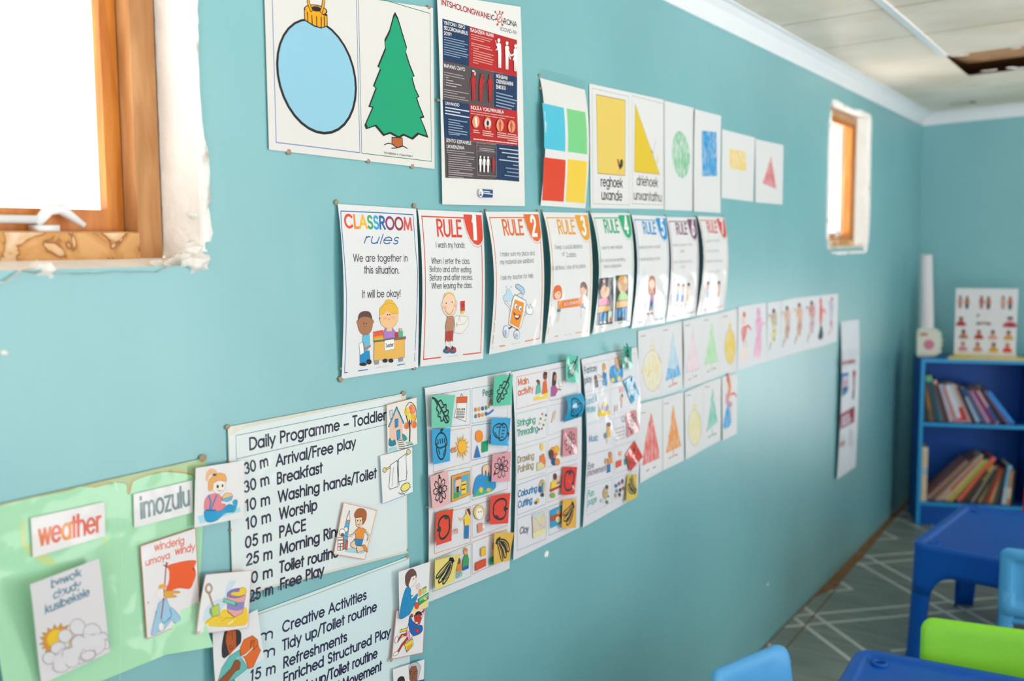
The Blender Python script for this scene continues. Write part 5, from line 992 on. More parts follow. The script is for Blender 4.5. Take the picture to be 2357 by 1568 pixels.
for p, c in (([(90,240),(315,192),(312,408),(88,468)],'#dd7f58'),([(326,190),(520,150),(520,365),(325,408)],'#8f8a96'),([(88,500),(303,448),(300,665),(86,725)],'#7fb9a4'),([(316,445),(520,400),(520,585),(312,655)],'#a9b4b4'),([(88,760),(300,695),(298,915),(88,972)],'#b9aa84'),([(313,690),(520,620),(520,820),(310,880)],'#b9aaa0'),
([(92,1008),(298,930),(296,1140),(92,1220)],'#3f8fc0'),([(312,925),(515,850),(512,1050),(310,1130)],'#d98a78'),([(92,1245),(300,1165),(298,1385),(95,1470)],'#8a8496'),([(315,1160),(512,1090),(510,1280),(316,1362)],'#3fa0c0')): boxf(p, c, 2)
for t, a, b, c in (('Main',(100,300),(175,282),'#dd7a4f'),('activity',(100,372),(208,342),'#dd7a4f'),('Stringing',(93,590),(222,560),'#5aa590'),('Threading',(93,660),(240,622),'#5aa590'),('Drawing',(95,850),(212,815),'#a89a7a'),('Painting',(97,918),(208,882),'#a89a7a'),('Colouring',(97,1092),(232,1048),'#2f80b8'),('Cutting',(98,1168),(198,1130),'#2f80b8'),('Clay',(110,1352),(172,1335),'#857a92')): s.text(t, a, b, 44, c, .15)
s.poly([(212,385),(305,350),(306,388),(210,408)], '#efcf3a'); s.poly([(228,300),(255,285),(262,350),(222,365)], '#5fb0a0'); s.ell(245, 280, 10, 18, '#8a5030'); s.poly([(275,275),(300,260),(308,350),(268,362)], '#d9642a'); s.ell(290, 235, 14, 26, '#7a4026'); s.ell(292, 215, 14, 12, '#2a1c18'); s.ell(238, 268, 10, 10, '#5a3a24'); s.ell(262, 372, 16, 8, '#ece8da')
s.poly([(345,215),(362,205),(372,240),(362,300),(340,300)], '#3a2420', True); s.ell(362, 245, 10, 22, '#b9785a'); s.poly([(332,310),(362,298),(382,330),(362,375),(330,380)], '#a8508f'); s.line([(370,325),(400,330)], 12, '#b9785a'); s.poly([(385,270),(410,262),(412,300),(392,310)], '#ecead8', ol='#888', lw=2); s.text('of a', (400,285), (440,275), 22, '#a8a0a0', .1)
for i, (x, y, c) in enumerate(((270,502,'#e07a3a'),(296,510,'#2f60a8'),(258,535,'#4a9a5a'),(290,545,'#e0b03a'),(250,570,'#e0b03a'),(278,580,'#4a9a5a'),(266,605,'#e07a3a'),(246,610,'#2f60a8'))): s.ell(x, y, 6, 9, c)
s.line([(335,560),(350,490)], 12, '#e8b59a'); s.line([(352,540),(365,478)], 10, '#ecd0a0')
s.ell(266, 735, 13, 26, '#efc86a'); s.poly([(250,800),(280,780),(292,835),(288,880),(252,880)], '#e07a3f'); s.poly([(228,850),(260,840),(285,862),(280,885),(232,905)], '#dccfa0', ol='#7a6a4a', lw=2)
for x, y, c in ((345,760,'#e0903a'),(372,750,'#e8b13a'),(335,800,'#3a4a78'),(365,800,'#d9702a'),(350,840,'#2a4a8a'),(382,815,'#eae6da'),(330,780,'#5a3a2a'),(375,840,'#d98a3a')): s.ell(x, y, 18, 26, c)
for i, c in enumerate(('#d98a3a','#ecc94a','#5fb08a','#3f8fd0')): s.line([(242+i*7,1045-i*4),(250+i*5,990+i*8),(270,968+i*9),(286-i*5,1000),(278-i*4,1060)], 7, c, True)
s.ell(252, 1035, 12, 24, '#35608f'); s.ell(268, 1075, 12, 14, '#3a4a68'); s.ell(222, 1130, 9, 12, '#555a66'); s.ell(238, 1115, 10, 18, '#e0b84a')
s.ell(358, 945, 12, 24, '#6a3a24'); s.poly([(330,985),(362,965),(375,1030),(325,1040)], '#e9c93a'); s.poly([(320,1035),(395,1005),(398,1020),(325,1055)], '#b9402a'); s.line([(370,995),(390,985)], 10, '#8a5030'); s.ell(340, 1078, 18, 20, '#8aa84a'); s.text('Co', (372,985), (405,970), 40, '#e0a08a', .11)
s.poly([(195,1215),(285,1185),(292,1340),(200,1385)], '#c8d2d4'); s.poly([(195,1230),(225,1250),(262,1320),(245,1350),(200,1330)], '#e0c8ba', ol='#a08a80', lw=2); s.poly([(270,1200),(290,1240),(285,1310),(252,1290)], '#e0c8ba', ol='#a08a80', lw=2); s.poly([(200,1345),(290,1310),(290,1340),(205,1380)], '#e6dfa0'); s.ell(245, 1250, 16, 24, '#d8d89a')
s.poly([(322,1185),(412,1145),(410,1270),(325,1312)], '#2aa0d0'); s.poly([(325,1225),(405,1195),(410,1235),(325,1265)], '#b9502f', ol='#6a2a18', lw=2); s.ell(378, 1248, 18, 22, '#e6d6a0'); s.ell(380, 1195, 16, 18, '#b9a08a')
s.build([(.0,.0,.004)])
s = sym('third activity sheet with words such as fantasy play, sand and water, music', K5, [(548,115),(942,28),(945,1085),(558,1308)], (.002,.002,.006,.004,.014,.2))
for p, c in (([(565,155),(742,115),(748,300),(568,352)],'#a8b0b8'),([(755,112),(930,75),(932,245),(758,290)],'#b0b4b8'),([(575,380),(748,330),(750,520),(578,575)],'#8ec4d4'),([(758,325),(935,285),(938,460),(762,510)],'#b8b8bc'),([(582,585),(768,535),(772,745),(588,790)],'#b4c4d4'),([(778,535),(940,490),(942,680),(782,730)],'#b8b8c0'),([(588,800),(770,745),(772,945),(588,1000)],'#b9b0b8'),([(782,740),(940,690),(942,870),(785,925)],'#b8b4b4'),([(585,1025),(765,965),(765,1125),(588,1222)],'#8fc4cc'),([(778,960),(938,900),(938,1035),(780,1110)],'#a8c4cc')): boxf(p, c, 2)
for t, a, b, c in (('Fantasy',(572,215),(660,192),'#7f8c9a'),('play',(572,285),(622,270),'#7f8c9a'),('Sand &',(578,438),(660,408),'#7fb9d0'),('Water',(585,495),(650,480),'#7fb9d0'),('Music',(598,700),(665,688),'#8aa4c4'),('Eye',(592,892),(635,882),'#a09aa4'),('movement',(592,942),(722,900),'#a09aa4'),('Fun',(590,1090),(635,1078),'#86bcb0'),('page',(590,1150),(655,1120),'#86bcb0'),('Mo',(815,350),(848,342),'#e0b0b0'),('Co',(832,560),(862,552),'#a8a0b0')): s.text(t, a, b, 42, c, .15)
s.poly([(700,205),(722,190),(732,280),(728,300),(698,302),(695,250)], '#2c7fb8'); s.ell(708, 170, 13, 30, '#d99a5a'); s.ell(715, 198, 8, 14, '#ecd0b0'); s.ell(648, 245, 10, 20, '#8a5a40'); s.poly([(640,270),(662,260),(668,310),(645,318)], '#33404a'); s.ell(680, 255, 22, 16, '#dcd8d8', ol='#888', lw=2); s.line([(660,220),(690,235)], 8, '#e0b49a')
s.poly([(755,170),(830,160),(835,255),(760,278)], '#2f8fd0', True); s.poly([(785,112),(815,105),(820,160),(805,185),(790,160)], '#e2b48e', True); s.ell(768, 262, 14, 16, '#ecc43a'); s.ell(815, 250, 14, 16, '#ecc43a'); s.ell(795, 240, 10, 14, '#4a9a6a'); s.ell(800, 190, 10, 12, '#4aa06a')
s.poly([(668,490),(705,465),(748,480),(745,505),(672,520)], '#ecc435', True); s.ell(715, 455, 24, 28, '#a09ac4'); s.ell(715, 430, 14, 16, '#ecc435'); s.line([(660,425),(675,475)], 6, '#d8b49a'); s.ell(678, 480, 8, 16, '#a8c46a')
for x, y in ((782,470),(800,468)): s.line([(x,y-25),(x,y+15)], 9, '#a8705a')
s.line([(825,400),(838,380),(830,450)], 18, '#e0c0a8', True); s.ell(835, 370, 6, 14, '#8a5a40')
s.ell(740, 590, 15, 30, '#d8a070'); s.ell(740, 575, 15, 16, '#3a2a28'); s.poly([(722,620),(748,610),(752,660),(730,672)], '#e2b84a'); s.ell(715, 655, 10, 20, '#6a8ac0'); s.line([(725,670),(728,710)], 8, '#e0c0a0')
s.frame([(785,610),(850,590),(850,670),(788,690)], 3, '#9a8a90'); s.line([(785,640),(850,618)], 5, '#b09a9a'); s.line([(786,662),(850,642)], 5, '#c0a0a0')
s.ell(750, 790, 12, 24, '#c88a5a'); s.poly([(728,820),(762,805),(765,850),(735,860)], '#d9964a'); s.poly([(728,860),(750,855),(750,905),(728,912)], '#2a7ac0'); s.line([(725,915),(750,905)], 7, '#2a3a4a'); s.ell(718, 835, 8, 22, '#d0a07a')
s.poly([(790,840),(828,822),(828,868),(790,885)], '#dd5a3a'); s.poly([(848,820),(870,810),(870,855),(850,862)], '#3f9a8a'); s.poly([(810,770),(828,762),(828,795),(812,800)], '#eab08a')
s.ell(715, 1065, 18, 40, '#b9b08a'); s.ell(725, 1020, 10, 16, '#5a5048'); s.ell(690, 1115, 12, 16, '#c8ccd0'); s.ell(725, 1125, 10, 14, '#7a7a80'); s.ell(712, 1060, 8, 12, '#dd9a4a'); s.ell(735, 1085, 6, 8, '#4a8a6a')
for x, y, c in ((790,1010,'#5a6a8a'),(812,995,'#8a6a9a'),(835,985,'#d08a5a'),(795,1045,'#7a9ab0'),(820,1040,'#5a4a4a'),(842,1028,'#9a5a4a'),(788,1078,'#c89a6a'),(815,1072,'#5a4440'),(835,975,'#3a5a8a')): s.ell(x, y, 8, 14, c)
s.build([(.05,1.0,.006)])
# ------------------------------------------------------------------ colour cards with line drawings
CH = {'leaf': ('green', 'a leaf'), 'acorn': ('blue', 'an acorn'), 'flower': ('pink', 'a flower'), 'apple': ('red', 'an apple'), 'banana': ('yellow', 'bananas')}
OUT = '#15222a'
def sticker(kind, F, c, col, where, rot=0, x0=.016, bend=(.002,.002,.003,.003,0,0), flip=1, lw=None):
    cn, wn = CH[kind]
    s = Sheet('symbol_card', '%s card with %s drawn in black, %s' % (cn, wn, where), 'card', F, c, col, x0, bend=bend, m=GLOSSY, group='colour symbol cards on the activity sheets')
    r = math.radians(rot); w = (lw or .0022)*1.5
    def P(pts): return [s.at(.5+flip*(x*math.cos(r)-y*math.sin(r)), .5+x*math.sin(r)+y*math.cos(r)) for x, y in pts]
    def ln(pts, sm=True, cl=False, k=1.0): s.strip(P(smooth_closed(pts, 4) if cl and sm else smooth_open(pts, 4) if sm else pts), w*k, OUT, cl)
    if kind == 'leaf':
        ln([(-.36,-.36),(-.22,-.3),(-.1,-.34),(.02,-.2),(.14,-.2),(.16,-.06),(.28,0),(.26,.12),(.34,.24),(.3,.34),(.16,.34),(.1,.26),(-.04,.3),(-.08,.18),(-.2,.14),(-.18,.02),(-.28,-.08),(-.24,-.2)], True, True)
        ln([(-.46,-.42),(-.3,-.34),(0,0),(.28,.32)], k=1.3); ln([(-.1,-.1),(.06,-.14)]); ln([(.02,.04),(.18,.0)]); ln([(-.06,-.04),(-.12,.08)]); ln([(.1,.12),(.06,.24)]); ln([(.12,.14),(.24,.14)])
    elif kind == 'acorn':
        ln([(-.24,-.08),(-.26,.14),(-.12,.36),(.08,.38),(.24,.2),(.24,-.04)]); ln([(-.3,-.04),(-.28,-.24),(-.08,-.38),(.14,-.34),(.28,-.18),(.3,.0),(.1,.04),(-.1,.06)], True, True); ln([(.0,-.38),(-.02,-.46),(.06,-.47)], k=1.4)
        for q in (-.2,-.08,.04,.16): ln([(q,-.2),(q+.03,-.08)], False, k=.8)
        ln([(.1,.28),(.2,.14)], k=.8); ln([(-.16,.1),(-.1,.24)], k=.8)
    elif kind == 'flower':
        for i in range(8):
            a = i*PI/4; pts = [(.08*math.cos(a-.3),.08*math.sin(a-.3)),(.24*math.cos(a-.36),.24*math.sin(a-.36)),(.37*math.cos(a-.12),.37*math.sin(a-.12)),(.35*math.cos(a),.35*math.sin(a)),(.38*math.cos(a+.14),.38*math.sin(a+.14)),(.24*math.cos(a+.36),.24*math.sin(a+.36)),(.08*math.cos(a+.3),.08*math.sin(a+.3))]
            ln(pts, k=.7); ln([(.1*math.cos(a),.1*math.sin(a)),(.2*math.cos(a),.2*math.sin(a))], False, k=.6)
        ln([(.07*math.cos(i), .07*math.sin(i)) for i in range(6)], True, True, .8); ln([(.02,.36),(.04,.46)], False, k=.7); ln([(-.02,.36),(0,.46)], False, k=.7)
    elif kind == 'apple':
        ln([(0,-.26),(.14,-.34),(.3,-.24),(.34,0),(.24,.26),(.08,.34),(0,.32),(-.1,.34),(-.26,.24),(-.34,0),(-.3,-.24),(-.14,-.34)], True, True, 1.4); ln([(0,-.24),(.02,-.4)], False, k=1.8); ln([(-.05,-.27),(.05,-.25)], False, k=1.5); ln([(.2,.2),(.26,.06)], k=1.0)
    else:
        ln([(-.04,-.38),(-.2,-.1),(-.36,.18),(-.34,.28),(-.2,.2),(-.06,-.02),(.0,-.3)]); ln([(.0,-.3),(-.06,.06),(-.2,.32),(-.14,.4),(.0,.28),(.08,.0),(.06,-.3)]); ln([(.06,-.3),(.12,.02),(.04,.34),(.12,.4),(.24,.2),(.24,-.08),(.12,-.34)])
        ln([(-.06,-.4),(.02,-.42),(.12,-.36)], False, k=2.4); ln([(-.02,-.28),(-.14,.0),(-.28,.2)], k=.7); ln([(.05,-.2),(.03,.1),(-.06,.28)], k=.7); ln([(.1,-.24),(.18,0),(.14,.26)], k=.7)
    return s.build()
TL_, BL_, PK_, RD_, YL_ = '#54bfa4', '#2f9fd6', '#dfa0aa', '#dd4322', '#ecd672'
W1, W2, W3 = 'on the first activity sheet', 'on the second activity sheet', 'on the third activity sheet'
L_, R_ = ', left side', ', right edge'
sticker('leaf', K4, [(68,200),(222,198),(198,410),(68,415)], '#6ec4aa', W1+L_, 0)
sticker('leaf', K4, [(480,75),(600,62),(595,262),(470,272)], '#55bf9f', W1+R_, 80)
sticker('acorn', K4, [(70,425),(192,415),(188,632),(78,655)], BL_, W1+L_, 0)
sticker('acorn', K4, [(462,345),(586,350),(574,532),(455,525)], BL_, W1+R_, 100)
sticker('flower', K4, [(58,735),(175,692),(188,912),(75,950)], '#e3b0b4', W1+L_, 180, lw=.002)
sticker('flower', K4, [(468,590),(590,570),(580,765),(460,768)], '#dd9aa6', W1+R_, 60, lw=.0018)
sticker('apple', K4, [(102,970),(210,945),(198,1155),(98,1188)], RD_, W1+L_, -100, bend=(.002,.003,.003,.008,0,0))
sticker('apple', K4, [(455,862),(585,840),(570,1040),(452,1050)], '#e0402a', W1+R_, 90)
sticker('banana', K4, [(90,1285),(255,1240),(215,1420),(92,1482)], '#e8d678', W1+L_, 25, bend=(.004,.010,.003,.002,0,0))
sticker('banana', K4, [(480,1105),(610,1100),(580,1285),(476,1308)], '#e0b248', W1+R_, -55, bend=(.002,.008,.003,.003,0,0))
sticker('leaf', K5, [(442,80),(530,95),(530,285),(440,265)], '#4fc0a8', W2+', at its top', 85)
sticker('acorn', K5, [(435,380),(550,352),(548,520),(420,562)], '#1d9ac8', W2, 150, bend=(.003,.003,.003,.003,.01,0))
sticker('flower', K5, [(422,612),(520,598),(520,780),(415,808)], '#d48a94', W2, 0, lw=.0016)
sticker('apple', K5, [(422,875),(520,878),(500,1070),(408,1078)], '#d9341f', W2, 0)
sticker('banana', K5, [(418,1110),(514,1105),(510,1308),(410,1312)], '#e5ae3a', W2+', at its bottom', 35)
sticker('leaf', K5, [(848,20),(905,30),(918,190),(842,175)], '#3fae94', W3+', at its top', 40, bend=(.012,.016,.004,.004,.0,0))
sticker('acorn', K5, [(850,270),(915,228),(958,365),(905,430)], '#2aa0d0', W3, 30)
sticker('flower', K5, [(862,500),(935,470),(962,620),(872,672)], '#cf8890', W3, 20, lw=.0016)
sticker('apple', K5, [(925,690),(985,805),(895,912),(862,790)], '#d03a22', W3, -45)
sticker('banana', K5, [(875,935),(942,925),(945,1090),(865,1130)], '#d8bf4a', W3+', at its bottom', 120)
# ================================================================== children's coloured drawings in two rows
K11, K12, K13, KS = (1450, 680, 6.533), (1450, 880, 6.533), (1680, 680, 3.5625), (1450, 640, 3.267)
def dr(label, F, c, x0, bend=None): return Sheet('coloured_drawing', label, 'drawing', F, c, '#dbdde1', x0, bend=bend, group="children's coloured drawings")
def bauble(s, cx, cy, rx, ry, top, col, a):
    s.ell(cx, cy, rx+6, ry+6, '#a9aeb2'); s.ell(cx, cy, rx, ry, '#dcdde0'); s.ell(cx, cy, rx, ry, col, a=a)
    w = rx*.24; s.poly([(cx-w,cy-ry-10),(cx-w,cy-ry-75),(cx+w,cy-ry-80),(cx+w,cy-ry-12)], col, a=min(.9, a+.25), ol='#b9b49a', lw=4); s.line([(cx+2,cy-ry-75),(cx+2,top)], 14, col); s.line([(cx+rx*.6,cy-ry*.72),(cx+rx*.8,cy-ry*.5)], 8, '#b0a878')
def tree(s, ax, ay, lx, ly, rx_, ry_, col, a, foot, fcol, base=None):
    L = [(ax, ay)]; n = 3
    Rr = []
    for i in range(1, n+1):
        t = i/n; ex = rx_+(0); Rr.append((ax+(rx_-ax)*t, ay+(ry_-ay)*t)); 
        if i < n: Rr.append((ax+(rx_-ax)*t-6, ay+(ry_-ay)*t+8))
    Ll = []
    for i in range(n, 0, -1):
        t = i/n; Ll.append((ax+(lx-ax)*t, ay+(ly-ay)*t))
        if i > 1: Ll.append((ax+(lx-ax)*(t-1/n)+8, ay+(ly-ay)*(t-1/n)+14))
    pts = L+Rr+Ll
    s.poly(pts, '#aab2b4' if a < .7 else col); s.poly([((p[0]-ax)*.94+ax, (p[1]-ay)*.97+ay+10) for p in pts], '#dcdde0'); s.poly([((p[0]-ax)*.96+ax, (p[1]-ay)*.98+ay+6) for p in pts], col, a=a)
    if base: s.poly([(lx+ (ax-lx)*.28, ly-(ly-ay)*.26), (ax+30, ay+(ly-ay)*.76), (ax+(rx_-ax)*.7, ay+(ry_-ay)*.74), (rx_, ry_), (lx, ly)], base, a=.85)
    fx, fy = foot; s.line([(fx, fy-85),(fx+4, fy)], 26, fcol); s.line([(fx-60, fy+30),(fx, fy-5),(fx+58, fy-22)], 14, fcol); s.line([(fx+35, fy-22),(fx+60, fy-26)], 14, '#5a5258'); s.line([(fx-62, fy+32),(fx-40, fy+22)], 12, '#6a5a5a')
def inner(s, p):
    s.frame(p, 3, '#c3c9cc'); x, y = p[0]; s.greek((x+15,y+38), (x+85,y+24), 1, 0, '#9aa0a4', (1,), 14)
# top row
s = dr('drawing of a pale yellow bauble, first of the upper row', K11, [(118,540),(465,462),(478,1512),(145,1590)], .002); inner(s, [(150,580),(455,505),(465,1490),(175,1560)])
s.line([(160,1160),(200,1110),(215,1060)], 26, '#e6d382', True); bauble(s, 338, 1135, 140, 305, 640, '#e2d183', .42); s.line([(265,1220),(310,1130)], 28, '#e0c95a'); s.build()
s = dr('drawing of a fir tree in pale blue with a darker blue hem', K11, [(465,462),(790,385),(800,1405),(478,1512)], .0024); inner(s, [(485,492),(780,420),(788,1385),(495,1480)])
tree(s, 645, 540, 535, 1290, 762, 1205, '#8fc6e6', .55, (645,1345), '#d9686a', '#4fa8de'); s.build()
s = dr('drawing of a very pale pink fir tree in the upper row', K11, [(795,385),(1080,318),(1088,1310),(805,1405)], .003, (.002,.001,.001,.001,.003,.5)); inner(s, [(815,420),(1065,350),(1070,1290),(820,1375)])
tree(s, 948, 470, 830, 1165, 1048, 1110, '#e3c4d2', .6, (942,1240), '#d9c0cc'); s.build()
s = dr('drawing of a light green fir tree in the upper row', K11, [(1080,318),(1370,258),(1372,1190),(1088,1310)], .0022); inner(s, [(1098,340),(1340,290),(1345,1170),(1105,1270)])
tree(s, 1232, 390, 1110, 1050, 1325, 995, '#a5d8a5', .75, (1225,1120), '#a5d0a0'); s.build()
s = dr('drawing of a strong yellow bauble at the right end of the fir trees', K11, [(1370,258),(1615,195),(1612,1130),(1372,1190)], .0026); inner(s, [(1385,285),(1600,235),(1598,1105),(1388,1165)])
bauble(s, 1505, 770, 78, 265, 360, '#e3c338', .8); s.build()
# lower row
s = dr('drawing of a red fir tree, first of the lower row', K12, [(140,325),(485,238),(490,1330),(150,1520)], .0034); inner(s, [(150,430),(455,330),(480,1300),(165,1480)])
s.poly([(315,465),(335,520),(400,850),(432,1000),(442,1140),(185,1255),(225,900),(270,660)], '#dd6a66', a=.85, ol='#c46a66', lw=3); s.line([(245,1340),(285,1310)], 16, '#7a767c'); s.line([(345,1290),(385,1270)], 16, '#7a767c'); s.build()
s = dr('drawing of an orange fir tree in the lower row', K12, [(490,238),(805,140),(815,1175),(495,1330)], .0030); inner(s, [(498,290),(785,215),(795,1140),(505,1290)])
tree(s, 650, 335, 540, 1070, 770, 960, '#e2954a', .88, (650,1115), '#dd9450'); s.build()
s = dr('drawing of a pale lemon bauble in the lower row', K12, [(820,150),(1095,30),(1105,1010),(835,1170)], .0034); inner(s, [(835,165),(1075,95),(1085,990),(845,1120)])
bauble(s, 972, 685, 95, 270, 230, '#e0d68a', .6); s.build()
s = dr('drawing of a teal fir tree in the lower row', K12, [(1098,20),(1372,-70),(1365,870),(1105,1010)], .0028); inner(s, [(1112,40),(1350,-20),(1350,850),(1115,970)])
tree(s, 1243, 80, 1145, 755, 1318, 590, '#5fbcae', .72, (1235,800), '#6fb4ac'); s.build()
def figure(s, x, y, h, hair, skin, top, skirt, legs=None, arm=None, al=.9):
    """standing child's figure scribbled in crayon, seen from the side"""
    w = h*.12
    s.ell(x, y-h*.44, w*.55, h*.065, hair, a=al); s.ell(x+w*.15, y-h*.42, w*.36, h*.045, skin, a=al)
    s.poly([(x-w*.7,y-h*.35),(x+w*.6,y-h*.36),(x+w*.75,y-h*.1),(x-w*.5,y-h*.05)], top, True, a=al)
    if arm: s.line([(x+w*.4,y-h*.28),(x+w*1.1,y-h*.16),(x+w*1.7,y-h*.12)], w*.5, arm, True)
    s.poly([(x-w*.6,y-h*.08),(x+w*.65,y-h*.12),(x+w*.7,y+h*.22),(x-w*.2,y+h*.3),(x-w*.9,y+h*.28)], skirt, True, a=al)
    if legs: s.line([(x,y+h*.2),(x-w*.35,y+h*.36),(x-w*.6,y+h*.48)], w*.5, legs)
s = dr('drawing of a red-haired figure in a blue skirt, last of the lower row', K12, [(1385,-75),(1618,-135),(1605,770),(1392,880)], .0036)
s.poly([(1480,-150),(1505,-60),(1520,60),(1512,160),(1490,245),(1470,180),(1475,60),(1455,-40),(1462,-110)], '#dc8142', True, a=.9); s.ell(1478, -50, 24, 60, '#cf4f52', a=.9); s.poly([(1440,220),(1450,170),(1480,210),(1500,300),(1530,290),(1520,380),(1480,360),(1445,330)], '#d06a8a', True, a=.9); s.line([(1520,190),(1560,165),(1600,210)], 34, '#d95a72', True); s.poly([(1475,310),(1500,430),(1525,580),(1500,660),(1440,700),(1402,670),(1420,530)], '#2f9fda', True, a=.9); s.line([(1520,300),(1530,350)], 18, '#4f8fd8'); s.line([(1515,400),(1520,490)], 14, '#b04a5a'); s.build()
# figures to the right
def fig(label, c, x0): return Sheet('coloured_drawing', label, 'drawing', K13, c, '#dbdfe6', x0, group="children's coloured figures")
s = fig('drawing of a figure coloured in red, first of the figure row', [(68,95),(185,72),(188,578),(62,615)], .0022)
s.ell(118, 158, 12, 26, '#dd5a4a', a=.9); s.ell(108, 210, 18, 34, '#e6b8ac', a=.6); s.poly([(98,265),(130,250),(140,290),(132,330),(108,385),(95,320)], '#d86a66', True, a=.9); s.line([(130,265),(150,250),(172,280)], 20, '#dd5f58', True); s.line([(115,380),(105,420)], 10, '#dd8078'); s.line([(128,370),(138,425)], 10, '#dd7870'); s.ell(115, 490, 28, 65, '#ecd0c0', a=.55); s.build()
s = fig('drawing of a figure coloured all in pink', [(185,72),(300,58),(300,545),(188,578)], .0026)
s.ell(235, 140, 16, 42, '#dd9ac0', a=.85); s.poly([(215,190),(255,180),(262,260),(250,330),(225,340),(212,260)], '#dd9ec4', True, a=.85); s.line([(258,240),(285,225)], 22, '#e4b4cc'); s.poly([(215,340),(255,330),(258,420),(250,480),(220,510),(192,490),(205,420)], '#e2a0c4', True, a=.8); s.ell(222, 480, 30, 34, '#e8b0d0', a=.8); s.build()
for i, (lab, c, cols) in enumerate((('drawing of a dark-haired figure in a yellow green skirt', [(308,60),(420,45),(418,508),(300,545)], ('#3a3030','#c08a70','#a8a47a','#cfd08a','#4a5a4a','#b9504a')),
    ('drawing of a brown figure with mottled skirt, left of the taller brown one', [(424,45),(520,22),(520,478),(418,508)], ('#4a3a34','#c89a78','#c8a088','#b98a70','#5a4a40',None)),
    ('drawing of an orange-brown figure in the middle of the figure row', [(520,22),(620,12),(620,450),(520,478)], ('#5a3a30','#d8a080','#d89a70','#c08a70','#6a4a3a',None)),
    ('drawing of a figure in red top and violet skirt', [(620,12),(725,2),(725,425),(620,450)], ('#5a3a3a','#c88070','#c46a60','#c8a0b8','#7a4a3a','#5a5a6a')))):
    s = fig(lab, c, .0022+.0004*(i % 2)); s.polys[-1]
    cx = (c[0][0]+c[1][0]+c[2][0]+c[3][0])/4; cy = (c[0][1]+c[2][1])/2
    hh, sk, tp, sk2, lg, am = cols
    s.ell(cx-2, cy-150, 12, 26, hh); s.ell(cx-6, cy-130, 10, 20, sk); s.poly([(cx-26,cy-115),(cx+20,cy-125),(cx+22,cy-40),(cx-12,cy-25)], tp, True, a=.75); s.line([(cx-22,cy-110),(cx-42,cy-125),(cx-48,cy-90)], 10, am or sk, True); s.line([(cx+14,cy-105),(cx+24,cy-150)], 9, am or sk)
    s.poly([(cx-14,cy-30),(cx+18,cy-35),(cx+16,cy+50),(cx-18,cy+60)], sk2, True, a=.75); s.poly([(cx-16,cy+55),(cx+12,cy+45),(cx-10,cy+115),(cx-34,cy+125)], sk2, True, a=.55); s.line([(cx-26,cy+110),(cx-38,cy+160)], 13, lg); s.line([(cx+2,cy+50),(cx+6,cy+90)], 11, lg)
    for k in range(5): s.ell(cx-10+6*k % 17, cy-60+34*k, 6, 9, (sk, tp, hh, sk2, '#9a6a5a')[k], a=.8)
    s.build()
s = fig('drawing of a red figure in a black skirt', [(725,2),(800,-6),(795,405),(725,425)], .0022)
s.ell(745, 50, 9, 34, '#d05a4a'); s.poly([(738,85),(756,80),(758,160),(750,240),(738,230),(736,150)], '#dc5a58', True); s.line([(752,135),(775,120),(785,150)], 18, '#e06a66', True); s.poly([(742,245),(755,255),(765,330),(745,365),(722,345),(735,290)], '#2b4250', True); s.build()
s = fig('drawing of a small grey blue figure, last of the figure row', [(800,-6),(888,-15),(876,375),(795,405)], .0026)
s.ell(836, 32, 9, 18, '#b4707a'); s.poly([(812,50),(845,60),(848,120),(838,200),(825,200),(815,120)], '#a8aecb', True, a=.75); s.ell(830, 230, 12, 30, '#b89ab4', a=.8); s.line([(835,215),(822,290),(808,325)], 15, '#d2687a'); s.line([(842,250),(838,290)], 9, '#5a6a7a'); s.build()
# long hanging strip of picture sheets
s = Sheet('picture_strip', 'long narrow white paper strip with maroon and blue pictures hanging by itself', 'poster', K13, [(908,215),(1058,195),(1030,1405),(878,1512)], '#d6dee8', .002, bend=(.002,.002,.008,.010,.012,.3))
for x, y, w, h, c in ((930,490,30,60,'#9a7a90'),(985,480,40,70,'#a07a90'),(1030,470,26,60,'#9a8aa0'),(940,545,40,40,'#8a3048'),(1000,545,50,40,'#8a2840'),(935,590,40,30,'#9a90a8')):
    for k in range(4): s.line([(x-w/2+k*w/3,y-h/2),(x-w/2+k*w/3+4,y+h/2)], w*.14, c)
s.poly([(908,545),(1025,520),(1025,555),(908,575)], '#8d3a50', a=.8)
s.poly([(915,640),(972,630),(972,760),(960,800),(920,830)], '#2a7fb8'); s.poly([(925,668),(970,660),(968,745),(922,770)], '#c8bcd0'); s.ell(945, 720, 18, 30, '#b08aa0', a=.8); s.ell(942, 765, 16, 14, '#3a2a3a')
s.poly([(1005,620),(1030,612),(1030,660),(1005,668)], '#b0485a'); s.poly([(1008,665),(1026,662),(1022,780),(1010,790)], '#96586c', a=.8); s.poly([(1006,780),(1020,775),(1014,850),(1002,855)], '#5a3a40')
s.poly([(905,975),(1022,908),(1018,1040),(908,1098)], '#a25468'); s.poly([(918,1000),(975,965),(980,1040),(918,1080)], '#c4b4c4'); s.poly([(985,935),(1020,912),(1018,1000),(990,1010)], '#8a2438'); s.ell(962, 1020, 26, 40, '#b090a4', a=.8)
for k in range(4): s.line([(912+k*10,1150),(908+k*10,1245)], 5, '#a87a80'); s.line([(975+k*11,1105),(972+k*11,1240)], 6, '#9a6a78')
s.poly([(900,1205),(945,1190),(938,1230),(898,1245)], '#9a5a50', a=.8); s.build()
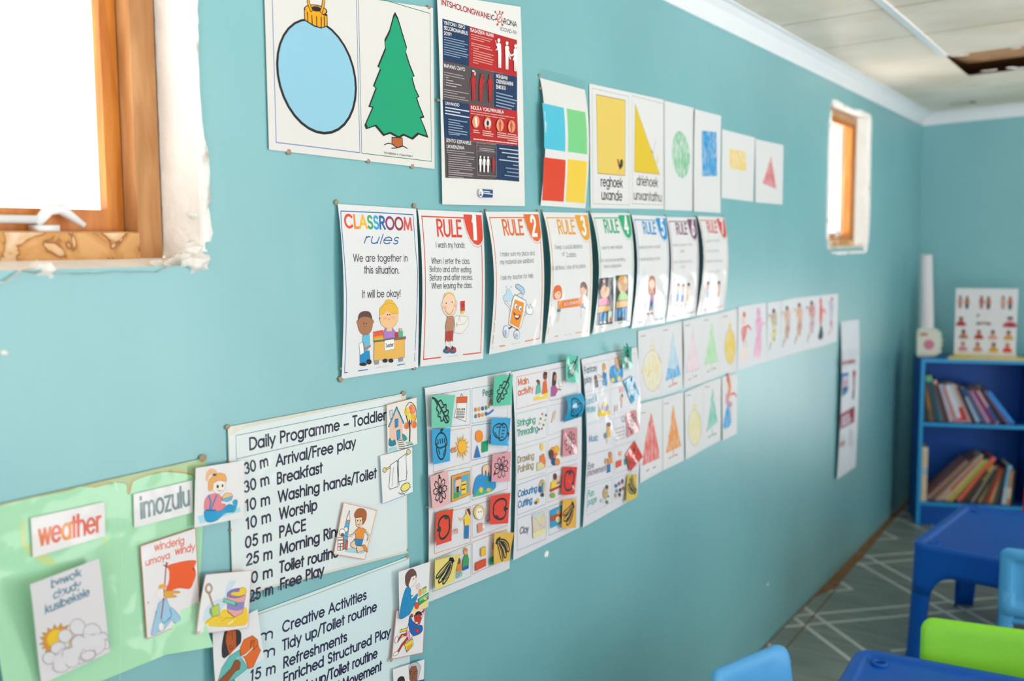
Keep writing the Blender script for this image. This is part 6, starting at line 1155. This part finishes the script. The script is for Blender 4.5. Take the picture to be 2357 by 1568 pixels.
# ================================================================== furniture
def plastic(name, col, rough=.36): return mat(name, col, rough, .3, var=.03, vscale=5, bump=.04, bscale=160)
BLUE = plastic('royal_blue_plastic', '#0054b6'); LIME = plastic('lime_plastic', '#8ee03c'); SKY = plastic('sky_blue_plastic', '#58aceb'); REDP = plastic('red_plastic', '#cf1f2a')
def rrect(hw, hd, r, n=6):
    """rounded rectangle outline, anticlockwise, as (x, y)"""
    out = []
    for cx, cy, a0 in ((hw-r, hd-r, 0), (-hw+r, hd-r, 90), (-hw+r, -hd+r, 180), (hw-r, -hd+r, 270)):
        for k in range(n+1):
            a = math.radians(a0+90*k/n); out.append((cx+r*math.cos(a), cy+r*math.sin(a)))
    return out
def loft(bm, rings, close_first=False, close_last=False):
    V = [[bm.verts.new(p) for p in r] for r in rings]; n = len(V[0])
    for a, b in zip(V, V[1:]):
        for k in range(n): bm.faces.new((a[k], a[(k+1) % n], b[(k+1) % n], b[k]))
    if close_first: bm.faces.new(V[0][::-1])
    if close_last: bm.faces.new(V[-1])
    return V
def kids_table(label, loc, rz, m, hw=.32, hd=.34, H=.42):
    t = thing('kids_table', label, 'table', loc, rz, 'blue plastic children tables')
    # top: rolled rim and sunken surface
    prof = [(0, -.022), (0, -.008), (-.004, -.002), (-.010, 0), (-.026, -.001), (-.031, -.003), (-.036, -.009), (-.042, -.011)]
    bm = bmesh.new(); rings = [[(x, y, H+z) for x, y in rrect(hw+o, hd+o, max(.012, .055+o), 7)] for o, z in prof]
    loft(bm, rings, False, True)
    under = [[(x, y, H+z) for x, y in rrect(hw+o, hd+o, max(.012, .055+o), 7)] for o, z in ((0, -.022), (-.006, -.022), (-.006, -.016), (-.04, -.016))]
    loft(bm, under, False, True); tt = bobj('table_top', bm, m, t, smooth=True)
    # skirt with arches between the corner legs
    AP, R_ = .085, .075; zt = H-.020
    per = rrect(hw-.002, hd-.002, .055, 7); P = []
    n = len(per)
    for i in range(n):
        a, b = Vector(per[i]), Vector(per[(i+1) % n]); L = (b-a).length; k = max(1, int(L/.012))
        for j in range(k): P.append(a+(b-a)*j/k)
    N_ = len(P)
    def prm(p):    # distance to the corner's start along each side
        return min(hw-abs(p.x) if abs(abs(p.y)-hd) < .004 else 9, hd-abs(p.y) if abs(abs(p.x)-hw) < .004 else 9)
    LW = .074
    def zlow(p):
        d = prm(p)
        if d > 8: return None
        if d < LW: return None
        e = min(1, (d-LW)/R_); return zt-AP-R_*(1-math.sqrt(max(0, 1-(1-e)**2)))
    def out(p, z):
        k = 1+.035*(H-z)/H; return (p.x*k, p.y*k, z)
    ZL = zt-AP-R_
    bm = bmesh.new(); th = .007
    cols = []
    for p in P:
        zl = zlow(p); zl = ZL if zl is None else zl
        nrm = Vector((p.x/hw**2*.06, p.y/hd**2*.06)).normalized()
        q = p*(1-th/max(hw, hd))
        cols.append([bm.verts.new(out(p, zt+(zl-zt)*j/4)) for j in range(5)]+[bm.verts.new(out(q, zt+(zl-zt)*j/4)) for j in (4, 3, 2, 1, 0)])
    for i in range(N_):
        a, b = cols[i], cols[(i+1) % N_]
        for j in range(9): bm.faces.new((a[j], b[j], b[j+1], a[j+1]))
    bobj('apron', bm, m, t, smooth=True)
    isleg = [zlow(p) is None for p in P]
    st = next(i for i in range(N_) if isleg[i] and not isleg[i-1]); i = 0; runs = []
    while i < N_:
        idx = (st+i) % N_
        if isleg[idx]:
            run = []
            while i < N_+1 and isleg[(st+i) % N_] and len(run) < N_: run.append((st+i) % N_); i += 1
            runs.append(run)
        else: i += 1
    for run in runs:
        bm = bmesh.new(); V = []
        for idx in run:
            p = P[idx]; q = p*(1-.009/max(hw, hd)); c = []
            for z in (ZL, ZL*.66, ZL*.33, .012, 0.0):
                k = 1+(.012 if z == 0 else 0); c.append(bm.verts.new(out(p*k, z)))
            for z in (0.0, ZL*.33, ZL*.66, ZL): c.append(bm.verts.new(out(q, z)))
            V.append(c)
        # legs taper: pull the run's ends towards its middle near the floor
        mid = sum((P[i_] for i_ in run), Vector((0, 0)))/len(run); cn = Vector((math.copysign(hw, mid.x), math.copysign(hd, mid.y)))
        for c in V:
            for v in c:
                f = .24*(1-v.co.z/ZL); k = 1+.035*(H-v.co.z)/H
                v.co.x += (cn.x*k-v.co.x)*f*.9; v.co.y += (cn.y*k-v.co.y)*f*.9
        for a, b in zip(V, V[1:]):
            for j in range(len(a)-1): bm.faces.new((a[j], b[j], b[j+1], a[j+1]))
        bm.faces.new(V[0][::-1]); bm.faces.new(V[-1])
        bobj('leg', bm, m, t, smooth=True)
    # raised ring moulded into each corner of the sunken top
    for sx in (-1, 1):
        for sy in (-1, 1):
            bm = bmesh.new(); cx, cy = sx*(hw-.068), sy*(hd-.068)
            pr = [(.021, -.0105), (.021, -.005), (.018, -.003), (.014, -.004), (.013, -.0105)]
            loft(bm, [[(cx+r*math.cos(2*PI*k/20), cy+r*math.sin(2*PI*k/20), H+z) for k in range(20)] for r, z in pr]); bobj('corner_ring', bm, m, tt, smooth=True)
    return t
kids_table('far blue children table in front of the bookcase', (.815, 3.928, .003), math.radians(-6), BLUE)
kids_table('near blue children table at the picture bottom edge', (.87, 2.279, .003), math.radians(3), BLUE)
def kids_chair(label, loc, rz, m, w=.30, HB_=.50, sh=.26):
    """moulded chair; the back stands at local y = +.13 and the seat reaches towards -y"""
    t = thing('kids_chair', label, 'chair', loc, rz, 'moulded plastic children chairs')
    hw = w/2
    def bend(x, z, d): # backrest curve and rake
        return (x, .135+d-.10*(x/hw)**2*.18+.16*(z-sh), z)
    z0, z1 = sh+.006, HB_; cz_, hh = (z0+z1)/2, (z1-z0)/2
    def ring(o, d, r): return [bend(x, cz_+z, d) for x, z in rrect(hw+o, hh+o, r, 6)]
    bm = bmesh.new()
    loft(bm, [ring(-.06, -.004, .02), ring(-.03, -.004, .03), ring(-.012, -.003, .034), ring(-.004, .001, .030), ring(0, .008, .030), ring(-.001, .018, .030), ring(-.006, .022, .028), ring(-.034, .022, .022), ring(-.038, .016, .02), ring(-.041, .008, .018), ring(-.07, .007, .01)], True, True)
    bobj('backrest', bm, m, t, smooth=True)
    def sring(o, z, r): return [(x, y+.0, z+(-.004 if abs(x) < hw*.6 else 0)) for x, y in rrect(hw-.008+o, .135+o, r, 6)]
    bm = bmesh.new(); loft(bm, [sring(-.03, sh-.022, .02), sring(-.003, sh-.020, .035), sring(0, sh-.006, .04), sring(-.006, sh, .036), sring(-.03, sh-.003, .025), sring(-.08, sh-.007, .02)], True, True); bobj('seat', bm, m, t, smooth=True)
    for sx in (-1, 1):
        for sy, lean in ((-1, -.02), (1, .05)):
            bm = bmesh.new(); x, y = sx*(hw-.028), sy*.105; rings = []
            top = sh-.008 if sy < 0 else sh+.09
            for z, r in ((0, .015), (.01, .0165), (sh*.5, .019), (sh-.02, .022), (top, .02)):
                k = (sh-z)/sh; yy = y+lean*max(0, k) if z <= sh else y+.02+.16*(z-sh); rings.append([(x+sx*.016*max(0, k)+a, yy+b, z) for a, b in rrect(r, r*1.1, r*.6, 3)])
            loft(bm, rings, True, True); bobj('leg', bm, m, t, smooth=True)
    return t
def place_chair(label, x, y, rz, m, **kw): return kids_chair(label, (x, y, .003), rz, m, **kw)
place_chair('lime green chair between the two blue tables', .882, 2.545, math.radians(9), LIME, w=.37)
place_chair('sky blue chair at the near side of the far blue table, seen from behind', .895, 3.635, math.radians(187), SKY)
place_chair('sky blue chair by the wall, left of the near blue table', .543, 2.145, math.radians(71), SKY, w=.275)
place_chair('red chair at the picture right edge beside the far table', .862, 4.26, math.radians(-8), REDP)
# ------------------------------------------------------------------ bookcase in the corner
CASE = mat('bright_blue_gloss_paint', '#0450aa', .4, .3, var=.08, vscale=7); CASE_LIT = mat('lit_front_edge_blue', '#1a95d2', .35, .5)  # front edges: the case's blue lightened, their brighter light put into the colour
BX_, BY_, BA = .150, 5.405, math.radians(19); BW, BD, BH = .55, .27, .872
bc = thing('bookcase', 'blue painted bookcase standing askew in the corner', 'bookcase', (BX_, BY_, .003), BA)
T_ = .018
def part(name, *bxs, m=CASE, bev=.0015):
    bm = bmesh.new()
    for b in bxs: box(bm, *b, bev=bev)
    return bobj(name, bm, m, bc)
part('side_panel', (0, T_, 0.001, BD, 0, BH-T_-.0005)); part('side_panel', (BW-T_, BW, 0.001, BD, 0, BH-T_-.0005))
part('top_panel', (0, BW, .001, BD, BH-T_, BH)); part('shelf', (T_+.0005, BW-T_-.0005, .003, BD-.008, .523, .541)); part('bottom_shelf', (T_+.0005, BW-T_-.0005, .003, BD-.008, .105, .123)); part('plinth', (T_+.0005, BW-T_-.0005, .010, .026, 0, .1045), m=CASE); part('back_panel', (T_+.0005, BW-T_-.0005, BD-.007, BD-.0005, .06, BH-T_-.001))
part('lit_edge_face', (0, T_, 0, .0009, 0, BH-T_), m=CASE_LIT, bev=0); part('lit_edge_face', (BW-T_, BW, 0, .0009, 0, BH-T_), m=CASE_LIT, bev=0); part('lit_edge_face', (0, BW, 0, .0009, BH-T_, BH), m=CASE_LIT, bev=0); part('lit_edge_face', (T_, BW-T_, .002, .0029, .523, .541), m=CASE_LIT, bev=0); part('lit_edge_face', (T_, BW-T_, .002, .0029, .105, .123), m=CASE_LIT, bev=0)  # thin faces added only to hold the lightened front-edge blue
MB = Matrix.Translation((BX_, BY_, .003)) @ Matrix.Rotation(BA, 4, 'Z')
PAGES = mat('book_pages', '#d9cfba', .8, .1, var=.05, vscale=200)
BM = {}
def bookmat(c, spine=None):
    if c not in BM: BM[c] = mat('book_cover_'+c.strip('#'), c, .45, .4, var=.15, vscale=30)
    return BM[c]
def book(label, s0, zs, th, h, lean, col, group, depth=.17, y0=.02, band=None):
    """one book: s0 the foot's place along the shelf, lean in degrees (positive to the right)"""
    o = bpy.data.objects.new('book', None); COL.objects.link(o); o.empty_display_size = .03
    o.matrix_world = MB @ Matrix.Translation((s0, y0, zs)) @ Matrix.Rotation(math.radians(lean), 4, 'Y')
    tag(o, label, 'book', group)
    c = .0014; bm = bmesh.new(); m2 = [bookmat(col)]
    box(bm, 0, c, 0, depth, 0, h); box(bm, th-c, th, 0, depth, 0, h); box(bm, c, th-c, 0, c, 0, h)
    if band: m2.append(bookmat(band[2])); box(bm, -.0002, th+.0002, -.0004, .0006, h*band[0], h*band[1], 1)
    bobj('cover', bm, m2, o)
    bm = bmesh.new(); box(bm, c+.0002, th-c-.0002, c+.0002, depth-.004, .003, h-.003); bobj('pages', bm, PAGES, o)
    return o
CN = {}
U = [ # thickness, height, lean, colour, words, band
(.012,.245,-3,'#16363f','dark teal book standing nearly upright against the left side',None),(.011,.205,-7,'#3d2a26','dark brown book second from the left',None),(.014,.20,-10,'#7a6448','tan book with an orange upper spine',(.35,.95,'#a8702f')),
(.024,.245,-12,'#1f4552','thick dark blue green book with a pale green head',(.86,.99,'#5fae86')),(.011,.215,-13,'#3a8ba0','thin light teal book',None),(.013,.225,-15,'#74404a','maroon book with a pale head',(.9,.99,'#d8a8a0')),(.008,.19,-17,'#263638','thin black book',None),
(.018,.20,-18,'#b8b4d2','lavender book',(.1,.3,'#c8a8b8')),(.009,.195,-19,'#d8937f','thin salmon book',None),(.018,.205,-20,'#c8cbe0','pale lilac white book',(.02,.12,'#c85a8a')),(.020,.205,-21,'#b4c0ba','pale grey green book with a red foot',(.03,.4,'#c0301f')),(.011,.205,-22,'#d2a0ac','pink book',None),
(.013,.20,-24,'#141f2a','black book right of the pink one',None),(.018,.195,-26,'#9cb8d2','pale blue book with a dark head',(.74,.99,'#1a4a86')),(.007,.19,-27,'#1668be','very thin mid blue book',None),(.010,.185,-28,'#72564a','brown book right of centre',None),(.014,.185,-29,'#ab8ecc','lilac book',None),(.012,.20,-30,'#86203f','crimson book',None),(.011,.195,-31,'#c394ae','rose pink book with a blue foot',(.05,.5,'#2a4fa8')),
(.022,.21,-33,'#0f171e','thick black book on the right',None),(.010,.20,-35,'#75649a','muted purple book next to last',None),(.014,.20,-37,'#1c8be6','bright blue book, last on the right',None)]
s0 = T_+.006
for i, (th, h, ln_, c, wds, bd) in enumerate(U):
    th *= 1.26
    a = math.radians(-ln_)
    # leaning left: the foot's right corner touches the shelf
    fx = th/math.cos(a) if a > 0 else th
    o = book('upper shelf: '+wds, 0, 0, th, h, ln_, c, 'books leaning left on the upper shelf', depth=.15+.02*((i*7) % 3), y0=.022+.006*((i*5) % 3), band=bd)
    w = MB @ Matrix.Translation((s0, .022+.006*((i*5) % 3), .5415+th*math.sin(a)*0)) @ Matrix.Rotation(-a, 4, 'Y')
    # origin is the spine's lower left corner; for a lean to the left the lower left corner is raised
    w = MB @ Matrix.Translation((s0+fx-th*math.cos(a), .022+.006*((i*5) % 3), .5416)) @ Matrix.Rotation(-a, 4, 'Y')
    o.matrix_world = MB @ Matrix.Translation((s0+(fx-th*math.cos(a)), .022+.006*((i*5) % 3), .5416-0+(0))) @ Matrix.Rotation(-a, 4, 'Y')
    # lift so that the lowest corner rests on the shelf
    low = min(0.0, -math.sin(-a)*th) if False else min(0.0, -math.sin(math.radians(ln_))*th)
    o.matrix_world = MB @ Matrix.Translation((s0+(fx-th*math.cos(a)), .022+.006*((i*5) % 3), .5416-low)) @ Matrix.Rotation(math.radians(ln_), 4, 'Y')
    s0 += fx+.0009
Lw = [(.026,.285,0,'#d2c4aa','cream book standing upright at the left end',(.5,.62,'#a8bcc8')),
(.018,.235,42,'#9a7872','mauve book leaning hard on its neighbour',None),(.013,.26,41,'#86624a','brown book rising above the others',None),(.012,.275,40,'#b4a298','pinkish grey book, tallest of the leaning ones',None),(.018,.245,39,'#c43a2e','red book with a pale foot',(.0,.25,'#c8a898')),(.017,.235,38,'#c4b48c','sand coloured book',None),(.012,.235,37,'#b2b43a','yellow green book',(.0,.3,'#c8b43a')),
(.013,.24,36,'#1d4a6c','dark blue book leaning over a salmon one',None),(.020,.24,35,'#dc6650','salmon book',None),(.017,.20,33,'#43372e','dark brown book',None),(.016,.225,31,'#d4bc34','book with a yellow head and dark foot',(.0,.6,'#35332c')),(.013,.22,29,'#968c88','grey book',None),(.013,.20,27,'#222c26','black green book',None),(.015,.19,24,'#bca064','tan straw coloured book',None),(.017,.195,21,'#594c44','grey brown book',None),(.012,.195,18,'#b0361e','rust red book',None),(.016,.185,16,'#c8a878','cream orange book',(.2,.8,'#cfb48c')),(.014,.18,13,'#6a5c36','olive book',None),(.014,.19,10,'#14304e','navy book',None),(.010,.20,8,'#3a2a4a','dark plum book',None),(.019,.205,6,'#78b8da','light blue book with a pale foot',(.0,.45,'#b8cfe0')),(.013,.18,4,'#c0865a','orange and white book',(.2,.5,'#dcd0c0')),(.014,.18,3,'#1f3038','black book at the right end',None)]
s0 = T_+.003
for i, (th, h, ln_, c, wds, bd) in enumerate(Lw):
    th *= 1.07
    if 0 < i < 9: h *= 1.2
    a = math.radians(ln_); fx = th/math.cos(a)
    d0 = .012 if i == 0 else .024+.006*((i*5) % 3)
    o = book('lower shelf: '+wds, 0, 0, th, h, ln_, c, 'books on the lower shelf', depth=.15+.02*((i*7) % 3), y0=d0, band=bd)
    # leaning right: the lower right corner drops below the origin, so lift
    o.matrix_world = MB @ Matrix.Translation((s0, d0, .1236+th*math.sin(a))) @ Matrix.Rotation(a, 4, 'Y')
    s0 += (.028 if i == 0 else fx*.985)+.0009
# ------------------------------------------------------------------ on top of the bookcase
def top(x, y): return MB @ Vector((x, y, BH))
rp = mat('white_rolled_paper', '#d6d4da', .6, .2, var=.02)
p = top(.047, .15)
roll = thing('paper_roll', 'tall white roll of paper standing on the bookcase in the corner', 'paper roll', (p.x, p.y, p.z+.0005))
bm = bmesh.new(); n = 26; R0 = .034; rings = []
for z, r in ((0, .038), (.02, .038), (.25, .0345), (.522, .0315), (.53, .030), (.53, .025), (.45, .024)):
    rings.append([(r*math.cos(2*PI*k/n)-.028*z/.53, r*math.sin(2*PI*k/n)+.04*z/.53, z) for k in range(n)])
loft(bm, rings, True, True); bobj('rolled_sheet', bm, rp, roll, smooth=True)
bm = bmesh.new(); sp = []
for k in range(46):
    a = k*.5; r = .021-.0003*k; sp.append((r*math.cos(a)-.028, r*math.sin(a)+.04, .526-.0001*k))
tube(bm, sp, .0008, 5); bobj('roll_end', bm, rp, roll)
# cut-out card leaning on the roll
cm = mat('pale_green_card', '#c3d6c4', .6, .2, var=.06, vscale=40); cw = mat('cream_card_print', '#d8d6cc', .6, .2); cp = mat('pink_print', '#cf7f98', .6, .2, var=.25, vscale=60); crd = mat('dull_red_print', '#b88078', .6, .2)
q = top(.048, .098)
cut = thing('cutout_card', 'wavy edged green and cream cut-out card with a pink circle, leaning on the paper roll', 'card', (q.x, q.y, q.z+.001), math.radians(8))
def flat(name, pts, y, m, par, th=.003, sm=True):
    bm = bmesh.new(); P = smooth_closed(pts, 5) if sm else pts
    a = [bm.verts.new((x, y+z*.16, z)) for x, z in P]; b = [bm.verts.new((x, y+th+z*.16, z)) for x, z in P]; n = len(P)
    for tri in tessellate_polygon([[Vector((x, z, 0)) for x, z in P]]):
        bm.faces.new([a[i] for i in tri]); bm.faces.new([b[i] for i in reversed(tri)])
    for i in range(n): bm.faces.new((a[i], a[(i+1) % n], b[(i+1) % n], b[i]))
    return bobj(name, bm, m, par)
oc_ = [(-.055,.0),(-.03,-.0),(.0,.0),(.03,.004),(.05,.015),(.062,.03),(.056,.045),(.066,.06),(.058,.075),(.066,.09),(.055,.105),(.06,.12),(.045,.135),(.03,.145),(.0,.143),(-.03,.147),(-.055,.14),(-.06,.10),(-.058,.05)]
flat('card_back', oc_, 0, cm, cut); cf = flat('card_front', [(x*.86, z*.88+.008) for x, z in oc_], -.0012, cw, cut, .001)
flat('pink_circle', [(.0+.026*math.cos(i*PI/6), .062+.026*math.sin(i*PI/6)) for i in range(12)], -.0022, cp, cf, .0009); flat('red_patch', [(-.045,.105),(-.008,.107),(-.008,.124),(-.045,.122)], -.0022, crd, cf, .0009, False)
# yellow cardboard tray and the picture chart standing in it
ym = mat('yellow_card', '#d8c46a', .55, .3, var=.08, vscale=30)
tr = thing('yellow_folder', 'yellow cardboard folder lying flat along the front of the bookcase top', 'folder', tuple(top(.34, .06)+Vector((0, 0, .0008))), BA)
bm = bmesh.new(); vs1 = [(-.215,-.062),(.235,-.075),(.235,.06),(-.185,.06)]
a = [bm.verts.new((x, y, 0)) for x, y in vs1]; b = [bm.verts.new((x, y, .009)) for x, y in vs1]; bm.faces.new(a[::-1]); bm.faces.new(b)
for i in range(4): bm.faces.new((a[i], a[(i+1) % 4], b[(i+1) % 4], b[i]))
bmesh.ops.bevel(bm, geom=bm.edges[:], offset=.001, segments=1, affect='EDGES'); bobj('folder_body', bm, ym, tr)
bm = bmesh.new(); box(bm, -.10, .12, -.055, -.02, .0092, .0105); bobj('label_strip', bm, mat('white_label', '#dad8d6', .5, .3), tr)
chm = PAPER
def chart():
    p = top(.317, .085)+Vector((0, 0, .0112))
    t = thing('picture_chart', 'white chart with four rows of small people pictures, propped on the bookcase', 'chart', tuple(p), BA+math.radians(-8))
    W_, H_ = .292, .345; bm = bmesh.new(); ca = bm.loops.layers.float_color.new('Col'); lay = [0]
    def P3(x, z, d): return (x, z*.16-d, z)
    def add(pts, c, sm=False):
        pts = smooth_closed(pts, 3) if sm else pts; d = .00006*lay[0]; lay[0] += 1
        V = [bm.verts.new(P3(x*(1.115 if lay[0] > 1 else 1), z*(1.085 if lay[0] > 1 else 1), d)) for x, z in pts]
        for tri in tessellate_polygon([[Vector((x, z, 0)) for x, z in pts]]):
            f = bm.faces.new([V[i] for i in tri]); f.normal_update()
            if f.normal.y > 0: f.normal_flip()
            for l in f.loops: l[ca] = hx(c)
    add([(-W_/2,0),(W_/2-.006,0),(W_/2,H_),(-W_/2,H_)], '#d6d8dd')
    def cx(px): return (px-95)/148/5.228*0
    def bust(x, z, hair, skin, top_, w=.024, h=.046):
        add([(x-w*.8,z-h*.5),(x+w*.8,z-h*.5),(x+w*.55,z-h*.12),(x,z-h*.02),(x-w*.55,z-h*.12)], top_, True); add([(x+w*.36*math.cos(k), z+h*.16+h*.24*math.sin(k)) for k in [i*PI/5 for i in range(10)]], skin)
        add([(x+w*.38*math.cos(k), z+h*.30+h*.13*math.sin(k)) for k in [i*PI/4 for i in range(8)]], hair)
    def stand(x, z, skin, top_, leg, h=.06):
        add([(x+.006*math.cos(k), z+h*.4+.008*math.sin(k)) for k in [i*PI/4 for i in range(8)]], '#4a2f28'); add([(x-.008,z+h*.28),(x+.008,z+h*.28),(x+.009,z-h*.1),(x-.009,z-h*.1)], top_, True); add([(x-.008,z-h*.1),(x+.008,z-h*.1),(x+.006,z-h*.5),(x-.006,z-h*.5)], leg)
    c0, c1 = '#9a5a48', '#b87a60'
    for x, a_, b_, l1, l2 in ((-.098,'#b08a80','#b06a50','#a87058','#2a3a48'),(-.008,'#a8685c','#a8685a','#a06a5a','#2f3a48'),(.082,'#c4a090','#b86a4a','#b08a78','#2f4a5c')):
        stand(x-.013, .252, c0, a_, l1); stand(x+.016, .250, c0, b_, l2)
    add([(.0-.01-.006,.254),(.01,.254),(.01,.250),(-.016,.250)], '#c48a94')
    bust(-.105, .163, '#7a3a34', '#a05a4c', '#a03c40', .026); add([(-.035,.158),(.015,.158),(.018,.150),(-.038,.150)], '#a06a5c', True); add([(-.034+.007*math.cos(k),.19+.007*math.sin(k)) for k in range(6)], '#7a6a4a'); add([(-.038,.155),(-.026,.155),(-.026,.146),(-.038,.146)], '#3a3440'); add([(.006,.155),(.018,.155),(.018,.146),(.006,.146)], '#3a4460')
    bust(.100, .165, '#2a2630', '#d0b0b4', '#b84a58', .036, .052); add([(.094,.150),(.112,.150),(.112,.142),(.094,.142)], '#2a2a34')
    for x, hr, sk, tp in ((-.093,'#2c2624','#8a5444','#b0705c'),(-.028,'#8a4a3a','#a86050','#a83a30'),(.03,'#1f1c1e','#b07a6c','#d09a90'),(.095,'#3a2a24','#b07058','#c49a4a')): bust(x, .103, hr, sk, tp)
    for x, hr, sk, tp in ((-.094,'#7a4438','#c49080','#c0808c'),(-.032,'#7a4a34','#b87858','#c48060'),(.035,'#4a3428','#a86a48','#c8942f'),(.092,'#c06a4a','#c86a4c','#d0402f')): bust(x, .045, hr, sk, tp)
    me = bpy.data.meshes.new('chart_sheet'); bm.to_mesh(me); bm.free(); me.materials.append(PAPER); link('chart_sheet', me, t)
    bm = bmesh.new(); vs_ = [bm.verts.new(P3(x, z, d)) for d in (-.001, -.004) for x, z in ((-W_/2,0),(W_/2-.006,0),(W_/2,H_),(-W_/2,H_))]
    bm.faces.new(vs_[:4]); bm.faces.new(vs_[4:][::-1])
    for i in range(4): bm.faces.new((vs_[i], vs_[4+i], vs_[4+(i+1) % 4], vs_[(i+1) % 4]))
    bobj('chart_board', bm, mat('white_board_backing', '#d9d9dc', .6, .2), t)
    bm = bmesh.new(); box(bm, -W_/2, W_/2, -.012, .002, -.0006, .0128); bobj('chart_foot', bm, mat('cream_card_ledge', '#d8d2b0', .6, .2), t)
chart()
